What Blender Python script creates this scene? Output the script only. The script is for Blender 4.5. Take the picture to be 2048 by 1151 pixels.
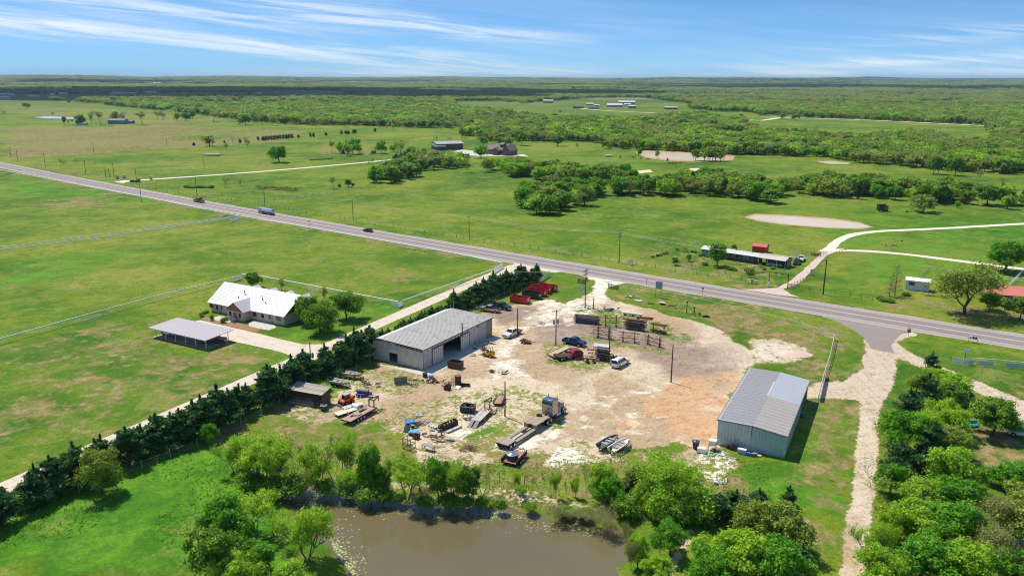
import bpy, bmesh, math, random
import numpy as np
from mathutils import Vector, Matrix, Euler
for o in list(bpy.data.objects): bpy.data.objects.remove(o)
scn = bpy.context.scene
COL = scn.collection
PI = math.pi
R = math.radians
# ---------------------------------------------------------------- camera
FPX, CX, CY, CAMH = 1593.0, 1024.0, 575.5, 60.0
PITCH = math.atan(418.0 / FPX); ROLL = 0.0027
cd = bpy.data.cameras.new('camera'); cam = bpy.data.objects.new('camera', cd); COL.objects.link(cam)
cd.sensor_width = 36; cd.lens = 36 * FPX / 2048; cd.clip_start = 1; cd.clip_end = 90000
_r = Matrix.Rotation(PI/2 - PITCH, 4, 'X') @ Matrix.Rotation(ROLL, 4, 'Z')
cam.matrix_world = Matrix.Translation((0, 0, CAMH)) @ _r
scn.camera = cam
# ---------------------------------------------------------------- world, sun, exposure
SUN_AZ, SUN_EL = R(-46.0), R(60.0)
wd = bpy.data.worlds.new('World'); scn.world = wd; wd.use_nodes = True
nt = wd.node_tree; nt.nodes.clear()
class NB:
    """tiny node helper"""
    def __init__(s, nt): s.nt = nt
    def n(s, t, **kw):
        x = s.nt.nodes.new(t)
        for k, v in kw.items(): setattr(x, k, v)
        return x
    def lk(s, a, b): s.nt.links.new(a, b)
    def put(s, sock, v):
        if hasattr(v, 'is_output'): s.lk(v, sock)
        else:
            try: sock.default_value = v
            except Exception: sock.default_value = (*v, 1)
    def m(s, op, a, b=0.0, c=None, clamp=False):
        x = s.n('ShaderNodeMath', operation=op, use_clamp=clamp)
        s.put(x.inputs[0], a); s.put(x.inputs[1], b)
        if c is not None: s.put(x.inputs[2], c)
        return x.outputs[0]
    def mix(s, f, a, b, mode='MIX'):
        x = s.n('ShaderNodeMix', data_type='RGBA', blend_type=mode)
        s.put(x.inputs[0], f); s.put(x.inputs[6], a); s.put(x.inputs[7], b)
        return x.outputs[2]
    def noise(s, vec, scale, detail=3, rough=.5, dist=0.0):
        x = s.n('ShaderNodeTexNoise'); x.inputs['Scale'].default_value = scale
        x.inputs['Detail'].default_value = detail; x.inputs['Roughness'].default_value = rough
        x.inputs['Distortion'].default_value = dist
        if vec is not None: s.lk(vec, x.inputs['Vector'])
        return x.outputs['Fac']
    def sstep(s, v, a, b, lo=0., hi=1.):
        x = s.n('ShaderNodeMapRange', interpolation_type='SMOOTHSTEP')
        s.put(x.inputs[0], v); x.inputs[1].default_value = a; x.inputs[2].default_value = b
        x.inputs[3].default_value = lo; x.inputs[4].default_value = hi
        return x.outputs[0]
    def ramp(s, v, stops):
        x = s.n('ShaderNodeValToRGB'); e = x.color_ramp.elements
        while len(e) < len(stops): e.new(.5)
        for q, (p, c) in zip(e, stops): q.position = p; q.color = (*c, 1) if len(c) == 3 else c
        s.lk(v, x.inputs[0]); return x.outputs[0]
    def xyz(s, x, y, z):
        k = s.n('ShaderNodeCombineXYZ'); s.put(k.inputs[0], x); s.put(k.inputs[1], y); s.put(k.inputs[2], z); return k.outputs[0]
b = NB(nt)
tc = b.n('ShaderNodeTexCoord'); sp = b.n('ShaderNodeSeparateXYZ'); b.lk(tc.outputs['Generated'], sp.inputs[0])
X, Y, Z = sp.outputs
# near the horizon the air was clear: take the sky colour from a little higher up
zz = b.m('ADD', b.m('MULTIPLY', b.m('ABSOLUTE', Z), 3.2), .075)
sky = b.n('ShaderNodeTexSky', sky_type='NISHITA'); sky.sun_disc = False
sky.sun_elevation = SUN_EL; sky.sun_rotation = SUN_AZ; sky.air_density = 1.0; sky.dust_density = .3; sky.ozone_density = 2.0
b.lk(b.xyz(X, Y, zz), sky.inputs[0])
az = b.m('ARCTAN2', X, Y); el = b.m('ARCSINE', Z)
def band(az0, el0, az1, el1, w, a0, a1, soft=.12):
    sl = (el1 - el0) / (az1 - az0)
    line = b.m('ADD', b.m('MULTIPLY', b.m('SUBTRACT', az, az0), sl), el0)
    d = b.m('DIVIDE', b.m('SUBTRACT', el, line), w)
    g = b.m('EXPONENT', b.m('MULTIPLY', b.m('MULTIPLY', d, d), -1.0))
    k = b.m('MULTIPLY', b.sstep(az, a0 - soft, a0 + soft), b.sstep(az, a1 - soft, a1 + soft, 1, 0))
    return b.m('MULTIPLY', g, k)
B1 = band(-.57, .058, .0, .012, .013, -.75, .02)
B2 = band(-.30, .082, .12, .036, .012, -.34, .06)
B3 = band(-.57, .083, -.1, .050, .016, -.8, -.2)
B4 = band(.25, .012, .57, .024, .006, .30, .9)
B5 = band(.0, .004, .6, .010, .005, .25, .9)
B6 = band(.35, .035, .57, .052, .008, .36, .9)
B7 = band(-.15, .006, .1, .008, .008, -.28, .12)
s1 = b.m('ADD', el, b.m('MULTIPLY', az, .09))
n1 = b.noise(b.xyz(b.m('MULTIPLY', az, 4.2), b.m('MULTIPLY', s1, 85), 0), 1.0, 10, .66, .8)
n2 = b.noise(b.xyz(b.m('MULTIPLY', az, 9), b.m('MULTIPLY', s1, 190), 4), 1.0, 6, .6, .4)
n3 = b.noise(b.xyz(b.m('MULTIPLY', az, 1.2), b.m('MULTIPLY', el, 9), 9), 1.0, 4, .55, .3)
bands = b.m('MAXIMUM', b.m('MAXIMUM', b.m('MAXIMUM', B1, b.m('MULTIPLY', B3, .7)), b.m('MAXIMUM', b.m('MULTIPLY', B4, .9), B7)),
            b.m('MAXIMUM', b.m('MULTIPLY', B5, .9), b.m('MAXIMUM', b.m('MULTIPLY', B2, .9), b.m('MULTIPLY', B6, .45))))
gen = b.m('MULTIPLY', b.sstep(n3, .42, .75), b.sstep(el, .10, .3, .22, .8))
den = b.m('MULTIPLY', b.m('ADD', bands, gen), b.m('ADD', b.m('MULTIPLY', b.sstep(n1, .38, .66), 1.25), b.m('MULTIPLY', b.sstep(n2, .35, .7), .35)))
den = b.m('MULTIPLY', den, .62, clamp=True)
skyc = b.mix(1.0, sky.outputs[0], (.47, .78, .95), 'MULTIPLY')
skyc = b.mix(b.sstep(Z, -.01, .16, .80, 0.), skyc, (1.5, 3.35, 5.8))
skyc = b.mix(b.sstep(Z, -.01, .055, .75, 0.), skyc, (2.7, 4.8, 6.2))
cl = b.mix(den, skyc, (5.7, 6.15, 6.4))
bg = b.n('ShaderNodeBackground'); b.lk(cl, bg.inputs[0]); bg.inputs[1].default_value = .122
wo = b.n('ShaderNodeOutputWorld'); b.lk(bg.outputs[0], wo.inputs[0])
sl = bpy.data.lights.new('sun', 'SUN'); sl.energy = 4.2; sl.angle = R(.55); sl.color = (1, .94, .82)
so = bpy.data.objects.new('sun', sl); COL.objects.link(so)
_d = Vector((math.sin(SUN_AZ)*math.cos(SUN_EL), math.cos(SUN_AZ)*math.cos(SUN_EL), math.sin(SUN_EL)))
SUNV = _d
so.rotation_euler = _d.to_track_quat('Z', 'Y').to_euler(); so.location = (0, 0, 200)
vs = scn.view_settings; vs.view_transform = 'Standard'; vs.look = 'None'; vs.exposure = 0.40; vs.gamma = 1; vs.use_curve_mapping = False
scn.render.engine = 'CYCLES'
scn.cycles.max_bounces = 5; scn.cycles.diffuse_bounces = 2; scn.cycles.glossy_bounces = 2; scn.cycles.transmission_bounces = 3
scn.cycles.transparent_max_bounces = 8; scn.cycles.volume_bounces = 0; scn.cycles.filter_width = 1.05
# ---------------------------------------------------------------- places measured on the ground
def G(u, v, z=0.0):
    x = u - CX; y = -(v - CY)
    xr = x*math.cos(ROLL) - y*math.sin(ROLL); yr = x*math.sin(ROLL) + y*math.cos(ROLL)
    dx, dy, dz = xr, FPX*math.cos(PITCH) + yr*math.sin(PITCH), -FPX*math.sin(PITCH) + yr*math.cos(PITCH)
    t = (z - CAMH) / dz
    return (dx*t, dy*t)
def PX(X, Y, Z):                         # world -> photo coordinates (numpy friendly)
    c, s = math.cos(PITCH), math.sin(PITCH)
    dz = Z - CAMH; dep = Y*c - dz*s; up = Y*s + dz*c
    xr = FPX*X/dep; yr = FPX*up/dep
    x = xr*math.cos(ROLL) + yr*math.sin(ROLL); y = -xr*math.sin(ROLL) + yr*math.cos(ROLL)
    return CX + x, CY - y
def HT(u, v, vt):                        # height of something standing at (u,v) whose top shows at row vt
    X, Y = G(u, v); lo, hi = 0.0, 58.0
    for _ in range(30):
        z = (lo+hi)/2
        if PX(X, Y, z)[1] > vt: lo = z
        else: hi = z
    return z
def dist(a, b_): return math.hypot(a[0]-b_[0], a[1]-b_[1])
def azi(a, b_): return math.degrees(math.atan2(b_[0]-a[0], b_[1]-a[1]))
def rzaz(az_): return R(90 - az_)        # local +x heads along azimuth az
def loc(org, rz, u, v, z=0.0):           # a spot in the picture in the local frame of a thing
    x, y = G(u, v, z); dx, dy = x-org[0], y-org[1]; c, s = math.cos(-rz), math.sin(-rz)
    return (dx*c - dy*s, dx*s + dy*c)
YR = rzaz(120.4)                         # the yard's grid: local x runs right/towards, local y runs away
# ---------------------------------------------------------------- helpers
def tag(o, label=None, cat=None, group=None, kind=None):
    if label: o['label'] = label
    if cat: o['category'] = cat
    if group: o['group'] = group
    if kind: o['kind'] = kind
    return o
def thing(name, label, cat, xy=(0, 0), rz=0.0, group=None, z=0.0, s=1.0):
    o = bpy.data.objects.new(name, None); COL.objects.link(o)
    o.location = (xy[0], xy[1], z); o.rotation_euler = (0, 0, rz); o.scale = (s, s, s)
    o.empty_display_size = .5
    return tag(o, label, cat, group)
def ob(name, me, parent=None, loc_=(0, 0, 0), rz=0.0, s=None):
    o = bpy.data.objects.new(name, me); COL.objects.link(o)
    o.location = loc_; o.rotation_euler = (0, 0, rz)
    if s is not None: o.scale = (s, s, s) if not hasattr(s, '__len__') else s
    if parent: o.parent = parent
    return o
class MB:
    def __init__(s): s.v = []; s.f = []; s.mi = []; s.k = 0
    def mat(s, k): s.k = k; return s
    def add(s, vs_, fs):
        n = len(s.v); s.v += [tuple(q) for q in vs_]; s.f += [tuple(i+n for i in f) for f in fs]; s.mi += [s.k]*len(fs); return s
    def box(s, x0, x1, y0, y1, z0, z1, tx=0, ty=0):
        return s.add([(x0, y0, z0), (x1, y0, z0), (x1, y1, z0), (x0, y1, z0), (x0+tx, y0+ty, z1), (x1-tx, y0+ty, z1), (x1-tx, y1-ty, z1), (x0+tx, y1-ty, z1)],
                     [(3, 2, 1, 0), (4, 5, 6, 7), (0, 1, 5, 4), (1, 2, 6, 5), (2, 3, 7, 6), (3, 0, 4, 7)])
    def beam(s, p, q, w=.1, h=None, up=(0, 0, 1)):
        h = h or w; p = Vector(p); q = Vector(q); d = (q-p).normalized(); u = Vector(up)
        if abs(d.dot(u)) > .95: u = Vector((1, 0, 0))
        a = d.cross(u).normalized()*w/2; c = a.cross(d).normalized()*h/2
        return s.add([p-a-c, p+a-c, p+a+c, p-a+c, q-a-c, q+a-c, q+a+c, q-a+c], [(3, 2, 1, 0), (4, 5, 6, 7), (0, 1, 5, 4), (1, 2, 6, 5), (2, 3, 7, 6), (3, 0, 4, 7)])
    def tube(s, p, q, r, r2=None, n=8, cap=True):
        r2 = r if r2 is None else r2; p = Vector(p); q = Vector(q); d = (q-p).normalized(); u = Vector((0, 0, 1))
        if abs(d.dot(u)) > .95: u = Vector((1, 0, 0))
        a = d.cross(u).normalized(); c = a.cross(d)
        vv = []; 
        for P, rr in ((p, r), (q, r2)):
            for i in range(n): t = 2*PI*i/n; vv.append(P + a*math.cos(t)*rr + c*math.sin(t)*rr)
        ff = [(i, (i+1) % n, n+(i+1) % n, n+i) for i in range(n)]
        if cap: ff += [tuple(range(n-1, -1, -1)), tuple(range(n, 2*n))]
        return s.add(vv, ff)
    def ring(s, c, r1, r2, w, axis='y', n=14):    # hollow wheel-like ring
        vv = []; c = Vector(c)
        def P(t, r, o):
            if axis == 'y': return c + Vector((math.cos(t)*r, o, math.sin(t)*r))
            return c + Vector((math.cos(t)*r, math.sin(t)*r, o))
        for i in range(n):
            t = 2*PI*i/n; vv += [P(t, r1, -w/2), P(t, r1, w/2), P(t, r2, w/2), P(t, r2, -w/2)]
        ff = []
        for i in range(n):
            a = 4*i; d = 4*((i+1) % n)
            for k in range(4): ff.append((a+k, a+(k+1) % 4, d+(k+1) % 4, d+k))
        return s.add(vv, ff)
    def prof(s, pts, w0, w1=None, zr=None):       # side profile in x,z extruded across y, width tapering with z
        w1 = w0 if w1 is None else w1; zs = [p[1] for p in pts]; za, zb = zr or (min(zs), max(zs))
        W = lambda z: w0 + (w1-w0)*max(0, min(1, (z-za)/(zb-za+1e-6)))
        n = len(pts); vv = [(x, -W(z)/2, z) for x, z in pts] + [(x, W(z)/2, z) for x, z in pts]
        return s.add(vv, [tuple(range(n)), tuple(range(2*n-1, n-1, -1))] + [(i, n+i, n+(i+1) % n, (i+1) % n) for i in range(n)])
    def prism(s, pts, z0, z1):
        n = len(pts); vv = [(x, y, z0) for x, y in pts] + [(x, y, z1) for x, y in pts]
        return s.add(vv, [tuple(range(n-1, -1, -1)), tuple(range(n, 2*n))] + [(i, (i+1) % n, n+(i+1) % n, n+i) for i in range(n)])
    def sheet(s, pts, t=.05):                     # a thin slab from 3-4 points (any plane)
        P = [Vector(p) for p in pts]; nrm = (P[1]-P[0]).cross(P[2]-P[0]).normalized()*t; n = len(P)
        vv = P + [p-nrm for p in P]
        return s.add(vv, [tuple(range(n)), tuple(range(2*n-1, n-1, -1))] + [((i+1) % n, i, n+i, n+(i+1) % n) for i in range(n)])
    def mesh(s, name, mats, smooth=False, bevel=0):
        me = bpy.data.meshes.new(name); me.from_pydata(s.v, [], s.f)
        for m_ in (mats if isinstance(mats, (list, tuple)) else [mats]): me.materials.append(m_)
        me.polygons.foreach_set('material_index', s.mi)
        bm = bmesh.new(); bm.from_mesh(me); bmesh.ops.recalc_face_normals(bm, faces=bm.faces)
        if bevel: bmesh.ops.bevel(bm, geom=[e for e in bm.edges if len(e.link_faces) == 2 and e.calc_face_angle(0) > .5], offset=bevel, segments=2, affect='EDGES', clamp_overlap=True)
        bm.to_mesh(me); bm.free()
        if smooth: me.polygons.foreach_set('use_smooth', [True]*len(me.polygons))
        me.update(); return me
    def build(s, name, mats, parent=None, smooth=False, bevel=0, label=None, **kw):
        o = ob(name, s.mesh(name, mats, smooth, bevel), parent, **kw)
        if label: o['label'] = label
        return o
def npmesh(name, V, Fq, mats, mi=None, smooth=False):
    """fast mesh from numpy vertices and quads"""
    me = bpy.data.meshes.new(name); V = np.asarray(V, np.float32); Fq = np.asarray(Fq, np.int32)
    me.vertices.add(len(V)); me.vertices.foreach_set('co', V.ravel())
    k = Fq.shape[1]; me.loops.add(Fq.size); me.loops.foreach_set('vertex_index', Fq.ravel())
    me.polygons.add(len(Fq)); me.polygons.foreach_set('loop_start', np.arange(0, Fq.size, k, dtype=np.int32))
    for m_ in (mats if isinstance(mats, (list, tuple)) else [mats]): me.materials.append(m_)
    if mi is not None: me.polygons.foreach_set('material_index', np.asarray(mi, np.int32))
    if smooth: me.polygons.foreach_set('use_smooth', np.ones(len(Fq), bool))
    me.update(calc_edges=True); me.validate(); return me
# ---------------------------------------------------------------- materials
def base_mat(name):
    m_ = bpy.data.materials.new(name); m_.use_nodes = True; nt_ = m_.node_tree; nt_.nodes.clear()
    bb = NB(nt_); o_ = bb.n('ShaderNodeOutputMaterial'); p_ = bb.n('ShaderNodeBsdfPrincipled'); bb.lk(p_.outputs[0], o_.inputs[0])
    return m_, bb, p_, o_
MC = {}
def pm(name, col, rough=.6, metal=0.0, var=.15, scale=2.0, dirt=None, dirtamt=.35, bump=0.0, bscale=20, streak=False, spec=None, rand=0.0):
    """plain worn surface: colour with two scales of unevenness, optional dirt patches"""
    if name in MC: return MC[name]
    m_, bb, p_, _ = base_mat(name)
    t = bb.n('ShaderNodeTexCoord').outputs['Object']
    vec = t
    if streak:
        mp = bb.n('ShaderNodeMapping'); mp.inputs['Scale'].default_value = (1, 1, .12); bb.lk(t, mp.inputs[0]); vec = mp.outputs[0]
    n_ = bb.noise(vec, scale, 5, .6); n2_ = bb.noise(t, scale*7, 3, .6)
    f = bb.m('ADD', bb.m('MULTIPLY', bb.m('SUBTRACT', n_, .5), 2*var), bb.m('MULTIPLY', bb.m('SUBTRACT', n2_, .5), var))
    k = bb.m('ADD', 1.0, f)
    if rand:
        oi = bb.n('ShaderNodeObjectInfo').outputs['Random']
        k = bb.m('MULTIPLY', k, bb.m('ADD', 1-rand/2, bb.m('MULTIPLY', oi, rand)))
    vm = bb.n('ShaderNodeVectorMath', operation='SCALE'); vm.inputs[0].default_value = col; bb.lk(k, vm.inputs['Scale'])
    c = vm.outputs[0]
    if dirt is not None:
        d_ = bb.noise(vec, scale*1.7, 6, .65); c = bb.mix(bb.sstep(d_, .62-dirtamt*.4, .75-dirtamt*.25), c, dirt)
    bb.lk(c, p_.inputs['Base Color']); p_.inputs['Roughness'].default_value = rough; p_.inputs['Metallic'].default_value = metal
    if spec is not None: p_.inputs['Specular IOR Level'].default_value = spec
    if bump:
        bu = bb.n('ShaderNodeBump'); bu.inputs['Strength'].default_value = bump; bu.inputs['Distance'].default_value = .05
        bb.lk(bb.noise(t, bscale, 4, .6), bu.inputs['Height']); bb.lk(bu.outputs[0], p_.inputs['Normal'])
    MC[name] = m_; return m_
def leaf_mat(name, stops, transl=.35, clump=.5, objvar=.35, hue=(1.22, 1.12, .7)):
    m_, bb, p_, o_ = base_mat(name)
    ge = bb.n('ShaderNodeNewGeometry'); oi = bb.n('ShaderNodeObjectInfo').outputs['Random']
    t = bb.n('ShaderNodeTexCoord').outputs['Object']
    nz = bb.noise(t, .55, 2, .5)
    f = bb.m('ADD', bb.m('MULTIPLY', ge.outputs['Random Per Island'], 1-clump), bb.m('MULTIPLY', bb.sstep(nz, .3, .7), clump))
    c = bb.ramp(f, stops)
    c = bb.mix(bb.m('MULTIPLY', oi, objvar), c, bb.mix(1.0, c, hue, 'MULTIPLY'))
    c = bb.mix(bb.m('MULTIPLY', bb.m('FRACT', bb.m('MULTIPLY', oi, 7.31)), objvar), c, bb.mix(1.0, c, (.74, .84, .76), 'MULTIPLY'))
    bb.lk(c, p_.inputs['Base Color']); p_.inputs['Roughness'].default_value = .55; p_.inputs['Specular IOR Level'].default_value = .25
    tr = bb.n('ShaderNodeBsdfTranslucent'); bb.lk(bb.mix(1.0, c, (1.15, 1.25, .6), 'MULTIPLY'), tr.inputs[0])
    ms = bb.n('ShaderNodeMixShader'); ms.inputs[0].default_value = transl
    bb.lk(p_.outputs[0], ms.inputs[1]); bb.lk(tr.outputs[0], ms.inputs[2]); bb.lk(ms.outputs[0], o_.inputs[0])
    return m_
L_MID = leaf_mat('leaf_mid', [(0, (.048, .135, .009)), (.5, (.145, .290, .020)), (1, (.30, .47, .040))])
L_LIME = leaf_mat('leaf_spring', [(0, (.13, .27, .014)), (.5, (.30, .49, .030)), (1, (.52, .70, .075))], transl=.45)
L_OLIVE = leaf_mat('leaf_olive', [(0, (.12, .19, .024)), (.5, (.25, .34, .045)), (1, (.42, .50, .10))], hue=(1.25, 1.04, .75))
L_DARK = leaf_mat('leaf_cedar', [(0, (.018, .062, .020)), (.55, (.060, .150, .048)), (1, (.19, .33, .11))], transl=.3, objvar=.25)
L_TAN = leaf_mat('leaf_bud', [(0, (.20, .21, .065)), (.5, (.34, .35, .11)), (1, (.47, .49, .17))], transl=.3, hue=(1.05, .98, .85))
L_FRESH = leaf_mat('leaf_fresh', [(0, (.055, .19, .010)), (.5, (.13, .35, .018)), (1, (.27, .50, .035))], transl=.42)
BARK = pm('bark', (.10, .075, .052), .9, var=.3, scale=6)
BARKG = pm('bark_grey', (.20, .165, .13), .9, var=.3, scale=6)
TWIG = pm('twig', (.17, .13, .10), .9, var=.25, scale=3)
WOODPOLE = pm('pole_wood', (.085, .052, .036), .85, var=.25, scale=4, streak=True)
STEEL_GALV = pm('galvanised', (.52, .53, .55), .42, .55, var=.12, scale=.8, streak=True)
WHITEPIPE = pm('white_pipe', (.82, .83, .80), .5, var=.06)
DARKSTEEL = pm('dark_steel', (.035, .035, .038), .6, .3, var=.3, scale=3)
RUST = pm('rust', (.13, .045, .022), .85, .1, var=.4, scale=2.5, dirt=(.06, .035, .028), bump=.3)
RUSTD = pm('rust_dark', (.065, .030, .020), .85, .1, var=.45, scale=3, dirt=(.16, .06, .03), dirtamt=.2)
TYRE = pm('tyre', (.018, .018, .018), .85, var=.2)
RIM = pm('rim', (.55, .55, .56), .35, .8, var=.1)
RIMW = pm('rim_white', (.70, .69, .66), .5, var=.15)
GLASSD = pm('dark_glass', (.016, .024, .032), .08, 0, var=.1, spec=.8)
BLACKP = pm('black_plastic', (.02, .02, .022), .5, var=.2)
PLANK = pm('deck_plank', (.30, .235, .17), .85, var=.28, scale=3, rand=.5)
PLANKD = pm('weathered_wood', (.13, .085, .055), .9, var=.35, scale=3, rand=.4)
CONC = pm('concrete', (.50, .46, .40), .85, var=.12, scale=.6, dirt=(.36, .31, .25), dirtamt=.3)
LAMPW = pm('lamp_white', (.8, .8, .78), .3, var=.03)
CHROME = pm('chrome', (.6, .6, .62), .12, 1.0, var=.05)
# ---------------------------------------------------------------- the ground
def W(poly, z=0.0): return np.array([G(u, v, z) for u, v in poly])
def sdist(P, poly):
    """signed distance to polygon, positive inside"""
    P = np.asarray(P); n = len(poly); d2 = np.full(len(P), 1e18); ins = np.zeros(len(P), bool)
    for i in range(n):
        a = poly[i]; c = poly[(i+1) % n]; e = c-a; w = P-a
        t = np.clip((w@e)/(e@e+1e-9), 0, 1); q = w - t[:, None]*e; d2 = np.minimum(d2, (q*q).sum(1))
        cond = ((a[1] > P[:, 1]) != (c[1] > P[:, 1])) & (P[:, 0] < (c[0]-a[0])*(P[:, 1]-a[1])/(c[1]-a[1]+1e-12)+a[0])
        ins ^= cond
    return np.where(ins, 1, -1)*np.sqrt(d2)
def strokepoly(pts, w):                     # px polyline + width in metres -> world polygon
    Q = W(pts); T = np.gradient(Q, axis=0); T /= np.linalg.norm(T, axis=1)[:, None]; N = np.stack([-T[:, 1], T[:, 0]], 1)
    ww = np.broadcast_to(np.asarray(w, float), (len(Q),))[:, None]/2
    return np.vstack([Q+N*ww, (Q-N*ww)[::-1]])
def axis(fine0, fine1, step, lo, hi, g):
    a = list(np.arange(fine0, fine1, step)); s_ = step; x = fine0
    L = []
    while x > lo: s_ *= g; x -= s_; L.append(x)
    s_ = step; x = a[-1]; H_ = []
    while x < hi: s_ *= g; x += s_; H_.append(x)
    return np.array(L[::-1] + a + H_)
ax = axis(-112, 130, .85, -26000, 26000, 1.05)
ay = axis(78, 262, .85, -150, 30000, 1.028)
GX, GY = np.meshgrid(ax, ay); NX, NY = len(ax), len(ay)
P = np.stack([GX.ravel(), GY.ravel()], 1)
rngn = np.random.default_rng(3)
def vnoise(P, s, seed):                     # cheap smooth value noise
    rs = np.random.default_rng(seed); T = rs.random((64, 64)); q = P/s; i = np.floor(q).astype(int); f = q-i; f = f*f*(3-2*f)
    g = lambda a, c: T[(i[:, 0]+a) % 64, (i[:, 1]+c) % 64]
    return (g(0, 0)*(1-f[:, 0])+g(1, 0)*f[:, 0])*(1-f[:, 1]) + (g(0, 1)*(1-f[:, 0])+g(1, 1)*f[:, 0])*f[:, 1]
CH = {k: np.zeros(len(P)) for k in ('gravel', 'white', 'grey', 'orange', 'dry', 'lush', 'tar', 'mulch')}
def paint(ch, poly, val, soft=3.0, jit=0.0, world=False, seed=1):
    pl = poly if world else W(poly)
    lo = pl.min(0)-soft*2-jit*2; hi = pl.max(0)+soft*2+jit*2
    k = np.where((P[:, 0] > lo[0]) & (P[:, 0] < hi[0]) & (P[:, 1] > lo[1]) & (P[:, 1] < hi[1]))[0]
    if not len(k): return
    d = sdist(P[k], pl)
    if jit: d = d + (vnoise(P[k], 7, seed)-.5)*2*jit + (vnoise(P[k], 2.4, seed+1)-.5)*jit
    m_ = np.clip(d/soft+.5, 0, 1); m_ = m_*m_*(3-2*m_)
    CH[ch][k] = CH[ch][k]*(1-m_) + val*m_
YARD = [(940, 640), (985, 622), (1010, 612), (1060, 606), (1090, 598), (1130, 606), (1165, 594), (1193, 572), (1190, 560), (1150, 548), (1060, 528), (1200, 538), (1258, 552),
        (1262, 563), (1222, 567), (1205, 574), (1200, 590), (1212, 600), (1240, 605), (1290, 614), (1340, 630), (1400, 648), (1440, 664), (1478, 690), (1500, 712), (1506, 728), (1494, 736), (1437, 845),
        (1434, 890), (1390, 893), (1350, 884), (1300, 900), (1240, 898), (1190, 880), (1150, 885), (1100, 925), (1085, 912), (1125, 850), (1100, 800), (1040, 772), (975, 778),
        (900, 790), (820, 775), (760, 790), (700, 810), (655, 800), (700, 770), (735, 745), (760, 728), (848, 742), (900, 700)]
paint('gravel', YARD, 1.0, 2.0, 1.2)
paint('gravel', [(1135, 541), (1190, 562), (1192, 580), (1160, 602), (1225, 604), (1206, 588), (1216, 574), (1250, 566), (1300, 566), (1270, 556), (1180, 540)], 1.0, 1.2, .5)
paint('white', [(1130, 545), (1290, 566), (1210, 600), (1165, 598)], .7, 3, 1)
# grass between the drive and the cedars, patchy ground on the lower side of the yard
paint('gravel', [(650, 800), (700, 740), (800, 745), (880, 790), (1000, 775), (1120, 800), (1125, 850), (1080, 905), (960, 905), (900, 880), (830, 895), (800, 870), (740, 850), (620, 855), (560, 830), (590, 815)], .52, 3.5, 1.5)
paint('gravel', [(690, 812), (760, 790), (850, 740), (900, 735), (960, 735), (1010, 742), (930, 775), (850, 800), (760, 815)], .92, 3, 1.5, seed=5)
paint('gravel', [(860, 850), (930, 842), (1000, 862), (1080, 838), (1120, 860), (1050, 915), (950, 885), (850, 905), (830, 880)], .8, 3, 1.5, seed=6)
paint('gravel', [(820, 905), (880, 890), (960, 900), (1000, 925), (930, 932), (850, 925)], .55, 3, 1.0, seed=6)
paint('gravel', [(935, 870), (1000, 845), (1050, 850), (1010, 880), (960, 905), (930, 895)], .25, 3, .8, seed=8)
paint('gravel', [(1000, 810), (1090, 790), (1110, 815), (1040, 850), (985, 840)], .55, 3, .8, seed=9)
paint('gravel', [(950, 780), (1060, 770), (1080, 805), (1010, 820), (950, 800)], .5, 3, 1, seed=10)
paint('gravel', [(1090, 930), (1120, 900), (1160, 870), (1200, 885), (1260, 905), (1240, 920), (1160, 930), (1120, 940)], .6, 3, 1.0, seed=11)
paint('gravel', [(1230, 905), (1300, 895), (1340, 905), (1400, 890), (1440, 895), (1480, 930), (1440, 970), (1360, 950), (1300, 930)], .5, 3, 1.2, seed=12)
paint('gravel', [(1485, 680), (1560, 672), (1612, 700), (1600, 722), (1560, 728), (1510, 722)], .72, 3, 1.4, seed=13)
paint('gravel', [(745, 745), (830, 735), (862, 752), (830, 790), (760, 790)], .5, 2.5, 1, seed=14)
for q in ([(1150, 613), (1230, 618), (1335, 646), (1385, 676), (1375, 690), (1330, 678), (1240, 655), (1145, 640)], [(1165, 668), (1250, 684), (1345, 702), (1335, 712), (1250, 698), (1165, 680)],
          [(1090, 690), (1130, 686), (1165, 708), (1220, 700), (1245, 724), (1200, 745), (1150, 735), (1090, 728)]):
    paint('gravel', q, .40, 2.2, 1.2, seed=15)
paint('gravel', [(975, 690), (990, 640), (1100, 640), (1040, 690)], .9, 3, 1)
# county lane and the track to the shed door
LANE = [(1738, 690), (1727, 716), (1725, 745), (1722, 800), (1712, 900), (1698, 1000), (1686, 1080), (1678, 1160), (1670, 1300), (1760, 1300), (1748, 1160), (1738, 1080), (1752, 1000), (1757, 930), (1754, 870), (1762, 820), (1788, 760), (1792, 722), (1790, 700)]
paint('gravel', LANE, 1.0, .9, .35, seed=20)
paint('gravel', [(1612, 775), (1640, 765), (1690, 762), (1728, 735), (1730, 800), (1700, 798), (1612, 795)], 1.0, 1.0, .5, seed=21)
paint('gravel', [(1787, 712), (1792, 690), (1850, 722), (1920, 748), (2000, 782), (2060, 806), (2120, 840), (2120, 870), (2045, 842), (2030, 820), (1950, 780), (1900, 755), (1850, 735)], 1.0, 1.0, .5, seed=22)
paint('gravel', [(1780, 650), (1835, 668), (1805, 676), (1793, 684), (1800, 692), (1850, 722), (1840, 735), (1790, 705), (1730, 700), (1733, 660)], 1.0, 1.0, .4, seed=23)
paint('tar', [(1728, 625), (1836, 640), (1850, 660), (1800, 668), (1788, 690), (1792, 708), (1770, 704), (1738, 697), (1727, 672), (1690, 650), (1640, 630)], 1.0, 1.0, .5, seed=24)
paint('tar', [(1172, 536), (1225, 548), (1215, 556), (1180, 548)], .8, 2, .5, seed=24)
paint('white', [(1000, 905), (1080, 858), (1130, 838), (1140, 846), (1070, 895), (1030, 912)], .8, 2, 1)
paint('white', [(1085, 915), (1120, 893), (1165, 905), (1175, 925), (1140, 938), (1095, 930)], 1, 1.5, .8)
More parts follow.
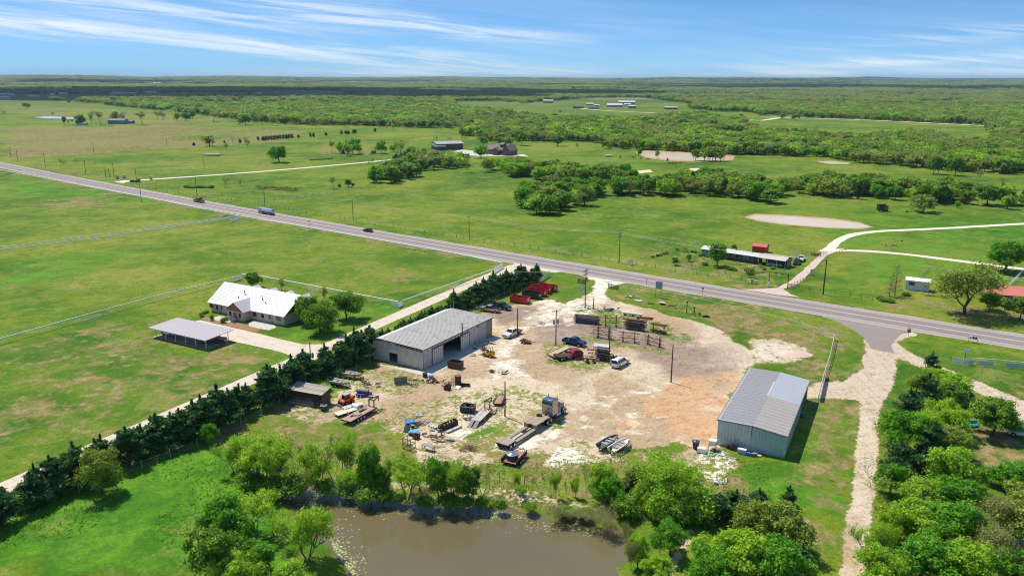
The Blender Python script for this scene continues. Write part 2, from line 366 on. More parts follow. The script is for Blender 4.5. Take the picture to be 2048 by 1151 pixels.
paint('white', [(1395, 905), (1450, 890), (1470, 925), (1450, 950), (1480, 965), (1440, 972), (1405, 945)], .9, 2, 1)
paint('white', [(1490, 695), (1560, 680), (1600, 700), (1560, 722), (1510, 715)], .75, 2, 1)
paint('white', [(1075, 600), (1190, 582), (1210, 610), (1150, 650), (1060, 660), (1020, 700), (1060, 760), (980, 760), (990, 680)], .55, 6, 3)
paint('white', [(1725, 705), (1790, 715), (1760, 830), (1750, 1000), (1700, 1160), (1670, 1160), (1710, 900)], .02, 3, 1)
paint('white', [(1110, 800), (1330, 760), (1340, 880), (1200, 890), (1130, 860)], .35, 6, 3)
paint('white', [(860, 855), (1000, 860), (1090, 838), (1110, 850), (1030, 905), (900, 880)], .6, 3, 1)
paint('grey', [(1040, 640), (1190, 620), (1300, 650), (1400, 690), (1470, 690), (1500, 720), (1480, 770), (1400, 770), (1340, 760), (1240, 700), (1150, 690), (1080, 690)], .75, 6, 3)
paint('grey', [(985, 625), (1060, 608), (1110, 602), (1060, 640), (990, 655)], .8, 4, 2)
paint('grey', [(1725, 640), (1800, 655), (1800, 700), (1725, 700)], .6, 4, 2)
paint('orange', [(1320, 742), (1420, 745), (1495, 725), (1440, 850), (1434, 885), (1330, 880), (1290, 862), (1300, 820)], .95, 9, 6)
paint('orange', [(985, 690), (1010, 665), (1010, 640), (985, 650)], .6, 3, 2)
paint('orange', [(900, 745), (960, 740), (990, 700), (950, 700), (915, 715)], .5, 3, 2)
paint('orange', [(620, 820), (700, 800), (790, 815), (860, 830), (780, 860), (700, 850)], .45, 4, 3)
paint('orange', [(1080, 895), (1130, 885), (1150, 905), (1110, 920)], .4, 2, 1)
paint('orange', [(1990, 800), (2100, 830), (2100, 880), (2020, 840)], .4, 3, 2)
# big fields: drier and greener parts of the grass
dry = [([(0, 337), (400, 416), (800, 487), (1000, 523), (1003, 533), (800, 493), (400, 421), (0, 343)], .75), ([(0, 312), (120, 336), (250, 362), (320, 376), (240, 366), (100, 341), (0, 324)], .6), ([(1050, 500), (1540, 572), (1530, 578), (1040, 506)], .3), ([(1660, 598), (2060, 655), (2060, 667), (1650, 604)], .55), ([(1215, 580), (1400, 588), (1720, 645), (1700, 660), (1400, 600), (1240, 585)], .4), ([(0, 255), (350, 250), (620, 262), (560, 285), (300, 300), (0, 320)], .62), ([(330, 262), (520, 252), (500, 280), (360, 282)], .45), ([(0, 205), (300, 225), (480, 245), (300, 250), (0, 225)], .45),
       ([(60, 400), (180, 395), (255, 405), (200, 417), (80, 417)], .55), ([(620, 292), (760, 296), (740, 312), (640, 308)], .55), ([(0, 700), (200, 650), (400, 640), (560, 700), (500, 760), (250, 860), (0, 940)], .38),
       ([(1400, 600), (1700, 660), (1690, 760), (1620, 762), (1480, 690), (1350, 640)], .62), ([(1620, 800), (1720, 800), (1690, 1060), (1600, 1060), (1600, 900)], .6),
       ([(1300, 560), (1420, 590), (1380, 640), (1240, 604), (1215, 575)], .4), ([(1260, 505), (1300, 490), (1420, 510), (1560, 540), (1540, 575), (1300, 540)], .42),
       ([(1800, 590), (2060, 620), (2060, 665), (1900, 640), (1790, 610)], .6), ([(540, 790), (800, 850), (1200, 890), (1440, 940), (1500, 1000), (1300, 990), (1000, 985), (700, 930), (560, 900), (440, 890)], .55),
       ([(440, 880), (560, 840), (600, 900), (560, 960), (450, 930)], .5), ([(1820, 700), (2060, 760), (2060, 800), (1880, 740)], .35), ([(780, 538), (840, 545), (840, 595), (760, 585)], .35),
       ([(320, 720), (400, 690), (480, 700), (440, 760), (330, 760)], .5), ([(1880, 800), (2060, 880), (2060, 1151), (1900, 1100)], .45), ([(1560, 180), (2048, 200), (2048, 225), (1560, 222)], .5)]
for q, v_ in dry: paint('dry', q, v_, 12, 5, seed=30)
lush = [([(0, 980), (200, 960), (400, 880), (560, 900), (560, 1000), (600, 1151), (-100, 1151)], .85), ([(0, 340), (400, 412), (250, 405), (0, 390)], .6), ([(0, 520), (150, 505), (300, 500), (160, 560), (0, 570)], .55),
        ([(1560, 420), (2060, 440), (2060, 520), (1800, 560), (1650, 590), (1700, 510)], .55), ([(1500, 395), (2048, 425), (2048, 440), (1700, 440), (1420, 420)], .4), ([(1040, 385), (1500, 398), (1500, 430), (1250, 470), (1000, 440)], .3),
        ([(1640, 1010), (1690, 1010), (1690, 1151), (1630, 1151)], .9), ([(1570, 880), (1630, 880), (1620, 1020), (1500, 990), (1440, 940)], .7), ([(1620, 798), (1700, 800), (1700, 830), (1620, 825)], .7),
        ([(500, 660), (600, 690), (700, 680), (800, 625), (830, 600), (700, 610), (600, 640)], .6), ([(380, 690), (590, 715), (560, 760), (440, 730)], .45), ([(780, 300), (1050, 290), (1300, 318), (1300, 345), (1060, 340), (900, 345)], .35),
        ([(980, 835), (1020, 825), (1030, 845), (990, 855)], .9), ([(950, 855), (985, 850), (985, 872), (950, 870)], .9), ([(1030, 900), (1090, 920), (1060, 960), (960, 960), (930, 940), (1000, 920)], .6),
        ([(590, 745), (650, 745), (690, 760), (640, 800), (600, 775)], .9), ([(630, 470), (800, 480), (900, 500), (700, 520)], .3), ([(600, 885), (760, 900), (1000, 960), (980, 985), (700, 960)], .35)]
for q, v_ in lush: paint('lush', q, v_, 8, 4, seed=40)
paint('gravel', [(520, 985), (700, 940), (900, 968), (1100, 990), (1180, 1015), (1000, 1003), (850, 985), (620, 965)], .42, 1.5, 1, seed=41)
paint('gravel', [(470, 905), (560, 900), (560, 945), (480, 950)], .35, 2.5, 1, seed=42)
paint('gravel', [(1340, 1151), (1370, 1100), (1385, 1060), (1372, 1060), (1355, 1100), (1315, 1151)], .8, .8, .4, seed=43)
paint('mulch', [(405, 632), (432, 636), (520, 655), (512, 663), (440, 648), (400, 638)], 1.0, .6, .2)
paint('dry', [(395, 690), (430, 683), (500, 690), (560, 720), (470, 740), (390, 720)], .5, 4, 3, seed=45)
# the near pond
PW = -.7
POND = [(566, 990), (590, 974), (640, 970), (700, 978), (760, 990), (800, 998), (880, 1010), (950, 1010), (1010, 1016), (1060, 1024), (1120, 1034), (1190, 1050), (1250, 1056), (1262, 1075), (1258, 1100),
        (1240, 1130), (1232, 1180), (1210, 1300), (700, 1300), (690, 1151), (665, 1115), (640, 1085), (610, 1045), (585, 1015)]
pw = W(POND, PW); pd = sdist(P, pw)
near = (P[:, 1] < 140) & (np.abs(P[:, 0]) < 90)
Zg = np.zeros(len(P))
pd = pd+(vnoise(P, 3.1, 77)-.5)*2.2*(pd < 6)
Zg = np.where(near, -np.clip((pd+2.2)/2.2, 0, 1)*.75 - np.clip(pd/3, 0, 1)*1.3, Zg)
rr = np.hypot(P[:, 0], P[:, 1])
Zg = Zg - 1.0*(rr > 2500)*np.clip((rr-2500)/3000, 0, 1)
hill = (vnoise(P, 2600, 7)*.6 + vnoise(P, 1100, 8)*.4)*np.clip((rr-6500)/6000, 0, 1)*95
Zg = Zg + hill + vnoise(P, 500, 9)*np.clip((rr-3500)/3000, 0, 1)*12
me = bpy.data.meshes.new('ground')
gv = np.stack([P[:, 0], P[:, 1], Zg], 1)
ii = (np.arange(NY-1)[:, None]*NX + np.arange(NX-1)[None, :]).ravel()
gf = np.stack([ii, ii+1, ii+NX+1, ii+NX], 1)
# ground material -------------------------------------------------------
gm, b, pb, go = base_mat('ground_cover')
pos = b.n('ShaderNodeNewGeometry').outputs['Position']
A1 = b.n('ShaderNodeAttribute', attribute_name='chA'); A2 = b.n('ShaderNodeAttribute', attribute_name='chB')
s1 = b.n('ShaderNodeSeparateColor'); b.lk(A1.outputs['Color'], s1.inputs[0]); s2 = b.n('ShaderNodeSeparateColor'); b.lk(A2.outputs['Color'], s2.inputs[0])
gravel, white, grey = s1.outputs; orange = A1.outputs['Alpha']; dryc, lushc, tar = s2.outputs; mulch = A2.outputs['Alpha']
def nz(sc, det=4, ro=.6, di=0., off=0):
    mp = b.n('ShaderNodeMapping'); mp.inputs['Location'].default_value = (off, off*1.7, off*.3); b.lk(pos, mp.inputs[0])
    return b.noise(mp.outputs[0], sc, det, ro, di)
def nzs(sx, sy, rot, det=4, off=0):      # streaked noise, streaks along local x
    mp = b.n('ShaderNodeMapping', vector_type='TEXTURE'); mp.inputs['Rotation'].default_value = (0, 0, rot); mp.inputs['Scale'].default_value = (1/sx, 1/sy, 1); mp.inputs['Location'].default_value = (off, off, 0)
    b.lk(pos, mp.inputs[0]); return b.noise(mp.outputs[0], 1.0, det, .6, .3)
nL = nz(.011, 4, .55, .4); nM = nz(.05, 5, .6, .6, 11); nS = nz(.35, 5, .62, .3, 23); nF = nz(2.2, 4, .65, 0, 31); nG = nz(.14, 5, .6, .8, 47)
gr = b.ramp(b.m('ADD', b.m('MULTIPLY', nM, .42), b.m('MULTIPLY', nL, .58)), [(.40, (.048, .130, .006)), (.475, (.098, .180, .009)), (.53, (.155, .220, .014)), (.60, (.235, .255, .034))])
gr = b.mix(b.m('MULTIPLY', b.sstep(nS, .45, .60), .5), gr, (.070, .150, .010))
gr = b.mix(b.m('MULTIPLY', b.sstep(nG, .50, .64), .5), gr, (.215, .230, .045))
gr = b.mix(b.m('MULTIPLY', b.sstep(nzs(.012, .11, -.5, 5, 3), .52, .72), .4), gr, (.200, .255, .035))
lu = b.mix(b.sstep(nG, .35, .65), (.045, .160, .008), (.105, .260, .014))
lf = b.sstep(b.m('ADD', lushc, b.m('MULTIPLY', b.m('SUBTRACT', b.m('MULTIPLY', b.m('ADD', nG, nM), .5), .5), 1.6)), .25, .85)
gr = b.mix(b.m('MULTIPLY', lf, b.sstep(lushc, .02, .3)), gr, lu)
dr = b.mix(b.sstep(nS, .3, .7), (.165, .140, .042), (.330, .240, .115))
df = b.m('MULTIPLY', b.sstep(b.m('ADD', dryc, b.m('MULTIPLY', b.m('SUBTRACT', b.m('MULTIPLY', b.m('ADD', nG, nS), .5), .5), 3.2)), .22, .80), b.sstep(dryc, .02, .25))
gr = b.mix(df, gr, dr)
gr = b.mix(b.m('MULTIPLY', b.sstep(nzs(.05, .55, .53, 4, 6), .48, .60), .28), gr, b.mix(1.0, gr, (.66, .74, .6), 'MULTIPLY'))
gr = b.mix(b.m('MULTIPLY', b.sstep(nz(.09, 6, .72, .5, 53), .54, .63), .4), gr, (.260, .245, .070))
# rare dark weed spots and fine mottling
gr = b.mix(b.m('MULTIPLY', b.sstep(nz(.22, 3, .5, 0, 71), .68, .74), .7), gr, (.040, .095, .012))
gr = b.mix(b.sstep(nF, .36, .62, .62, 0.), gr, b.mix(1.0, gr, (.52, .58, .5), 'MULTIPLY'))
gr = b.mix(b.sstep(nz(.9, 5, .7, 0, 83), .52, .64, 0, .55), gr, b.mix(1.0, gr, (1.5, 1.32, 1.45), 'MULTIPLY'))
# gravel / caliche
ca = b.mix(b.sstep(nM, .43, .57), (.44, .32, .20), (.61, .50, .36))
ca = b.mix(b.m('MULTIPLY', b.sstep(b.m('ADD', grey, b.m('MULTIPLY', b.m('SUBTRACT', nG, .5), 1.2)), .25, .8), .8), ca, (.270, .195, .160))
ca = b.mix(b.m('MULTIPLY', b.sstep(b.m('ADD', orange, b.m('MULTIPLY', b.m('SUBTRACT', nG, .5), 1.7)), .25, .95), b.sstep(orange, .02, .3)), ca, b.mix(nS, (.50, .27, .13), (.60, .41, .25)))
ca = b.mix(b.m('MULTIPLY', b.sstep(b.m('ADD', white, b.m('MULTIPLY', b.m('SUBTRACT', nS, .5), 2.0)), .3, .8), b.sstep(white, .02, .25)), ca, (.78, .72, .60))
sp3 = b.n('ShaderNodeSeparateXYZ'); b.lk(pos, sp3.inputs[0]); sp2_x, sp2_y = sp3.outputs[0], sp3.outputs[1]
tr_ = b.sstep(nzs(.05, .8, .35, 5, 9), .50, .66)
tr2 = b.sstep(nzs(.06, 1.1, 1.50, 4, 19), .50, .66)
lanef = b.m('MULTIPLY', b.sstep(sp2_x, 42, 52), b.sstep(sp2_y, 262, 250))
ca = b.mix(b.m('MULTIPLY', lanef, .72), ca, (.60, .505, .39))
ca = b.mix(b.m('MULTIPLY', tr2, b.m('MULTIPLY', lanef, .6)), ca, b.mix(1.0, ca, (.80, .75, .70), 'MULTIPLY'))
ca = b.mix(b.m('MULTIPLY', tr_, .35), ca, b.mix(1.0, ca, (.70, .66, .62), 'MULTIPLY'))
ca = b.mix(b.sstep(nF, .38, .62, .5, 0), ca, b.mix(1.0, ca, (.62, .60, .58), 'MULTIPLY'))
ca = b.mix(b.sstep(nz(5.5, 3, .6, 0, 90), .55, .75, 0, .35), ca, (.80, .74, .64))
ca = b.mix(b.sstep(nz(.6, 5, .7, 1.0, 95), .53, .62, 0, .6), ca, b.mix(1.0, ca, (.60, .53, .45), 'MULTIPLY'))
gk = b.m('ADD', gravel, b.m('MULTIPLY', b.m('ADD', b.m('MULTIPLY', b.m('SUBTRACT', nS, .5), 1.5), b.m('ADD', b.m('MULTIPLY', b.m('SUBTRACT', nF, .5), 1.3), b.m('MULTIPLY', b.m('SUBTRACT', nz(.95, 5, .7, .4, 63), .5), 1.6))), b.sstep(gravel, .02, .3)))
edge = b.m('MULTIPLY', b.sstep(gk, .05, .5), b.sstep(gravel, .02, .15))
gr = b.mix(b.m('MULTIPLY', edge, .75), gr, b.mix(nF, (.16, .155, .04), (.34, .29, .13)))
gk = b.sstep(gk, .40, .62)
col = b.mix(gk, gr, ca)
ta = b.mix(nS, (.225, .19, .18), (.30, .25, .225))
col = b.mix(b.sstep(b.m('ADD', tar, b.m('MULTIPLY', b.m('SUBTRACT', nS, .5), .8)), .4, .6), col, ta)
col = b.mix(b.sstep(mulch, .4, .6), col, b.mix(nF, (.17, .075, .035), (.42, .25, .15)))
# far country: woods floor and darker ground with distance
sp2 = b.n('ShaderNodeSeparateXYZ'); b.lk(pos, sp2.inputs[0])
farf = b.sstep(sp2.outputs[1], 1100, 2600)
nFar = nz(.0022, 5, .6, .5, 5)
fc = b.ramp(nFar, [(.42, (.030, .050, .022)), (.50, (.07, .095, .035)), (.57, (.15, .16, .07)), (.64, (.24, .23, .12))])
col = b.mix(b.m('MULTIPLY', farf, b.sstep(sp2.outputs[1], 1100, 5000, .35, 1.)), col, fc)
b.lk(col, pb.inputs['Base Color']); pb.inputs['Roughness'].default_value = .95; pb.inputs['Specular IOR Level'].default_value = .15
bu = b.n('ShaderNodeBump'); bu.inputs['Distance'].default_value = .35; bu.inputs['Strength'].default_value = .9
b.lk(b.m('ADD', b.m('MULTIPLY', nF, .35), b.m('MULTIPLY', nS, .9)), bu.inputs['Height']); b.lk(bu.outputs[0], pb.inputs['Normal'])
# one sheet, cut along the edges of the gravel so that yard, lane and ground are objects of their own
gk_v = CH['gravel'][gf].mean(1); tar_v = CH['tar'][gf].mean(1)
cx_, cy_ = P[gf].mean(1).T
isg = (gk_v > .40) | (tar_v > .4)
uu, vv_ = PX(cx_, cy_, 0*cx_)
lane_sel = isg & (uu > 1610) & (vv_ > 600) & (cy_ < 260)
yard_sel = isg & ~lane_sel
colA = np.stack([CH['gravel'], CH['white'], CH['grey'], CH['orange']], 1).astype(np.float32)
colB = np.stack([CH['dry'], CH['lush'], CH['tar'], CH['mulch']], 1).astype(np.float32)
for nm, sel in (('ground', ~isg), ('gravel_yard', yard_sel), ('gravel_road', lane_sel)):
    f_ = gf[sel]; used, inv = np.unique(f_, return_inverse=True)
    m_ = npmesh(nm, gv[used], inv.reshape(f_.shape), gm, smooth=True)
    for an, arr in (('chA', colA), ('chB', colB)):
        at_ = m_.color_attributes.new(an, 'FLOAT_COLOR', 'POINT'); at_.data.foreach_set('color', arr[used].ravel())
    tag(ob(nm, m_), kind='structure', label={'ground': 'green pasture and lawn grass over flat country', 'gravel_yard': 'pale dusty caliche gravel work yard with grass patches', 'gravel_road': 'pale gravel lane running down the right side'}[nm])
# ---------------------------------------------------------------- water
def water_mat(name, c1, c2, rough=.06, bump=.05):
    m_, b_, p_, _ = base_mat(name); t = b_.n('ShaderNodeNewGeometry').outputs['Position']
    b_.lk(b_.mix(b_.noise(t, .06, 3), c1, c2), p_.inputs['Base Color']); p_.inputs['Roughness'].default_value = rough
    p_.inputs['Specular IOR Level'].default_value = .38
    bu_ = b_.n('ShaderNodeBump'); bu_.inputs['Strength'].default_value = bump; bu_.inputs['Distance'].default_value = .05
    b_.lk(b_.noise(t, 2.5, 3), bu_.inputs['Height']); b_.lk(bu_.outputs[0], p_.inputs['Normal']); return m_
WAT = water_mat('pond_water', (.120, .098, .050), (.150, .124, .066), .05, .035)
WTAN = water_mat('muddy_water', (.60, .46, .34), (.68, .55, .42), .25, .1)
WPALE = water_mat('silver_water', (.35, .40, .45), (.5, .55, .6), .1, .1)
def flat(name, poly, z, mat, label, kind='structure', jit=.5, world=False):
    pl = poly if world else W(poly); out = []
    rs = random.Random(5)
    for i in range(len(pl)):
        a, c = pl[i], pl[(i+1) % len(pl)]; n = max(1, min(14, int(np.hypot(*(c-a))/2.5)))
        for k in range(n):
            q = a+(c-a)*k/n; out.append((q[0]+rs.uniform(-jit, jit)*(k > 0), q[1]+rs.uniform(-jit, jit)*(k > 0), z))
    bm = bmesh.new(); f = bm.faces.new([bm.verts.new(q) for q in out]); bm.normal_update()
    if f.normal.z < 0: f.normal_flip()
    bmesh.ops.triangulate(bm, faces=bm.faces); m_ = bpy.data.meshes.new(name); bm.to_mesh(m_); bm.free(); m_.materials.append(mat)
    return tag(ob(name, m_), kind=kind, label=label)
cen = pw.mean(0); flat('pond_water', np.array([cen+(q-cen)*1.02+(q-cen)/np.hypot(*(q-cen))*1.2 for q in pw]), PW, WAT, 'brown still water of the near pond behind the yard', world=True, jit=0)
SAND = pm('pond_bank', (.40, .26, .15), .95, var=.2, scale=.2)
flat('pond_bank', [(1488, 434), (1510, 427), (1580, 430), (1660, 436), (1720, 444), (1748, 454), (1715, 458), (1650, 456), (1560, 449), (1510, 441)], .02, SAND, 'bare orange bank of the beige stock pond')
flat('pond_water', [(1494, 435), (1512, 430), (1580, 433), (1660, 439), (1715, 446), (1741, 454), (1710, 457), (1650, 454.5), (1560, 447), (1515, 440)], .05, WTAN, 'beige muddy water of the stock pond in the right field')
flat('pond_bank', [(1268, 304), (1290, 301), (1380, 303), (1470, 312), (1466, 320), (1400, 323.5), (1330, 321), (1290, 315)], .02, SAND, 'orange bank of the long pond by the woods')
flat('pond_water', [(1284, 309), (1310, 305.5), (1380, 307), (1440, 312), (1462, 318), (1400, 321.5), (1340, 319), (1300, 315)], .06, WTAN, 'long pale pond at the edge of the woods')
flat('pond_water', [(1635, 323.5), (1660, 321.5), (1700, 325.5), (1698, 328.5), (1660, 328)], .06, WTAN, 'small tan pond by the edge of the woods')
flat('pond_water', [(66, 234.5), (100, 232.5), (150, 235.5), (148, 238), (90, 237)], .1, WPALE, 'distant silvery pond in the left meadow')
for q, nm in (([(1273, 342), (1300, 339), (1306, 344), (1280, 346.5)], 0), ([(1378, 337), (1398, 336), (1400, 341), (1385, 342)], 0)):
    flat('sand_patch', q, .03, pm('pale_sand', (.62, .50, .36), .95, var=.1), 'bare pale sand patch in the meadow between the woods')
# ---------------------------------------------------------------- roads
def tarmac(name, c1, c2, line=False):
    m_, b_, p_, _ = base_mat(name); t = b_.n('ShaderNodeNewGeometry').outputs['Position']
    c = b_.mix(b_.noise(t, .25, 5, .6), c1, c2); c = b_.mix(b_.sstep(b_.noise(t, 3.0, 3), .45, .7, 0, .3), c, (.42, .36, .33))
    uv = b_.n('ShaderNodeAttribute', attribute_name='across').outputs['Fac']
    if line:
        for q, w_ in ((-.50, .16), (-.22, .14), (.22, .14), (.50, .16)):
            d = b_.m('ABSOLUTE', b_.m('SUBTRACT', uv, q)); f = b_.sstep(d, 0, w_*1.3, .62, 0)
            c = b_.mix(f, c, b_.mix(b_.noise(t, .03, 3), (.10, .078, .085), (.17, .14, .145)))
    b_.lk(c, p_.inputs['Base Color']); p_.inputs['Roughness'].default_value = .9; p_.inputs['Specular IOR Level'].default_value = .2; return m_
ROADM = tarmac('highway_asphalt', (.265, .225, .225), (.34, .295, .285), True)
LANEM = pm('pale_lane', (.56, .47, .38), .9, var=.12, scale=.3, dirt=(.44, .36, .28), dirtamt=.3)
WHITEROAD = pm('white_rock_road', (.66, .60, .48), .92, var=.12, scale=.3, dirt=(.50, .44, .33), dirtamt=.25)
def strip(name, L, Rr, z, mat, label, smooth=0, rag=0.0):
    """road surface between two edge lines in world coordinates"""
    n = len(L); cols = 9; V = []; ac = []
    for i in range(n):
        for k in range(cols):
            t = k/(cols-1); q = L[i]+(Rr[i]-L[i])*t; j = rag*(k in (0, cols-1)); V.append((q[0]+random.uniform(-j, j), q[1]+random.uniform(-j, j), z)); ac.append(2*t-1)
    Fq = [(i*cols+k, i*cols+k+1, (i+1)*cols+k+1, (i+1)*cols+k) for i in range(n-1) for k in range(cols-1)]
    m_ = npmesh(name, V, Fq, mat)
    if m_.polygons[0].normal.z < 0: m_.flip_normals()
    a_ = m_.attributes.new('across', 'FLOAT', 'POINT'); a_.data.foreach_set('value', ac)
    return tag(ob(name, m_), kind='structure', label=label)
def resamp(Q, step):
    Q = np.asarray(Q, float); s_ = np.r_[0, np.cumsum(np.hypot(*np.diff(Q, axis=0).T))]; n = max(2, int(s_[-1]/step)+1); t = np.linspace(0, s_[-1], n)
    out = np.stack([np.interp(t, s_, Q[:, 0]), np.interp(t, s_, Q[:, 1])], 1)
    if n > 8:
        for _ in range(6): out[1:-1] = (out[:-2]+2*out[1:-1]+out[2:])/4
    return out
def cline(Q, w, name, z, mat, label, step=6, rag=.1):
    Q = resamp(Q, step); T = np.gradient(Q, axis=0); T /= np.linalg.norm(T, axis=1)[:, None]; N = np.stack([-T[:, 1], T[:, 0]], 1)
    return strip(name, Q+N*w/2, Q-N*w/2, z, mat, label, rag=rag)
# highway: straight line fitted through the measured middle of the carriageway
HC = [(0, 330.3), (98, 347.4), (195.5, 369.4), (293, 388), (400, 407.4), (500, 424), (600, 443.7), (700, 459.4), (800, 476.9), (897.8, 492.8), (995.5, 509.8), (1100, 527), (1297.8, 561.7), (1395.5, 577.3), (1648, 617.3), (1843.5, 648.6), (2048, 686)]
hw = W(HC); dirv = np.array([math.sin(R(128.6)), math.cos(R(128.6))]); o0 = hw[-4]
tt = (hw-o0)@dirv; nrm = np.array([-dirv[1], dirv[0]]); dd = (hw-o0)@nrm
pf = np.polyfit(tt, dd, 2)
def hwy(t, off=0.0):
    d = np.polyval(pf, t); sl_ = np.polyval(np.polyder(pf), t); T = dirv+nrm*sl_; T /= np.hypot(*T); N = np.array([-T[1], T[0]])
    return o0+dirv*t+nrm*d+N*off
ts = np.arange(-1400, 260, 8.0)
HW = 11.8
HL = np.array([hwy(t, HW/2) for t in ts]); HR = np.array([hwy(t, -HW/2) for t in ts])
SHOULD = pm('road_shoulder', (.40, .33, .26), .95, var=.25, scale=.6)
strip('road_shoulder', np.array([hwy(t, HW/2+.9) for t in ts]), np.array([hwy(t, -HW/2-.9) for t in ts]), .006, SHOULD, 'pale gravel shoulder along both edges of the highway', rag=.35)
strip('highway', HL, HR, .014, ROADM, 'grey mauve two lane highway crossing behind the yard')
PAINTY = pm('road_paint_yellow', (.72, .52, .30), .7, var=.15, scale=1); PAINTW = pm('road_paint_white', (.60, .57, .53), .7, var=.15, scale=1)
def mark(name, off, w, t0, t1, mat, label, z=.020):
    q = np.arange(t0, t1, 8.0); strip(name, np.array([hwy(t, off+w/2) for t in q]), np.array([hwy(t, off-w/2) for t in q]), z, mat, label)
mark('centre_line', .14, .13, -260, 230, PAINTY, 'yellow centre line of the highway'); mark('centre_line', -.14, .13, -260, 230, PAINTY, 'yellow centre line of the highway')
mark('edge_line', 4.3, .13, -400, 230, PAINTW, 'white edge line on the far side of the highway')
mark('edge_line', -4.3, .13, -400, -62, PAINTW, 'white edge line on the near side of the highway'); mark('edge_line', -4.3, .13, 3, 230, PAINTW, 'white edge line on the near side of the highway')
mark('edge_line', -4.3, .13, -55, -20, PAINTW, 'white edge line on the near side of the highway')
# lane beside the cedars and the drives
a0, a1 = np.array(G(65, 950)), np.array(G(985, 548)); ad = (a1-a0)/np.hypot(*(a1-a0))
cline([a0-ad*40, a0, a1-ad*8, np.array(G(1030, 531))], 4.3, 'farm_lane', .010, LANEM, 'pale lane running along the left of the cedar row')
flat('farm_lane', [(990, 545), (1038, 522), (1070, 527), (1130, 541), (1110, 545), (1082, 541), (1050, 556), (1005, 565), (985, 560)], .008, LANEM, 'pale flared mouth of the lane at the highway', jit=.2)
flat('driveway', [(378, 644), (400, 640), (445, 650), (520, 667), (562, 678), (605, 688), (640, 688), (672, 694), (650, 712), (612, 735), (600, 716), (560, 703), (500, 689), (462, 681), (440, 674), (395, 678), (340, 664), (352, 652)], .007, LANEM, 'pale driveway between the white roofed house and the carport', jit=.15)
cline([G(238, 363), G(300, 359), G(500, 345), G(640, 333), G(770, 321), G(900, 306)], 4.5, 'ranch_drive', .02, WHITEROAD, 'long white rock drive to the brown ranch house', 10)
flat('ranch_drive', [(228, 364), (250, 360), (262, 362), (248, 366)], .018, WHITEROAD, 'mouth of the white ranch drive at the highway')
flat('concrete_apron', [(905, 303), (925, 299), (990, 306), (1050, 309), (1058, 313), (1000, 312), (960, 312), (920, 310)], .03, CONC, 'concrete apron before the brown ranch house')
PINKR = pm('pink_gravel', (.53, .41, .35), .92, var=.12, scale=.3, dirt=(.42, .31, .26), dirtamt=.3)
flat('driveway', [(1530, 577), (1555, 575), (1580, 562), (1600, 545), (1628, 520), (1642, 506), (1668, 497), (1690, 496), (1672, 503), (1650, 513), (1634, 533), (1610, 556), (1588, 572), (1566, 578), (1582, 588), (1600, 594), (1560, 590), (1480, 578)], .010, PINKR, 'pink gravel drive up to the long grey house', jit=.2)
cline([G(1652, 503), G(1662, 493), G(1672, 484), G(1690, 472), (G(1720, 464)), G(1780, 461), G(1900, 456), G(2048, 447), G(2200, 440)], 3.6, 'field_track', .022, WHITEROAD, 'white track curving up across the right field', 5, .3)
cline([G(1640, 502), G(1680, 497), G(1740, 500), G(1850, 512), G(1960, 528), G(2060, 538), G(2200, 560)], 3.4, 'field_track', .026, WHITEROAD, 'white track running straight across the right field', 6, .3)
cline([G(1150, 216), G(1210, 222), G(1310, 226), G(1370, 230)], 9, 'farm_road', .3, WHITEROAD, 'pale farm road below the distant farmstead', 30)
cline([G(1470, 238), G(1520, 242), G(1560, 236)], 9, 'farm_road', .3, WHITEROAD, 'pale farm track beside the far meadow', 30)
cline([G(1540, 235), G(1640, 237), G(1760, 241), G(1850, 246), G(1990, 253)], 10, 'farm_road', .3, WHITEROAD, 'pale road along the top of the far green field', 30)
flat('patio', [(428, 634), (440, 631), (462, 640), (458, 645), (430, 640)], .02, CONC, 'pale patio left of the porch')
flat('patio', [(505, 640), (550, 650), (552, 655), (538, 660), (498, 652)], .02, CONC, 'pale patio right of the porch')
flat('shed_slab', [(745, 726), (848, 742), (990, 672), (1006, 672), (868, 748), (845, 750)], .02, CONC, 'concrete slab along the grey workshop', jit=0)
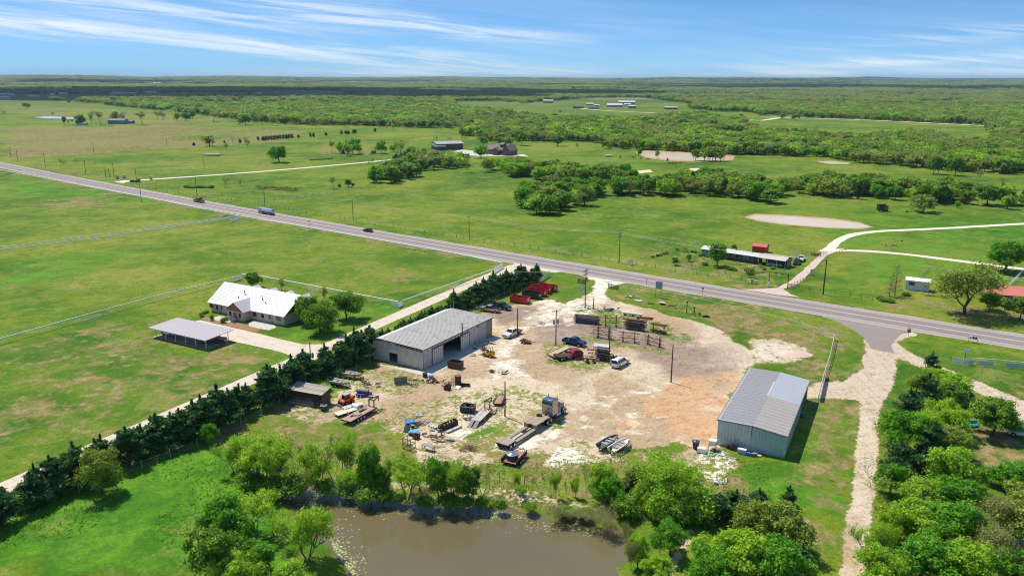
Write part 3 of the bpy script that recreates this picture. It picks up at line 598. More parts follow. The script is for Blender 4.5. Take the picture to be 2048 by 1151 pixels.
# ---------------------------------------------------------------- plants: prototypes share their meshes with every copy
def leafquads(C, Nn, size, rs, elong=1.5, jit=.6):
    """small leaf sprays: quads at C facing roughly along Nn"""
    n = len(C); Nn = Nn + rs.normal(0, jit, (n, 3)); Nn /= np.linalg.norm(Nn, axis=1)[:, None]+1e-9
    a = rs.normal(0, 1, (n, 3)); a -= (a*Nn).sum(1)[:, None]*Nn; a /= np.linalg.norm(a, axis=1)[:, None]+1e-9
    c = np.cross(Nn, a); s_ = (size*rs.uniform(.6, 1.3, n))[:, None]
    a = a*s_*elong/2; c = c*s_/2
    V = np.stack([C-a*.9-c*.3, C-a*.1-c, C+a, C+a*.1+c], 1).reshape(-1, 3)
    return V, np.arange(4*n).reshape(n, 4)
def limbs(rs, H, base, spread, levels, r0, stems=1, k0=.36, up=.55, split=3, wob=.12):
    """branching skeleton -> segments (p,q,r,r2) and tip points"""
    segs = []; tips = []
    def grow(p, d, L, r, lv):
        d = d/np.linalg.norm(d); m_ = p + d*L*.5 + rs.normal(0, wob*L, 3)*.5; q = p + d*L + rs.normal(0, wob*L, 3)
        segs.append((p, m_, r, r*.85)); segs.append((m_, q, r*.85, r*.68))
        if lv == 0: tips.append(q); tips.append(m_); return
        k = split if lv > 1 else split+rs.integers(0, 2)
        t0 = rs.uniform(0, 2*PI)
        for i in range(k):
            t = t0+2*PI*i/k+rs.normal(0, .4); s_ = spread*rs.uniform(.6, 1.25)
            nd = d*(.75) + np.array([math.cos(t)*s_, math.sin(t)*s_, up*rs.uniform(.2, 1)])
            st = q if rs.random() < .65 else m_
            grow(st, nd, L*rs.uniform(.62, .86), r*rs.uniform(.52, .68), lv-1)
    for s_ in range(stems):
        t = 2*PI*s_/max(stems, 1)+rs.uniform(0, 1); off = np.array([math.cos(t), math.sin(t), 0])*(.25 if stems > 1 else 0)
        lean = np.array([math.cos(t), math.sin(t), 0])*(rs.uniform(.2, .6) if stems > 1 else rs.uniform(0, .08))
        grow(off*base, np.array([0, 0, 1.])+lean, H*k0*rs.uniform(.85, 1.1), r0, levels)
    return segs, np.array(tips)
def segmesh(segs, n=5):
    V = []; Fq = []; t = np.linspace(0, 2*PI, n, endpoint=False)
    for p, q, r, r2 in segs:
        d = q-p; L = np.linalg.norm(d)
        if L < 1e-6: continue
        d = d/L; u = np.array([0, 0, 1.]) if abs(d[2]) < .9 else np.array([1., 0, 0]); a = np.cross(d, u); a /= np.linalg.norm(a); c = np.cross(a, d)
        k0 = len(V)
        for P_, rr in ((p-d*r*.3, r), (q+d*r2*.3, r2)):
            for x in t: V.append(P_+(a*math.cos(x)+c*math.sin(x))*rr)
        for i in range(n): Fq.append((k0+i, k0+(i+1) % n, k0+n+(i+1) % n, k0+n+i))
    return np.array(V), np.array(Fq)
def lobes(rs, n, Rr, z0, H, rl, flat_=1.0):
    """foliage masses spread over a crown"""
    out = []
    for i in range(n):
        t = 2.4*i+rs.normal(0, .5); f = (i+.5)/n; zz_ = z0+(H-z0)*(.12+.80*f**.85); w_ = math.sqrt(max(0, 1-((f-.38)/.72)**2))
        rad = Rr*w_*rs.uniform(.25, 1.02)*flat_; out.append((rad*math.cos(t), rad*math.sin(t), zz_, rl*rs.uniform(.55, 1.4)*(1-.25*f)))
    return np.array(out)
def lobeleaves(rs, lb, per, size, squash=.8, elong=1.5, jit=.55):
    Cs, Ns = [], []
    for x, y, z, r in lb:
        m_ = int(per*(r/np.mean(lb[:, 3]))**2); d = rs.normal(0, 1, (m_, 3)); d /= np.linalg.norm(d, axis=1)[:, None]
        d[:, 2] = np.where((d[:, 2] < -.35) & (rs.random(m_) < .6), -d[:, 2], d[:, 2])
        # lumpy shell
        bumpy = 1+.30*np.sin(d[:, 0]*7+x*3)*np.cos(d[:, 1]*6+y*2)+.12*np.sin(d[:, 2]*11+z)
        rad = r*bumpy*np.clip(rs.normal(.90, .24, m_), .3, 1.5)
        Cs.append(np.array([x, y, z])+d*rad[:, None]*np.array([1, 1, squash])); Ns.append(d+np.array([0, 0, .3]))
    C = np.vstack(Cs); N_ = np.vstack(Ns); return leafquads(C, N_, size, rs, elong, jit)
def limbs_to(rs, lb, z0, r0):
    segs = []; top = np.array([rs.normal(0, .15), rs.normal(0, .15), z0*1.1]); segs.append((np.array([0, 0, -.15]), np.array([0, 0, .5]), r0*1.35, r0))
    segs.append((np.array([0, 0, .5]), top, r0, r0*.8))
    for x, y, z, r in lb:
        q = np.array([x, y, z-r*.15]); h = top+np.array([0, 0, (z-z0)*.35]); m_ = h*.5+q*.5+np.array([0, 0, -.12*r])
        segs += [(top, h, r0*.6, r0*.42), (h, m_, r0*.35, r0*.25), (m_, q, r0*.25, r0*.1)]
    return segs
PROTO = {}
def proto(kind, var, det):
    """returns (crown mesh, trunk mesh); every prototype stands 8 m tall"""
    key = (kind, var, det)
    if key in PROTO: return PROTO[key]
    rs = np.random.default_rng(sum(map(ord, kind))*31+var*7+5); H = 8.0
    q = {'hi': 1.0, 'mid': .33, 'lo': .085}[det]; sz = {'hi': 1.0, 'mid': 1.65, 'lo': 3.0}[det]
    mats = {'oak': L_MID, 'fresh': L_FRESH, 'lime': L_LIME, 'olive': L_OLIVE, 'cedar': L_DARK, 'willow': L_LIME, 'bare': L_TAN, 'bush': L_MID, 'limebush': L_LIME, 'spindly': L_OLIVE, 'conical': L_TAN, 'twiggy': L_TAN, 'live': L_MID, 'spring': L_OLIVE}
    lm = mats[kind]; nseg = 5 if det == 'hi' else 4
    if kind in ('oak', 'fresh', 'lime', 'olive', 'live'):
        Rr = {'oak': 4.0, 'fresh': 3.9, 'lime': 3.8, 'olive': 3.9, 'live': 4.3}[kind]; z0 = {'oak': 1.9, 'fresh': 1.7, 'lime': 1.4, 'olive': 1.6, 'live': 2.1}[kind]
        nl = 34 if det != 'lo' else 13; rl = (1.12 if kind != 'live' else 1.45) if det != 'lo' else 1.7
        lb = lobes(rs, nl, Rr*.95, z0, H-.7, rl)
        lb[:, 0] *= rs.uniform(.85, 1.15); lb[:, 1] *= rs.uniform(.85, 1.15)
        dens = {'oak': 430, 'fresh': 400, 'lime': 300, 'olive': 230, 'live': 420}[kind]
        V, Fq = lobeleaves(rs, lb, max(10, dens*q*26/nl), .27*sz, jit=.7)
        sg = limbs_to(rs, lb if det != 'lo' else lb[:4], z0, .24)
        if det == 'hi':
            ex, tips = limbs(rs, H, .2, .75, 3, .16, 1, .30, .5, 3); sg += ex[2:]
    elif kind == 'cedar':
        Cs, Ns = [], []; n = int(3600*q)+60; f = rs.random(n)**1.25; ph = rs.uniform(0, 2*PI, n)
        nb = 26; bz = rs.uniform(.03, .93, nb); bp = rs.uniform(0, 2*PI, nb); bl = (1-bz)**.75*rs.uniform(.75, 1.35, nb)*2.0
        per = n//nb
        for k in range(nb):
            t = rs.random(per)**.6; L = bl[k]+.25; zc = .35+bz[k]*(H-1.2)
            d = np.array([math.cos(bp[k]), math.sin(bp[k]), .42])
            c = np.array([0, 0, zc])+d*(t*L)[:, None]+rs.normal(0, 1, (per, 3))*(.17+.33*(1-bz[k])*(1-.45*t))[:, None]*np.array([1, 1, .8])
            Cs.append(c); Ns.append(np.tile(d*np.array([1, 1, .2]), (per, 1))+rs.normal(0, .3, (per, 3)))
        zt = rs.uniform(H*.5, H, per); rt = (H-zt)/H*1.1
        t = rs.uniform(0, 2*PI, per); Cs.append(np.stack([np.cos(t)*rt*rs.random(per), np.sin(t)*rt*rs.random(per), zt], 1)); Ns.append(np.stack([np.cos(t), np.sin(t), 0*t+.3], 1))
        V, Fq = leafquads(np.vstack(Cs), np.vstack(Ns), .26*sz, rs, 2.0, .45)
        sg = [(np.array([0, 0, -.1]), np.array([0, 0, H*.55]), .16, .09), (np.array([0, 0, H*.55]), np.array([0, 0, H*.96]), .09, .02)]
        for k in range(nb if det == 'hi' else 0):
            zc = .35+bz[k]*(H-1.2); sg.append((np.array([0, 0, zc]), np.array([math.cos(bp[k])*bl[k]*.8, math.sin(bp[k])*bl[k]*.8, zc+.3*bl[k]]), .05, .015))
    elif kind in ('willow', 'spindly', 'bare', 'twiggy', 'spring'):
        lv = {'willow': 4, 'spindly': 4, 'bare': 5, 'twiggy': 4, 'spring': 6}[kind]; lv = lv if det == 'hi' else (min(lv, 4) if det == 'mid' else 3)
        st = {'willow': 3, 'spindly': 2, 'bare': 1, 'twiggy': 5, 'spring': 1}[kind]
        segs, tips = limbs(rs, H, 1.0, {'willow': .55, 'spindly': .40, 'bare': .66, 'twiggy': .5, 'spring': .80}[kind], lv, {'willow': .12, 'spindly': .08, 'bare': .17, 'twiggy': .05, 'spring': .17}[kind], st, {'bare': .27, 'twiggy': .34, 'spring': .20, 'willow': .26}.get(kind, .30), .55, 3 if kind != 'spindly' else 2)
        zmx = tips[:, 2].max(); s_ = H/zmx*.97; sg = [(p*s_, q_*s_, max(r, .020), max(r2, .014)) for p, q_, r, r2 in segs]; tips = tips*s_
        per = {'willow': 13, 'spindly': 7, 'bare': 7, 'twiggy': 4, 'spring': 4}[kind]; spr = {'willow': .27, 'spindly': .40, 'bare': .30, 'twiggy': .3, 'spring': .35}[kind]
        if det == 'mid': per = max(3, int(per*.9))
        if det == 'lo': per = max(9, int(per*.8)); spr *= 1.9
        C = np.repeat(tips, per, 0)+rs.normal(0, spr, (len(tips)*per, 3)); V, Fq = leafquads(C, rs.normal(0, 1, C.shape)+np.array([0, 0, .4]), {'bare': .13, 'twiggy': .12, 'willow': .17, 'spindly': .17, 'spring': .16}[kind]*sz, rs, 1.6, .5)
        nseg = 4 if det == 'hi' else 3
    elif kind == 'conical':
        sg = [(np.array([0, 0, 0]), np.array([0, 0, H]), .16, .03)]; Cs = []
        for k in range(90 if det == 'hi' else 50):
            z = .6+rs.random()**1.1*(H-1); t = rs.uniform(0, 2*PI); L = (1-z/H)**.8*2.2+.2; a_ = np.array([0, 0, z]); e_ = np.array([math.cos(t)*L, math.sin(t)*L, z+.35*L]); sg.append((a_, e_, .03, .012))
            for j in range(3):
                w_ = rs.uniform(.3, 1); p_ = a_+(e_-a_)*w_; sg.append((p_, p_+rs.normal(0, .35*L*.5+.1, 3), .018, .008))
            Cs.append(a_+(e_-a_)*rs.uniform(.2, 1.1, (5, 1))+rs.normal(0, .12, (5, 3)))
        C = np.vstack(Cs); V, Fq = leafquads(C, rs.normal(0, 1, C.shape), .12*sz, rs, 1.5, .5); nseg = 3
    else:                                   # bush, limebush: low mound to the ground
        nl = 11 if det != 'lo' else 6; lb = []
        for i in range(nl):
            t = 2.4*i; rad = 3.3*math.sqrt((i+.3)/nl)*.85; lb.append((rad*math.cos(t), rad*math.sin(t), 2.2+rs.uniform(-.6, 2.6)*(1-rad/5), 2.1*rs.uniform(.8, 1.2)))
        V, Fq = lobeleaves(rs, np.array(lb), 330*q+12, .46*sz, .95); V[:, 2] = np.abs(V[:, 2])
        sg = [(np.array([0, 0, 0]), np.array([x*.8, y*.8, z]), .09, .03) for x, y, z, r in lb]
    tV, tF = segmesh(sg, nseg)
    pr = (npmesh('crown', V, Fq, lm), npmesh('trunk', tV, tF, TWIG if kind in ('bare', 'twiggy', 'conical') else (BARKG if kind in ('willow', 'spindly') else BARK)))
    PROTO[key] = pr; return pr
_tv = [0]
NV = {'hi': 4, 'mid': 3, 'lo': 3}
def tree(kind, x, y, H, label, group=None, det=None, width=1.0, name=None, cat=None, z=0.0, var=None):
    d_ = math.hypot(x, y); det = det or ('hi' if d_ < 235 else ('mid' if d_ < 620 else 'lo'))
    _tv[0] += 1; v_ = var if var is not None else (_tv[0]*7) % NV[det]
    cm, tm = proto(kind, v_, det)
    name = name or {'cedar': 'cedar_tree', 'oak': 'oak_tree', 'live': 'oak_tree', 'bush': 'shrub', 'limebush': 'shrub', 'willow': 'willow_tree', 'bare': 'bare_tree', 'conical': 'bare_tree', 'twiggy': 'brush', 'spindly': 'young_tree'}.get(kind, 'leafy_tree')
    cat = cat or ('shrub' if kind in ('bush', 'limebush', 'twiggy') else 'tree')
    t = thing(name, label, cat, (x, y), (_tv[0]*2.399) % 6.283, group, z)
    s_ = H/8.0; t.scale = (s_*width, s_*width, s_)
    ob('trunk', tm, t); ob('crown', cm, t)
    return t
def ptree(kind, u, v, vt, label, group=None, wpx=None, **kw):
    """tree whose foot shows at (u,v) and whose top reaches row vt"""
    x, y = G(u, v); H = HT(u, v, vt); w = 1.0
    if wpx:
        m_per_px = math.hypot(y, CAMH)/FPX; base = {'cedar': .58, 'willow': .85, 'spindly': .6, 'bare': .95, 'conical': .55, 'bush': 1.15, 'limebush': 1.15, 'twiggy': 1.0, 'live': 1.15}.get(kind, 1.02)
        w = max(.45, min(2.4, wpx*m_per_px/(H*base)))
    return tree(kind, x, y, H, label, group, width=w, **kw)
# ---- the cedar row along the lane
rnd = random.Random(11)
c0, c1 = G(-60, 1085), G(735, 722); c2 = G(1072, 560)
def lerp(a, c, t): return (a[0]+(c[0]-a[0])*t, a[1]+(c[1]-a[1])*t)
CROW = 'cedars in the windbreak row beside the lane'
n = 0
path = resamp([G(-60, 1078), G(45, 1027), G(159, 968), G(395, 876), G(560, 800), G(625, 764), G(735, 716), G(885, 640), G(985, 592), G(1072, 562)], .5)
s_ = 0.0; i_ = 0
while i_ < len(path):
    x, y = path[int(i_)]; u, v = PX(x, y, 0)
    if u < 600: where = 'in the lower left stretch of the windbreak row'
    elif u < 740: where = 'by the roadside pole left of the grey workshop'
    elif u < 900: where = 'in the row behind the grey workshop'
    else: where = 'in the row behind the roll off containers and pickups'
    H = rnd.uniform(6.0, 8.6)*(1.0 if u < 740 else (.62 if u < 905 else .84))
    jx, jy = rnd.uniform(-.7, .7), rnd.uniform(-.7, .7)
    tree('cedar', x+jx, y+jy, H, 'dark green cedar ' + where, CROW+(' '+where.split(' ', 1)[1] if False else ''), width=rnd.uniform(1.2, 1.7))
    i_ += 2*rnd.uniform(2.0, 3.1)
# groups must not mix labels
for o in list(COL.objects):
    if o.get('group') == CROW: o['group'] = 'cedars ' + o['label'].split('cedar ', 1)[1]
T = ptree
# near the white roofed house
T('live', 611, 645, 590, 'round leafy oak touching the right gable of the white roofed house', wpx=56)
T('live', 640, 664, 603, 'big round oak nearest the driveway right of the white roofed house', wpx=70)
T('live', 693, 638, 583, 'round oak standing alone on the lawn right of the white roofed house', wpx=70)
T('lime', 655, 668, 641, 'small yellowish tree tucked under the big round oak', wpx=28)
T('oak', 508, 575, 543, 'bushy tree behind the left half of the white metal roof', wpx=34)
T('bare', 563, 582, 556, 'brownish sparse tree behind the middle of the white metal roof', wpx=26)
T('bare', 650, 604, 571, 'thin brownish tree between house and white field fence', wpx=22)
T('bush', 424, 640, 625, 'young green shrub in the mulch bed left of the porch', wpx=9)
T('bush', 446, 645, 632, 'dark bushy shrub in the mulch bed before the porch', wpx=12)
for i, (u, v) in enumerate([(402, 630), (408, 627), (414, 625), (404, 634)]): T('bush', u, v, v-7, 'round clipped shrub in the bed at the left end of the white roofed house', 'clipped shrubs at the left end of the white roofed house', wpx=9)
# willows and brush along the near pond
WL = 'wispy yellow green willow on the far bank of the near pond'
far = [(470, 940, 868, 'willow', 60, 'leaning bare limbed willow at the upper left corner of the near pond'), (520, 965, 868, 'willow', 110, 'large spreading many stemmed willow at the left end of the far bank'), (555, 975, 880, 'willow', 80, 'tall willow over the dark brush on the far bank'),
       (592, 945, 860, 'spindly', 40, 'slender leaning sapling left of the little wooden gate'), (638, 975, 885, 'willow', 70, 'thin willow just right of the little wooden gate'), (668, 962, 885, 'spindly', 60, 'pale spindly tree behind the pond willows'),
       (690, 955, 868, 'willow', 56, 'yellow green tree right of the little wooden gate'), (700, 985, 935, 'willow', 50, 'low yellow green tree at the water behind the pads'), (742, 985, 888, 'fresh', 56, 'narrow bright green tree on the far bank below the wire cage'), (735, 930, 868, 'spindly', 26, 'lime green sapling top above the narrow green tree'),
       (765, 985, 930, 'oak', 50, 'dark green tree leaning over the far bank'), (815, 1000, 912, 'willow', 84, 'willow leaning left over the water below the scrap heaps'), (845, 1005, 905, 'spindly', 40, 'thin forked tree below the brush pile'),
       (878, 1005, 913, 'fresh', 56, 'upright green tree below the brush pile'), (905, 1008, 922, 'willow', 56, 'yellow green tree left of the blue roofed trailer'), (935, 1002, 930, 'oak', 52, 'dark leafed tree at the pond below the tank trailer'),
       (966, 990, 925, 'spindly', 26, 'bare forked sapling left of the tank trailer'), (978, 985, 920, 'spindly', 22, 'thin forked sapling below the tank trailer')]
for u, v, vt, k, w, lb_ in far: T(k, u, v, vt, lb_, wpx=w)
for i, (u, v, h) in enumerate([(1035, 985, 45), (1060, 990, 50), (1080, 985, 44), (1110, 995, 55), (1118, 990, 60), (1135, 992, 45), (1150, 995, 42), (1172, 990, 75), (1190, 995, 50), (1042, 1000, 30), (1095, 1008, 32), (1020, 995, 36)]):
    T('spindly' if i % 3 else 'willow', u, v, v-h, 'thin sparse sapling in the line behind the bare earth bank', 'saplings along the far bank of the near pond', wpx=20)
for i, (u, v, h, w) in enumerate([(505, 975, 36, 60), (545, 985, 40, 70), (585, 988, 44, 70), (490, 955, 20, 34), (650, 985, 34, 46), (690, 992, 30, 40), (735, 1000, 40, 56), (770, 1000, 30, 44), (800, 1003, 22, 26), (850, 1012, 26, 40), (900, 1012, 30, 54), (935, 1012, 26, 34), (962, 1014, 28, 30), (1002, 1018, 26, 26), (1060, 1018, 16, 30), (1130, 1026, 16, 40), (1170, 1030, 18, 40)]):
    T('bush', u, v, v-h, 'dark green brush clump at the waterline of the far bank', 'brush clumps along the far bank of the near pond', wpx=w)
for i, (u, v, h, w) in enumerate([(560, 960, 46, 60), (610, 978, 36, 60), (840, 1008, 36, 50), (1110, 1036, 30, 60), (1190, 1050, 34, 70), (1215, 1062, 34, 60), (1150, 1040, 24, 50), (700, 990, 40, 46), (1255, 1100, 60, 40), (1262, 1140, 70, 44)]):
    T('twiggy', u, v, v-h, 'grey leafless brush leaning over the pond edge', 'leafless brush around the near pond', wpx=w)
# left shore clump
for u, v, vt, k, w, lb_ in [(455, 1110, 995, 'fresh', 100, 'dense deep green tree on the left shore of the pond'), (430, 1165, 1050, 'oak', 110, 'dark green tree at the bottom edge left of the pond'), (505, 1075, 985, 'willow', 110, 'broad yellow green willow on the left shore'),
                            (616, 1115, 1005, 'willow', 95, 'lone yellow green willow leaning out over the water'), (515, 1150, 1085, 'fresh', 90, 'dark leafy bush below the left shore willow'), (580, 1175, 1115, 'limebush', 70, 'bright low bush at the bottom edge by the pond'),
                            (560, 1090, 1030, 'spindly', 70, 'sparse willow between the lone willow and the green clump'), (480, 1190, 1100, 'lime', 90, 'bright green tree at the bottom edge left of the pond')]: T(k, u, v, vt, lb_, wpx=w)
# trees in the windbreak that are not cedars
T('olive', 205, 985, 893, 'yellow green tree growing through the lower cedar row', wpx=80)
T('fresh', 420, 890, 845, 'light green sapling in the cedar row above the bright meadow', wpx=34)
for u, v in ((612, 768), (630, 770), (650, 780), (640, 792)): T('limebush', u, v, v-16, 'bright green bush beside the open lumber shed', 'bright bushes beside the open lumber shed', wpx=30)
# thicket between the pond and the shed
for u, v, vt, k, w, lb_ in [(1200, 1000, 925, 'lime', 60, 'yellow green tree at the left end of the thicket'), (1235, 985, 898, 'spindly', 70, 'tall sparse green tree below the two boats'), (1265, 990, 930, 'cedar', 60, 'dark cedar in the thicket below the two boats'), (1215, 1010, 950, 'fresh', 60, 'green tree over the pond corner'),
                            (1335, 1010, 908, 'willow', 120, 'broad pale willow above the thicket'), (1365, 1005, 925, 'lime', 70, 'lime tree beside the broad pale willow'), (1295, 1020, 965, 'lime', 70, 'low lime tree in the middle of the thicket'), (1320, 1040, 960, 'limebush', 70, 'bushy lime growth in the thicket'), (1400, 1035, 960, 'limebush', 90, 'yellowish bush at the right end of the thicket'),
                            (1395, 1040, 985, 'bush', 80, 'dark bush under the yellowish bush'), (1250, 1030, 980, 'bush', 60, 'dark brush under the thicket'), (1360, 1050, 1000, 'oak', 70, 'dark green tree low in the thicket'),
                            (1435, 1045, 985, 'cedar', 70, 'dark cedar left of the olive tree'), (1470, 1030, 978, 'cedar', 70, 'cedar just above the spreading olive green trees'), (1577, 1012, 968, 'cedar', 34, 'small dark cedar on the grass below the metal shed'), (1515, 1030, 975, 'cedar', 60, 'broad cedar below the metal shed'),
                            (1500, 1085, 1000, 'olive', 90, 'olive green tree left of the cedar on the slope'), (1560, 1100, 1005, 'olive', 110, 'large olive green tree nearest the blue grey shed'), (1445, 1120, 1060, 'bush', 70, 'dark bush between olive tree and path'),
                            (1480, 1165, 1065, 'lime', 130, 'big bright green tree at the bottom edge'), (1430, 1180, 1095, 'fresh', 100, 'leafy green tree left of the big bright tree at the bottom edge'), (1560, 1190, 1080, 'fresh', 110, 'deep green tree at the bottom edge by the lane'), (1600, 1150, 1085, 'cedar', 70, 'dark cedar beside the lane at the bottom'),
                            (1340, 1110, 1040, 'fresh', 66, 'bright green tree left of the sandy path'), (1275, 1135, 1065, 'lime', 50, 'lime tree at the lower right pond shore'), (1310, 1165, 1110, 'lime', 60, 'lime tree at the bottom edge right of the pond'), (1410, 1120, 1065, 'limebush', 60, 'bush right of the sandy path'), (1385, 1180, 1140, 'limebush', 60, 'low bush on the sandy path at the bottom edge'), (1525, 1130, 1080, 'lime', 90, 'yellow green tree in front of the olive green tree')]: T(k, u, v, vt, lb_, wpx=w)
# right hand wood along the lane
for u, v, vt, k, w, lb_ in [(1862, 740, 702, 'cedar', 34, 'pointed dark cedar at the top of the right hand wood'), (1872, 775, 735, 'lime', 60, 'pale green tree right of the pointed cedar'), (1832, 785, 745, 'olive', 44, 'olive tree at the upper left of the right hand wood'), (1850, 820, 745, 'cedar', 70, 'large dark cedar in the right hand wood'),
                            (1815, 830, 775, 'cedar', 54, 'dark cedar at the lane edge of the right hand wood'), (1905, 790, 745, 'lime', 70, 'yellow green tree at the right side of the wood'), (1900, 815, 765, 'oak', 70, 'dark leafed tree before the hidden roof'), (1935, 812, 780, 'cedar', 30, 'small dark cedar beside the hidden roof'),
                            (1885, 855, 795, 'lime', 66, 'bright lime tree below the dark cedars'), (1910, 875, 815, 'lime', 70, 'bright yellow green tree left of the lone oak'), (1800, 900, 818, 'fresh', 90, 'bright green tree leaning over the lane'), (1850, 890, 820, 'lime', 70, 'lime tree above the dark hollow of the wood'), (1765, 885, 835, 'spindly', 30, 'thin branch of green over the lane edge'),
                            (1860, 925, 840, 'cedar', 66, 'grey green cedar in the middle of the right hand wood'), (1905, 925, 850, 'olive', 84, 'olive crowned tree in the middle of the right hand wood'), (1795, 950, 880, 'cedar', 70, 'dark cedar low at the lane edge'), (1840, 955, 900, 'cedar', 60, 'second dark cedar low at the lane edge'),
                            (1900, 980, 890, 'lime', 100, 'round yellow green tree above the clearing'), (1930, 985, 920, 'fresh', 60, 'bright green tree right of the round yellow one'), (1945, 945, 905, 'bare', 40, 'brownish bare tree by the shaded clearing'), (1780, 990, 925, 'fresh', 60, 'young green tree low along the lane'), (1800, 1025, 950, 'spindly', 90, 'feathery green sapling growth along the lane'),
                            (1850, 1030, 955, 'lime', 100, 'broad light green crown in the lower wood'), (1905, 1030, 950, 'fresh', 100, 'bright green crown in the lower wood'), (1940, 1010, 955, 'cedar', 40, 'small dark cedar beside the clearing'), (1985, 870, 795, 'oak', 96, 'lone round oak with dark trunk on the right lawn'),
                            (2020, 975, 925, 'fresh', 90, 'bright green tree at the right edge below the white car'), (1785, 1090, 1010, 'lime', 60, 'lime tree leaning over the lane near the bottom'), (1745, 1130, 1035, 'willow', 70, 'sparse green tree standing over the lane'), (1830, 1090, 1000, 'lime', 110, 'large light green tree in the lower right wood'),
                            (1900, 1100, 1005, 'fresh', 120, 'large bright green tree in the lower right wood'), (1960, 1085, 985, 'bare', 110, 'grey branched tree in the lower right wood'), (2025, 1080, 985, 'olive', 120, 'grey green tree at the lower right edge'), (1990, 1150, 1050, 'bare', 110, 'forked bare trunk tree at the lower right'),
                            (1840, 1165, 1070, 'fresh', 130, 'bright green tree at the bottom edge of the right wood'), (1930, 1175, 1080, 'lime', 120, 'lime tree at the bottom edge of the right wood'), (1760, 1185, 1090, 'lime', 90, 'lime tree at the bottom edge beside the lane'), (2040, 1180, 1100, 'fresh', 110, 'green tree in the lower right corner'), (2045, 1020, 960, 'olive', 80, 'olive tree at the right edge above the corner')]: T(k, u, v, vt, lb_, wpx=w)
# farther homestead on the right
T('spring', 1929, 628, 515, 'great spreading oak with thin spring leaf beside the red roofed house', wpx=170, det='hi', var=1, name='oak_tree')
T('oak', 1979, 620, 582, 'small round tree before the red roofed house', wpx=42)
T('oak', 2040, 640, 590, 'dark round tree at the right edge by the red roofed house', wpx=56)
T('bush', 2010, 612, 592, 'dark shrub under the red roof', wpx=30)
T('conical', 1789, 591, 528, 'tall leafless conical tree left of the small white shed', wpx=40)
T('conical', 1778, 593, 550, 'shorter leafless conical tree left of the small white shed', wpx=34)
T('fresh', 2010, 543, 480, 'big fresh green tree at the right end of the white track', wpx=74, det='hi')
T('bare', 1985, 577, 553, 'brown leafless bush behind the great oak', wpx=28)
T('spindly', 1862, 590, 562, 'pale sparse bush right of the small white shed', wpx=30)
for u, v in ((1768, 602), (1780, 604), (1760, 598), (1812, 590)): T('bush', u, v, v-9, 'dark green shrub in the flower bed below the conical trees', 'shrubs below the conical trees', wpx=20)
T('fresh', 1434, 533, 484, 'bright green tree in front of the long grey house', wpx=42)
for u, v, h, k, lb_ in [(1350, 530, 16, 'oak', 'small upright brown green tree on the left lawn of the long house'), (1377, 523, 16, 'olive', 'little round tree behind the upright brown one'), (1410, 530, 9, 'bush', 'dark round bush left of the bright green tree'), (1367, 533, 12, 'spindly', 'thin sapling left of the dark round bush'),
                        (1382, 536, 12, 'spindly', 'thin sapling beside the dark round bush'), (1462, 540, 8, 'bush', 'wide dark bush below the bright green tree'), (1470, 541, 6, 'bush', 'small dark bush right of the wide dark bush'), (1500, 556, 22, 'olive', 'crooked little tree behind the roadside bench frame'), (1494, 548, 14, 'oak', 'dark little tree left of the crooked one'),
                        (1520, 543, 16, 'bare', 'reddish sapling in front of the long house'), (1478, 535, 10, 'spindly', 'sapling in front of the porch of the long house'), (1450, 545, 8, 'spindly', 'tiny sapling on the front lawn'), (1546, 538, 7, 'bush', 'low bush by the carport of the long house'), (1528, 539, 6, 'bush', 'low bush before the silver car'), (1416, 490, 12, 'oak', 'small tree showing behind the roof of the long house')]:
    T(k, u if u != 1416 else 1468, v if u != 1416 else 500, (v if u != 1416 else 500)-h, lb_, wpx=h*.95 if k != 'bush' else h*1.7)
for u, v in ((1305, 515), (1315, 512), (1321, 511), (1327, 509), (1333, 507), (1354, 500), (1384, 504), (1390, 505), (1400, 512), (1415, 514)): T('bush', u, v, v-6, 'round shrub in the curved row left of the long grey house', 'shrubs in the curved row left of the long grey house', wpx=8)
T('bare', 1368, 502, 493, 'rust red shrub at the back of the left lawn', wpx=14); T('bare', 1373, 503, 496, 'smaller rust red shrub at the back of the left lawn', wpx=9)
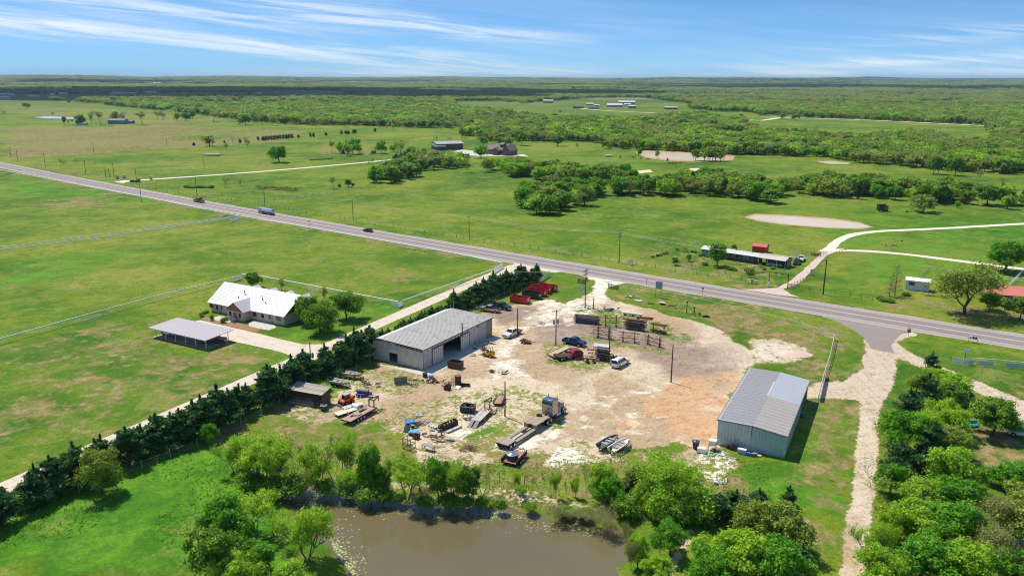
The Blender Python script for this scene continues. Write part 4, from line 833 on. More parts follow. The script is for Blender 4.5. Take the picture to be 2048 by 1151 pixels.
# lone trees in the fields
LT = [(54, 217, 205, 'oak', 17, 'dark round tree alone in the far left meadow'), (138, 206, 200, 'oak', 8, 'tiny dark tree by the left end of the far wood'), (8, 229, 221, 'bare', 10, 'bare tree at the far left edge'), (105, 233, 224, 'bare', 10, 'bare tree by the distant silvery pond'),
      (129, 249, 232, 'oak', 8, 'thin dark tree at the left of the old homestead'), (137, 249, 238, 'bare', 8, 'small bare tree left of the old homestead'), (145, 249, 238, 'bare', 8, 'second small bare tree left of the old homestead'), (162, 250, 229, 'fresh', 20, 'leafy green tree at the old homestead'), (183, 248, 222, 'bare', 14, 'tall bare tree left of the blue grey shed'), (202, 249, 222, 'bare', 22, 'wide bare tree left of the blue grey shed'),
      (231, 244, 221, 'olive', 22, 'brownish tree behind the blue grey shed'), (246, 246, 224, 'bare', 18, 'bare tree right behind the blue grey shed'), (285, 249, 222, 'bare', 28, 'wide bare tree right of the blue grey shed'), (316, 240, 222, 'bare', 20, 'bare tree left of a close pair'), (327, 240, 222, 'bare', 18, 'bare tree right of a close pair'),
      (356, 242, 224, 'olive', 18, 'brown green tree on the meadow edge'), (372, 242, 224, 'oak', 20, 'green tree on the meadow edge'), (385, 238, 220, 'oak', 18, 'green tree standing back on the meadow edge'), (427, 243, 223, 'bare', 26, 'wide bare tree with brush below'), (464, 244, 225, 'bare', 18, 'bare tree between two green ones'), (492, 250, 228, 'oak', 26, 'dark green tree with pale neighbour'), (508, 246, 222, 'olive', 18, 'pale brown tree with dark neighbour'),
      (524, 250, 226, 'bare', 22, 'bare tree by the bend of the far wood'), (544, 251, 228, 'bare', 20, 'second bare tree by the bend of the far wood'), (571, 250, 229, 'bare', 20, 'third bare tree by the bend of the far wood'), (592, 249, 231, 'olive', 24, 'brown green tree before the far wood'), (624, 251, 228, 'bare', 26, 'wide bare tree before the far wood'), (691, 255, 237, 'bare', 20, 'bare tree standing out before the wood'), (786, 262, 246, 'bare', 14, 'forked bare tree near the wood'), (774, 262, 246, 'bare', 8, 'thin bare tree near the wood'),
      (419, 292, 270, 'olive', 28, 'round brown green tree in the middle of the left meadow'), (388, 292, 284, 'cedar', 7, 'small cedar left of the round meadow tree'), (449, 286, 280, 'cedar', 5, 'tiny cedar right of the round meadow tree'), (454, 304, 286, 'bare', 14, 'leaning bare tree in the left meadow'), (480, 286, 277, 'cedar', 9, 'small cedar beside a bare tree'), (496, 294, 274, 'bare', 18, 'bare tree beside a small cedar'),
      (122, 330, 316, 'spindly', 7, 'thin scrub tree near the highway fence'), (129, 331, 322, 'spindly', 5, 'smaller scrub tree near the highway fence'), (152, 329, 318, 'spindly', 7, 'thin scrub tree apart from the pair'), (450, 374, 352, 'bare', 22, 'bare fan shaped tree by the ditch'), (481, 372, 358, 'bare', 11, 'small bare tree by the ditch'),
      (558, 325, 290, 'fresh', 38, 'large leafy green tree alone above the white drive'), (663, 306, 281, 'bare', 18, 'bare tree at the left of the meadow grove'), (681, 307, 282, 'lime', 20, 'lime tree in the meadow grove'), (706, 308, 276, 'fresh', 34, 'tall green tree of the meadow grove'), (695, 312, 284, 'lime', 18, 'slim tree at the front of the meadow grove'), (687, 308, 298, 'cedar', 8, 'little cedar in the meadow grove'), (718, 306, 286, 'lime', 18, 'right hand tree of the meadow grove'),
      (764, 307, 279, 'fresh', 22, 'deep green tree right of the meadow grove'), (747, 308, 297, 'bush', 12, 'bush left of the deep green tree'), (801, 306, 279, 'bare', 34, 'wide brownish tree left of the dark barn'), (787, 304, 288, 'lime', 16, 'small lime tree left of the wide brownish tree'), (827, 312, 293, 'fresh', 36, 'green bushy trees left of the dark barn'), (845, 314, 294, 'lime', 26, 'lime tree left of the dark barn'),
      (667, 377, 351, 'bare', 24, 'round bare tree with yellow buds by the field edge'), (679, 374, 365, 'bush', 8, 'small bush right of the round bare tree'), (697, 374, 357, 'fresh', 16, 'dark green tree by the field edge'), (706, 372, 363, 'bush', 8, 'small bush right of the dark green tree'), (738, 333, 318, 'spindly', 4, 'thin stem tree left by the white drive'), (746, 333, 314, 'bare', 9, 'thin bare tree by the white drive'), (757, 333, 320, 'spindly', 4, 'thin stem tree right by the white drive'),
      (872, 285, 271, 'spindly', 5, 'thin trunk left of the dark barn'), (899, 286, 274, 'spindly', 5, 'thin trunk behind the dark barn'), (880, 289, 282, 'bush', 6, 'bush behind the dark barn'), (967, 292, 271, 'olive', 20, 'brown green tree left of the ranch house'), (962, 316, 291, 'fresh', 28, 'dense green tree before the ranch house'), (924, 276, 254, 'olive', 18, 'first oak of the line leading to the ranch house'),
      (934, 345, 315, 'bare', 24, 'brown budding tree at the creek'), (974, 344, 316, 'olive', 24, 'olive tree at the creek'), (986, 340, 314, 'lime', 30, 'yellow green tree at the creek'), (1008, 344, 322, 'lime', 22, 'lime tree at the creek'), (1018, 346, 324, 'bare', 18, 'brown tree at the creek'),
      (1043, 291, 264, 'oak', 22, 'tree standing before the wood right of the ranch house'), (1115, 292, 268, 'oak', 26, 'dense round tree in front of the wood'), (1155, 297, 286, 'bare', 9, 'small brown tree on the open meadow'), (1210, 297, 281, 'oak', 14, 'left tree of a green pair at the wood'), (1219, 298, 286, 'fresh', 12, 'right tree of a green pair at the wood'),
      (1280, 312, 296, 'oak', 9, 'small tree at the left end of the long pond'), (1314, 316, 300, 'olive', 10, 'small olive tree on the pond bank'), (1391, 321, 296, 'oak', 18, 'dark tree at the right part of the long pond'), (1335, 322, 315, 'cedar', 5, 'tiny cedar below the long pond'), (1120, 230, 219, 'bare', 10, 'small bare tree below the farmstead'),
      (1159, 417, 385, 'bare', 34, 'brownish tree at the right of the creek clump'), (1846, 424, 388, 'olive', 52, 'broad lime oak beside the red and dark machines'), (1867, 348, 310, 'oak', 26, 'tall dark tree before the right wood'), (1876, 348, 314, 'oak', 22, 'second tall dark tree before the right wood'), (1910, 351, 312, 'oak', 30, 'third tall dark tree before the right wood'), (1960, 361, 340, 'bare', 22, 'brown bare tree in the right meadow'), (2002, 380, 354, 'bare', 18, 'dead bare tree in the right meadow'),
      (1915, 416, 400, 'lime', 12, 'small lime tree at the edge of the creek wood'), (1541, 406, 376, 'oak', 48, 'dark broad tree at the front of the creek wood'), (1740, 276, 266, 'oak', 10, 'small dark tree in the far green field'), (1926, 280, 270, 'bare', 8, 'small bare tree in the far green field'), (1941, 286, 274, 'oak', 14, 'dark tree in the far green field'), (1952, 287, 272, 'oak', 18, 'round dark tree in the far green field'),
      (1565, 236, 226, 'oak', 18, 'dark tree at the left end of the far road'), (1590, 240, 228, 'oak', 18, 'dark tree below the left end of the far road'), (1723, 243, 233, 'bare', 12, 'small tree below the far road')]
for u, v, vt, k, w, lb_ in LT: T(k, u, v, vt, lb_, wpx=w)
for u, lb_ in ((1409, 0), (1418, 0), (1425, 0), (1431, 0), (1441, 0)): T('olive', u, 322, 293, 'olive green oak of the tight grove at the long pond', 'oaks of the tight grove at the long pond', wpx=26)
for i in range(11): T('cedar', 526+i*5.8, 281.5-i*.5, 271.5-i*.5, 'little dark cedar in the even row on the meadow', 'little cedars in the even row on the meadow', wpx=8)
for u, v in ((516, 281), (597, 277), (621, 274), (627, 274), (652, 272), (683, 269), (692, 269), (696.5, 269), (707, 267), (711, 267), (750, 264)): T('cedar', u, v, v-9, 'little dark cedar spaced out along the meadow fence', 'little cedars spaced along the meadow fence', wpx=7)
# ---- woods: each band is filled with individual trees while they can be told apart, then with mass
B = [(-400, 200), (0, 200), (150, 203), (225, 212), (325, 221), (400, 229), (512, 245), (632, 250), (702, 251), (802, 255), (917, 257), (960, 268), (1024, 281), (1079, 284), (1136, 282), (1199, 286), (1231, 297), (1274, 300), (1381, 304), (1464, 309), (1536, 312), (1636, 313), (1721, 327), (1811, 335), (1861, 339), (1961, 347), (2048, 350), (2500, 372)]
CLEAR = [[(-400, 197), (0, 189), (500, 184.5), (760, 188), (700, 194), (400, 191), (260, 194), (222, 199), (140, 202), (0, 201), (-400, 204)], [(512, 181), (680, 181), (700, 190), (512, 190)], [(797, 178), (880, 176.5), (965, 179), (962, 184.5), (850, 183)], [(912, 203), (1000, 202), (1090, 214), (1090, 228), (1000, 226), (940, 222), (905, 212)],
         [(1060, 206), (1160, 197), (1290, 196), (1392, 210), (1375, 217), (1440, 224), (1385, 231), (1310, 238), (1275, 244), (1170, 243), (1095, 240), (1020, 229), (1024, 214)], [(1396, 223), (1500, 224), (1540, 236), (1440, 244)], [(1470, 236), (1536, 230), (1600, 232), (1560, 246), (1500, 248)],
         [(1500, 238), (1536, 234), (1640, 236), (1800, 243), (1973, 251), (1985, 292), (1905, 296), (1880, 280), (1836, 271), (1765, 275), (1738, 288), (1661, 277), (1536, 270), (1480, 256)], [(1900, 176), (2048, 178), (2048, 180), (1900, 179)], [(1180, 172), (1400, 172), (1400, 174), (1180, 174)], [(200, 170), (420, 170), (420, 172.5), (200, 172)], [(0, 178), (150, 177), (150, 181), (0, 182)], [(640, 168), (900, 168), (900, 170), (640, 170)]]
NEARW = [[(1000, 334), (1099, 347), (1199, 350), (1290, 364), (1280, 368), (1140, 367), (1069, 359), (1018, 353)], [(1050, 386), (1180, 383), (1290, 377), (1349, 372), (1399, 364), (1436, 356), (1474, 376), (1536, 378), (1636, 368), (1680, 376), (1811, 384), (1861, 392), (1911, 388), (1961, 405), (2200, 408), (2200, 425), (2048, 418), (2011, 420), (1936, 411), (1886, 411), (1786, 401), (1711, 398), (1636, 393), (1568, 391), (1530, 404), (1449, 394), (1274, 394), (1180, 394), (1170, 412), (1136, 416), (1131, 432), (1060, 432), (1028, 408), (1040, 392)],
         [(760, 347), (800, 338), (832, 338), (835, 358), (775, 367), (725, 370), (735, 364)], [(788, 332), (850, 324), (925, 326), (927, 338), (834, 342), (795, 340)], [(920, 262), (1024, 284), (1020, 294), (925, 270)]]
def inpoly(u, v, poly):
    ins = np.zeros(len(u), bool); n = len(poly)
    for i in range(n):
        a, c = poly[i], poly[(i+1) % n]; ins ^= ((a[1] > v) != (c[1] > v)) & (u < (c[0]-a[0])*(v-a[1])/(c[1]-a[1]+1e-12)+a[0])
    return ins
Bx, By = np.array(B).T
def iswood(X_, Y_):
    u, v = PX(X_, Y_, 0*X_); w = v < np.interp(u, Bx, By)
    for c in CLEAR: w &= ~inpoly(u, v, c)
    for c in NEARW: w |= inpoly(u, v, c)
    return w & (Y_ > 150), u, v
rs = np.random.default_rng(21)
def scatter(y0, y1, step, pad=1.18):
    ys = np.arange(y0, y1, step); out = []
    for y in ys:
        hw_ = y*.66*pad+60; xs = np.arange(-hw_, hw_, step); out.append(np.stack([xs+rs.uniform(-.42, .42, len(xs))*step, y+rs.uniform(-.42, .42, len(xs))*step], 1))
    p = np.vstack(out); w, u, v = iswood(p[:, 0], p[:, 1]); p = p[w]
    th = vnoise(p, 60, 55); return p[(th*.6+vnoise(p, 330, 57)*.4 > np.where(p[:, 1] < 1500, .26, .33)) | (p[:, 1] < 800)], None
pa, _ = scatter(300, 820, 8.2); dpa = np.hypot(pa[:, 0], pa[:, 1])
uu, vv_ = PX(pa[:, 0], pa[:, 1], 0*pa[:, 0]); vis = (uu > -20) & (uu < 2070)
order = np.argsort(dpa + 1e6*(~vis)); ind = order[:235]; rest = np.concatenate([order[235:]])
mixk = ['oak', 'lime', 'olive', 'fresh', 'olive', 'oak', 'lime', 'bare', 'cedar', 'olive', 'oak', 'fresh']
WORD = {'oak': 'mid green', 'lime': 'yellow green', 'olive': 'olive green', 'fresh': 'bright green', 'bare': 'brown budding', 'cedar': 'dark cedar'}
for q in ind:
    x, y = pa[q]; k = mixk[int(rs.integers(0, len(mixk)))]; u, v = uu[q], vv_[q]
    if v > 340 and u > 1160: g = 'the creek wood across the right meadow'
    elif u > 1000 and v > 364: g = 'the creek clump left of the stock pond'
    elif u > 990 and v > 325: g = 'the tree line below the ranch house meadow'
    elif u < 940 and v > 315: g = 'the grove at the end of the white rock drive'
    else: g = 'the front of the big wood beyond the meadows'
    tree(k, x, y, rs.uniform(6.5, 10.5), WORD[k] + ' tree in ' + g, WORD[k] + ' trees in ' + g, width=rs.uniform(.95, 1.3), det='mid')
for i in range(14): T('twiggy', 517+i*5.8, 377+.35*i, 368.5+.3*i+(i*7 % 5)*.9, 'brown leafless brush in the long thicket by the ditch', 'brown brush in the thicket by the ditch', wpx=13)
for i in range(9): T('bush', 372+i*6.5, 375+(i % 3)*.6, 368+(i*5 % 4)*.9, 'low green bush in the hedge along the ditch', 'green bushes in the hedge along the ditch', wpx=11)
for i in range(8): T('bush', 622+i*6, 321-.4*i, 316.5-.4*i, 'small weedy bush in the fence line above the white drive', 'weedy bushes above the white drive', wpx=7)
for u, v in ((1338, 327), (1345, 327.5), (1352, 327), (1360, 326.5), (1296, 319), (1240, 315), (1266, 315), (1282, 317)): T('bush', u, v, v-4, 'tiny dark bush on the meadow below the long pond', 'tiny bushes below the long pond', wpx=6)
# ---------------------------------------------------------------- the woods as a mass: real trees set out on points
def massed(name, pts, kinds, det, hmin, hmax, wid, label, kseed=1, zoff=0.0, cl_=80):
    """mesh points carrying the tree prototypes by geometry nodes"""
    rs_ = np.random.default_rng(kseed); n = len(pts)
    m_ = bpy.data.meshes.new(name); m_.vertices.add(n)
    co = np.zeros((n, 3), np.float32); co[:, :2] = pts; co[:, 2] = groundz(pts)+zoff; m_.vertices.foreach_set('co', co.ravel())
    sc = rs_.uniform(hmin, hmax, n)/8; wv = rs_.uniform(*wid, n)*sc
    for an, ty, arr in (('sc', 'FLOAT_VECTOR', np.stack([wv, wv, sc], 1)), ('rot', 'FLOAT_VECTOR', np.stack([0*sc, 0*sc, rs_.uniform(0, 6.28, n)], 1))):
        a_ = m_.attributes.new(an, ty, 'POINT'); a_.data.foreach_set('vector', arr.astype(np.float32).ravel())
    kd = (np.clip(vnoise(pts, cl_, kseed+70)*1.5-.25, 0, 1)*.6+rs_.random(n)*.4)*len(kinds); kd = np.clip(kd.astype(int), 0, len(kinds)-1)
    a_ = m_.attributes.new('kd', 'INT', 'POINT'); a_.data.foreach_set('value', kd.astype(np.int32))
    m_.update(); o = ob(name, m_); tag(o, label, kind='stuff')
    ng = bpy.data.node_groups.new(name, 'GeometryNodeTree'); ng.interface.new_socket('Geometry', in_out='INPUT', socket_type='NodeSocketGeometry'); ng.interface.new_socket('Geometry', in_out='OUTPUT', socket_type='NodeSocketGeometry')
    N_ = ng.nodes; gi = N_.new('NodeGroupInput'); go_ = N_.new('NodeGroupOutput'); jn = N_.new('GeometryNodeJoinGeometry')
    def named(nm, ty):
        x = N_.new('GeometryNodeInputNamedAttribute'); x.data_type = ty; x.inputs['Name'].default_value = nm; return [q for q in x.outputs if q.enabled and q.name == 'Attribute'][0]
    for i, (k, v_) in enumerate(kinds):
        ip = N_.new('GeometryNodeInstanceOnPoints'); ng.links.new(gi.outputs[0], ip.inputs['Points'])
        cp = N_.new('FunctionNodeCompare'); cp.data_type = 'INT'; cp.operation = 'EQUAL'; ng.links.new(named('kd', 'INT'), cp.inputs[2]); cp.inputs[3].default_value = i
        ng.links.new(cp.outputs[0], ip.inputs['Selection'])
        jj = N_.new('GeometryNodeJoinGeometry')
        for nm in ('crown', 'trunk'):
            oi = N_.new('GeometryNodeObjectInfo'); oi.transform_space = 'ORIGINAL'; oi.inputs['Object'].default_value = PROTO_OBS[(k, v_, det, nm)]; ng.links.new(oi.outputs['Geometry'], jj.inputs[0])
        ng.links.new(jj.outputs[0], ip.inputs['Instance']); ng.links.new(named('rot', 'FLOAT_VECTOR'), ip.inputs['Rotation']); ng.links.new(named('sc', 'FLOAT_VECTOR'), ip.inputs['Scale'])
        ng.links.new(ip.outputs[0], jn.inputs[0])
    ng.links.new(jn.outputs[0], go_.inputs[0])
    md = o.modifiers.new('trees', 'NODES'); md.node_group = ng; return o
def groundz(p):
    r_ = np.hypot(p[:, 0], p[:, 1])
    return -1.0*(r_ > 2500)*np.clip((r_-2500)/3000, 0, 1) + (vnoise(p, 2600, 7)*.6+vnoise(p, 1100, 8)*.4)*np.clip((r_-6500)/6000, 0, 1)*95 + vnoise(p, 500, 9)*np.clip((r_-3500)/3000, 0, 1)*12
# every mass copies from trees that really stand in the wood
PROTO_OBS = {}
base_pts = pa[rest]; bi = [0]
def need(k, v_, det):
    if (k, v_, det, 'crown') in PROTO_OBS: return
    x, y = base_pts[bi[0]*9 % len(base_pts)]; bi[0] += 1
    t = tree(k, x, y, 8.5, WORD.get(k, 'leafy') + ' tree inside the big wood beyond the meadows', WORD.get(k, 'leafy') + ' trees inside the big wood beyond the meadows', det=det, var=v_)
    for c in t.children: PROTO_OBS[(k, v_, det, c.name.split('.')[0])] = c
K1 = [('bare', 0), ('olive', 0), ('bare', 1), ('oak', 0), ('olive', 1), ('lime', 1), ('oak', 1), ('olive', 2), ('bare', 2), ('cedar', 0)]
for k, v_ in K1:
    need(k, v_, 'lo')
massed('woodland', base_pts, K1, 'lo', 6.5, 10.5, (1.0, 1.35), 'mixed spring woodland beyond the meadows', 3)
p2, _ = scatter(820, 1900, 10.5); massed('woodland', p2, K1, 'lo', 7, 11, (1.1, 1.5), 'woodland in the middle distance', 5)
K2 = [('olive', 0), ('bare', 0), ('olive', 1), ('bare', 1), ('oak', 0), ('bare', 2), ('cedar', 0), ('cedar', 0)]
p3, _ = scatter(1900, 4200, 20, 1.1); massed('woodland', p3, K2, 'lo', 8, 13, (1.7, 2.4), 'far woodland fading towards the horizon', 6, cl_=260)
p4, _ = scatter(4200, 9000, 42, 1.06); massed('woodland', p4, K2, 'lo', 9, 16, (3.0, 4.6), 'most distant woodland under the horizon', 8, cl_=600)
p5, _ = scatter(9000, 17000, 95, 1.04); massed('woodland', p5, K2, 'lo', 12, 22, (4.5, 8.0), 'wooded low hills along the horizon', 9, cl_=1400)
print('wood points', len(base_pts), len(p2), len(p3), len(p4), len(p5))
# ---------------------------------------------------------------- buildings
def solve_tz(u0, v0, z0, az_, u, v):
    """from the point seen at (u0,v0) at height z0 walk along azimuth az_ and up until (u,v): returns distance, height"""
    o_ = np.array(G(u0, v0, z0)); d = np.array([math.sin(R(az_)), math.cos(R(az_))]); best = None
    lo = [-60, 60, -1, 20]
    t, z = 0., z0
    for _ in range(40):
        f0 = PX(*(o_+d*t), z); e = 1e-3; f1 = PX(*(o_+d*(t+e)), z); f2 = PX(*(o_+d*t), z+e)
        J = np.array([[(f1[0]-f0[0])/e, (f2[0]-f0[0])/e], [(f1[1]-f0[1])/e, (f2[1]-f0[1])/e]])
        s_ = np.linalg.solve(J, np.array([u-f0[0], v-f0[1]])); t += s_[0]; z += s_[1]
    return t, z
def ribs_x(mb, p00, p10, p01, p11, n, w=.05, h=.035):
    """raised seams over a roof or wall quad, running from edge p00-p10 to edge p01-p11"""
    p00, p10, p01, p11 = map(Vector, (p00, p10, p01, p11)); nn = (p10-p00).cross(p01-p00).normalized()
    for i in range(n+1):
        t = i/n; a = p00.lerp(p10, t)+nn*h*.5; c = p01.lerp(p11, t)+nn*h*.5; mb.beam(a, c, w, h, up=nn)
def window(parent, x, y, z, w, h, face, glass=None, frame=None, name='window'):
    """face: outward direction in the parent's frame: '-y','+y','-x','+x'"""
    f = MB(); g = MB(); t = .06
    def bx(mb, a0, a1, z0, z1, d0, d1):
        if face == '-y': mb.box(x+a0, x+a1, y-d1, y-d0, z+z0, z+z1)
        elif face == '+y': mb.box(x+a0, x+a1, y+d0, y+d1, z+z0, z+z1)
        elif face == '+x': mb.box(x+d0, x+d1, y+a0, y+a1, z+z0, z+z1)
        else: mb.box(x-d1, x-d0, y+a0, y+a1, z+z0, z+z1)
    for a0, a1, z0, z1 in ((-w/2-t, -w/2, -t, h+t), (w/2, w/2+t, -t, h+t), (-w/2, w/2, -t, 0), (-w/2, w/2, h, h+t), (-w/2, w/2, h*.48, h*.52)): bx(f, a0, a1, z0, z1, -.02, .05)
    o_ = f.build(name, frame or WHITEPIPE, parent); bx(g, -w/2, w/2, 0, h, -.01, .015); g.build('pane', glass or GLASSD, o_); return o_
# ---- grey workshop
GALV_WALL = pm('shop_wall_metal', (.62, .58, .53), .5, .12, var=.14, scale=2.4, streak=True, dirt=(.27, .23, .20), dirtamt=.15)
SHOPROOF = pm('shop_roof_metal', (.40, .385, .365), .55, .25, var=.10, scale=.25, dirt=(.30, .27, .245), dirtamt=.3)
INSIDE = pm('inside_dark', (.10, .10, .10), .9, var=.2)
org = G(847, 739); shop = thing('workshop_building', 'long grey metal workshop with a big open doorway and a low pitched roof', 'building', org, YR)
SL = 27.6; SWd = 13.6; h0, hl, hrg, xr = 4.5, 4.35, 5.0, -SWd+1.9
def wallquad(name, parent, pts, mat, n, th=.08, label=None, rib=.045):
    mb = MB(); mb.sheet(pts, th); ribs_x(mb, pts[0], pts[1], pts[3], pts[2], max(2, int(n*.6)), .11, rib*1.8); return mb.build(name, mat, parent, label=label)
# front wall (faces the camera): panel left of door, header, panel right of door
dl, dr_ = loc(org, YR, 771, 727.5)[0], loc(org, YR, 790.5, 730.5)[0]
def topz(x): return h0+(hrg-h0)*(x/xr) if x > xr else hl+(hrg-hl)*(x+SWd)/(xr+SWd)
P_ = [-SWd, dl, dr_, -4.3, 0]
for i in (0, 2, 3):
    a_, c_ = P_[i], P_[i+1]; pts = [(a_, 0, 0), (c_, 0, 0), (c_, 0, topz(c_)-(.5 if i == 3 else 0)), (a_, 0, topz(a_)-(.5 if i == 3 else 0))]
    if i == 3: pts = [(q[0], -.16 if i == 3 else 0, q[2]) for q in pts]
    wallquad('wall_panel' if i < 3 else 'sliding_door', shop, pts, GALV_WALL, int((c_-a_)/.33))
wallquad('wall_panel', shop, [(-4.3, 0, 3.9), (0, 0, 3.9), (0, 0, topz(0)), (-4.3, 0, topz(-4.3))], GALV_WALL, 13)
wallquad('wall_panel', shop, [(dl, 0, 3.1), (dr_, 0, 3.1), (dr_, 0, topz(dr_)), (dl, 0, topz(dl))], GALV_WALL, 6)
MB().box(dl+.05, dr_-.05, -.10, .02, 2.35, 3.12).build('roller_shutter', pm('shutter_white', (.62, .60, .66), .5, var=.05), shop)
MB().box(dl, dr_, -.45, -.12, 0, .12).build('sill', CONC, shop)
MB().beam((-7.4, -.2, 4.42), (0, -.2, 3.98), .08, .12).build('door_rail', DARKSTEEL, shop)
# right wall: panel, sliding door, opening, sliding door, long panel
y1, y2, y3, y4 = [loc(org, YR, *q)[1] for q in ((865.4, 729), (884.5, 719.7), (920.4, 701.5), (937.3, 693))]
wallquad('wall_panel', shop, [(0, .1, 0), (0, y1, 0), (0, y1, h0), (0, .1, h0)], GALV_WALL, 12)
wallquad('wall_panel', shop, [(0, y1, 3.6), (0, y4, 3.6), (0, y4, h0), (0, y1, h0)], GALV_WALL, 40)
wallquad('sliding_door', shop, [(.14, y1-.3, .05), (.14, y2, .05), (.14, y2, 3.62), (.14, y1-.3, 3.62)], GALV_WALL, 9, label='ribbed sliding door panel left of the open doorway')
wallquad('sliding_door', shop, [(.14, y3, .05), (.14, y4, .05), (.14, y4, 3.62), (.14, y3, 3.62)], GALV_WALL, 9, label='ribbed sliding door panel right of the open doorway')
MB().beam((.2, y1-.4, 3.7), (.2, y4+.1, 3.7), .1, .12).beam((.22, y1-.35, .05), (.22, y1-.35, 3.65), .05).beam((.22, y4, .05), (.22, y4, 3.65), .05).build('door_rail', DARKSTEEL, shop)
ypan = [y4, y4+(SL-y4)*.42, y4+(SL-y4)*.72, SL]
for i in range(3): wallquad('wall_panel', shop, [(0, ypan[i]+.02, 0), (0, ypan[i+1]-.02, 0), (0, ypan[i+1]-.02, h0), (0, ypan[i]+.02, h0)], GALV_WALL if i != 2 else pm('shop_wall_warm', (.40, .35, .32), .55, .3, var=.1, scale=.5, streak=True), 12)
wallquad('wall_panel', shop, [(0, SL, 0), (-SWd, SL, 0), (-SWd, SL, hl), (0, SL, h0)], GALV_WALL, 30)
wallquad('wall_panel', shop, [(-SWd, SL, 0), (-SWd, 0, 0), (-SWd, 0, hl), (-SWd, SL, hl)], GALV_WALL, 40)
MB().box(-SWd+.1, -.12, .12, SL-.1, .01, .06).build('floor_slab', pm('shop_floor', (.42, .40, .36), .8, var=.2, scale=.5), shop)
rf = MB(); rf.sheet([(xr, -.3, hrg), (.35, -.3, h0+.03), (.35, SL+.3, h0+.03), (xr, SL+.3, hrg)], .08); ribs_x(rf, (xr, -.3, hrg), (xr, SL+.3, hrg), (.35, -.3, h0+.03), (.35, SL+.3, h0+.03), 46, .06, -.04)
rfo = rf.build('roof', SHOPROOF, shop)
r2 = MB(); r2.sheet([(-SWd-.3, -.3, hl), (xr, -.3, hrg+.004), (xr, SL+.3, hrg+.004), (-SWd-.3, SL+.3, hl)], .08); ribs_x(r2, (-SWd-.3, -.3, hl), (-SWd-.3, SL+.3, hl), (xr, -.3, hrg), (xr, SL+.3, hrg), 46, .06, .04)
r2.build('roof', pm('roof_sunlit_tone', (.60, .59, .56), .5, .2, var=.1, scale=.3), shop, label='narrow roof slope on the cedar side, coloured lighter for the sun on it')  # lighter colour paints in the sunlight falling on this slope
MB().beam((-.1, -.33, h0+.02), (xr, -.33, hrg), .05, .22).beam((xr, -.33, hrg), (-SWd-.3, -.33, hl), .05, .22).beam((.38, -.3, h0), (.38, SL+.3, h0), .08, .16).build('gutter', DARKSTEEL, shop)
fl = MB(); fl.tube((.15, y3+.6, 3.2), (.15, y3+.6, 6.3), .13); fl.tube((.15, y3+.6, 6.3), (.15, y3+.6, 6.45), .2, .06); fl.build('flue_pipe', DARKSTEEL, shop)
MB().tube((-1.0, SL-4.6, h0), (-1.0, SL-4.6, h0+1.1), .07).tube((-1.0, SL-4.6, h0+1.1), (-1.0, SL-4.6, h0+1.3), .16, .1).build('roof_vent', STEEL_GALV, shop)
MB().tube((-7, SL-9.5, 4.7), (-7, SL-9.5, 5.0), .08).build('roof_vent', DARKSTEEL, shop)
MB().tube((-11.2, SL+.2, 3.8), (-11.2, SL+.2, 6.6), .05).tube((-12.2, SL+.2, 3.8), (-12.2, SL+.2, 5.8), .04).build('service_mast', STEEL_GALV, shop)
MB().box(.18, .40, SL-6.8, SL-6.5, h0-.6, h0-.35).build('wall_lamp', DARKSTEEL, shop)
# things kept inside, seen through the openings
for i in range(10):
    rr_ = random.Random(i); x = rr_.uniform(-10, -2.5); y = rr_.uniform(y2-2, y3+5); s_ = rr_.uniform(.5, 1.4)
    m_ = MB(); m_.box(x, x+s_, y, y+s_*.7, .06, .06+s_*.8); m_.box(x+.1, x+s_*.6, y+.1, y+s_*.5, .061+s_*.8, .06+s_*1.15)
    o_ = m_.build('workbench', [pm('bench_green', (.10, .18, .15), .6), pm('bench_grey', (.28, .28, .27), .6), RUST][i % 3]); o_.location = (org[0], org[1], 0); o_.rotation_euler[2] = YR
    tag(o_, 'cluttered bench or cabinet standing in the dark of the workshop', 'bench', 'clutter inside the grey workshop')
# ---- blue grey shed on the right
SHW = pm('blue_grey_sheet', (.60, .64, .63), .45, .1, var=.17, scale=3.2, streak=True, dirt=(.24, .24, .22), dirtamt=.1)  # both sheets: vertical streaks in the colour imitate the shading of the ribs
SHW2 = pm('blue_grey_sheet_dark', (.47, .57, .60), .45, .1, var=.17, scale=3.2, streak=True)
SR = rzaz(116.8); o2 = G(1434, 888); shed = thing('metal_shed', 'tall blue grey metal shed with a roof in three shades of sheeting', 'building', o2, SR)
lw = dist(G(1434, 888), G(1567, 917)); yl = dist(G(1567, 917), G(1612, 800)); e1, e2 = 4.65, 3.95; xg = lw*.52; rz_ = (e1+e2)/2+.36
yb = yl
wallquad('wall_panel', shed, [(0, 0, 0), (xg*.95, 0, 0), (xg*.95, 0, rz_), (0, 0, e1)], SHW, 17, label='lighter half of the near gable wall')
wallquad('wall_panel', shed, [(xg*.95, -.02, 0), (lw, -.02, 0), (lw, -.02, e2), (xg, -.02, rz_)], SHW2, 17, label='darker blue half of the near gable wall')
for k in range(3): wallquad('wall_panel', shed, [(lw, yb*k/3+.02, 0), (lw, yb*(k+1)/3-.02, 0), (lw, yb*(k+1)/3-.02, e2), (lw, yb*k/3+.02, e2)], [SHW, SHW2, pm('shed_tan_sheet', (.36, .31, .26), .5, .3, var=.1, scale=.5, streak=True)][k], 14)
wallquad('wall_panel', shed, [(0, yb, 0), (0, 0, 0), (0, 0, e1), (0, yb, e1)], SHW, 40); wallquad('wall_panel', shed, [(lw, yb, 0), (0, yb, 0), (0, yb, e1), (lw, yb, e2)], SHW, 30)
RA = pm('roof_sheet_grey', (.33, .31, .315), .5, .3, var=.08, scale=.25); RBR = pm('roof_sheet_bright', (.56, .57, .58), .38, .4, var=.08, scale=.4); RTN = pm('roof_sheet_tan', (.40, .36, .33), .55, .25, var=.06, scale=.3)
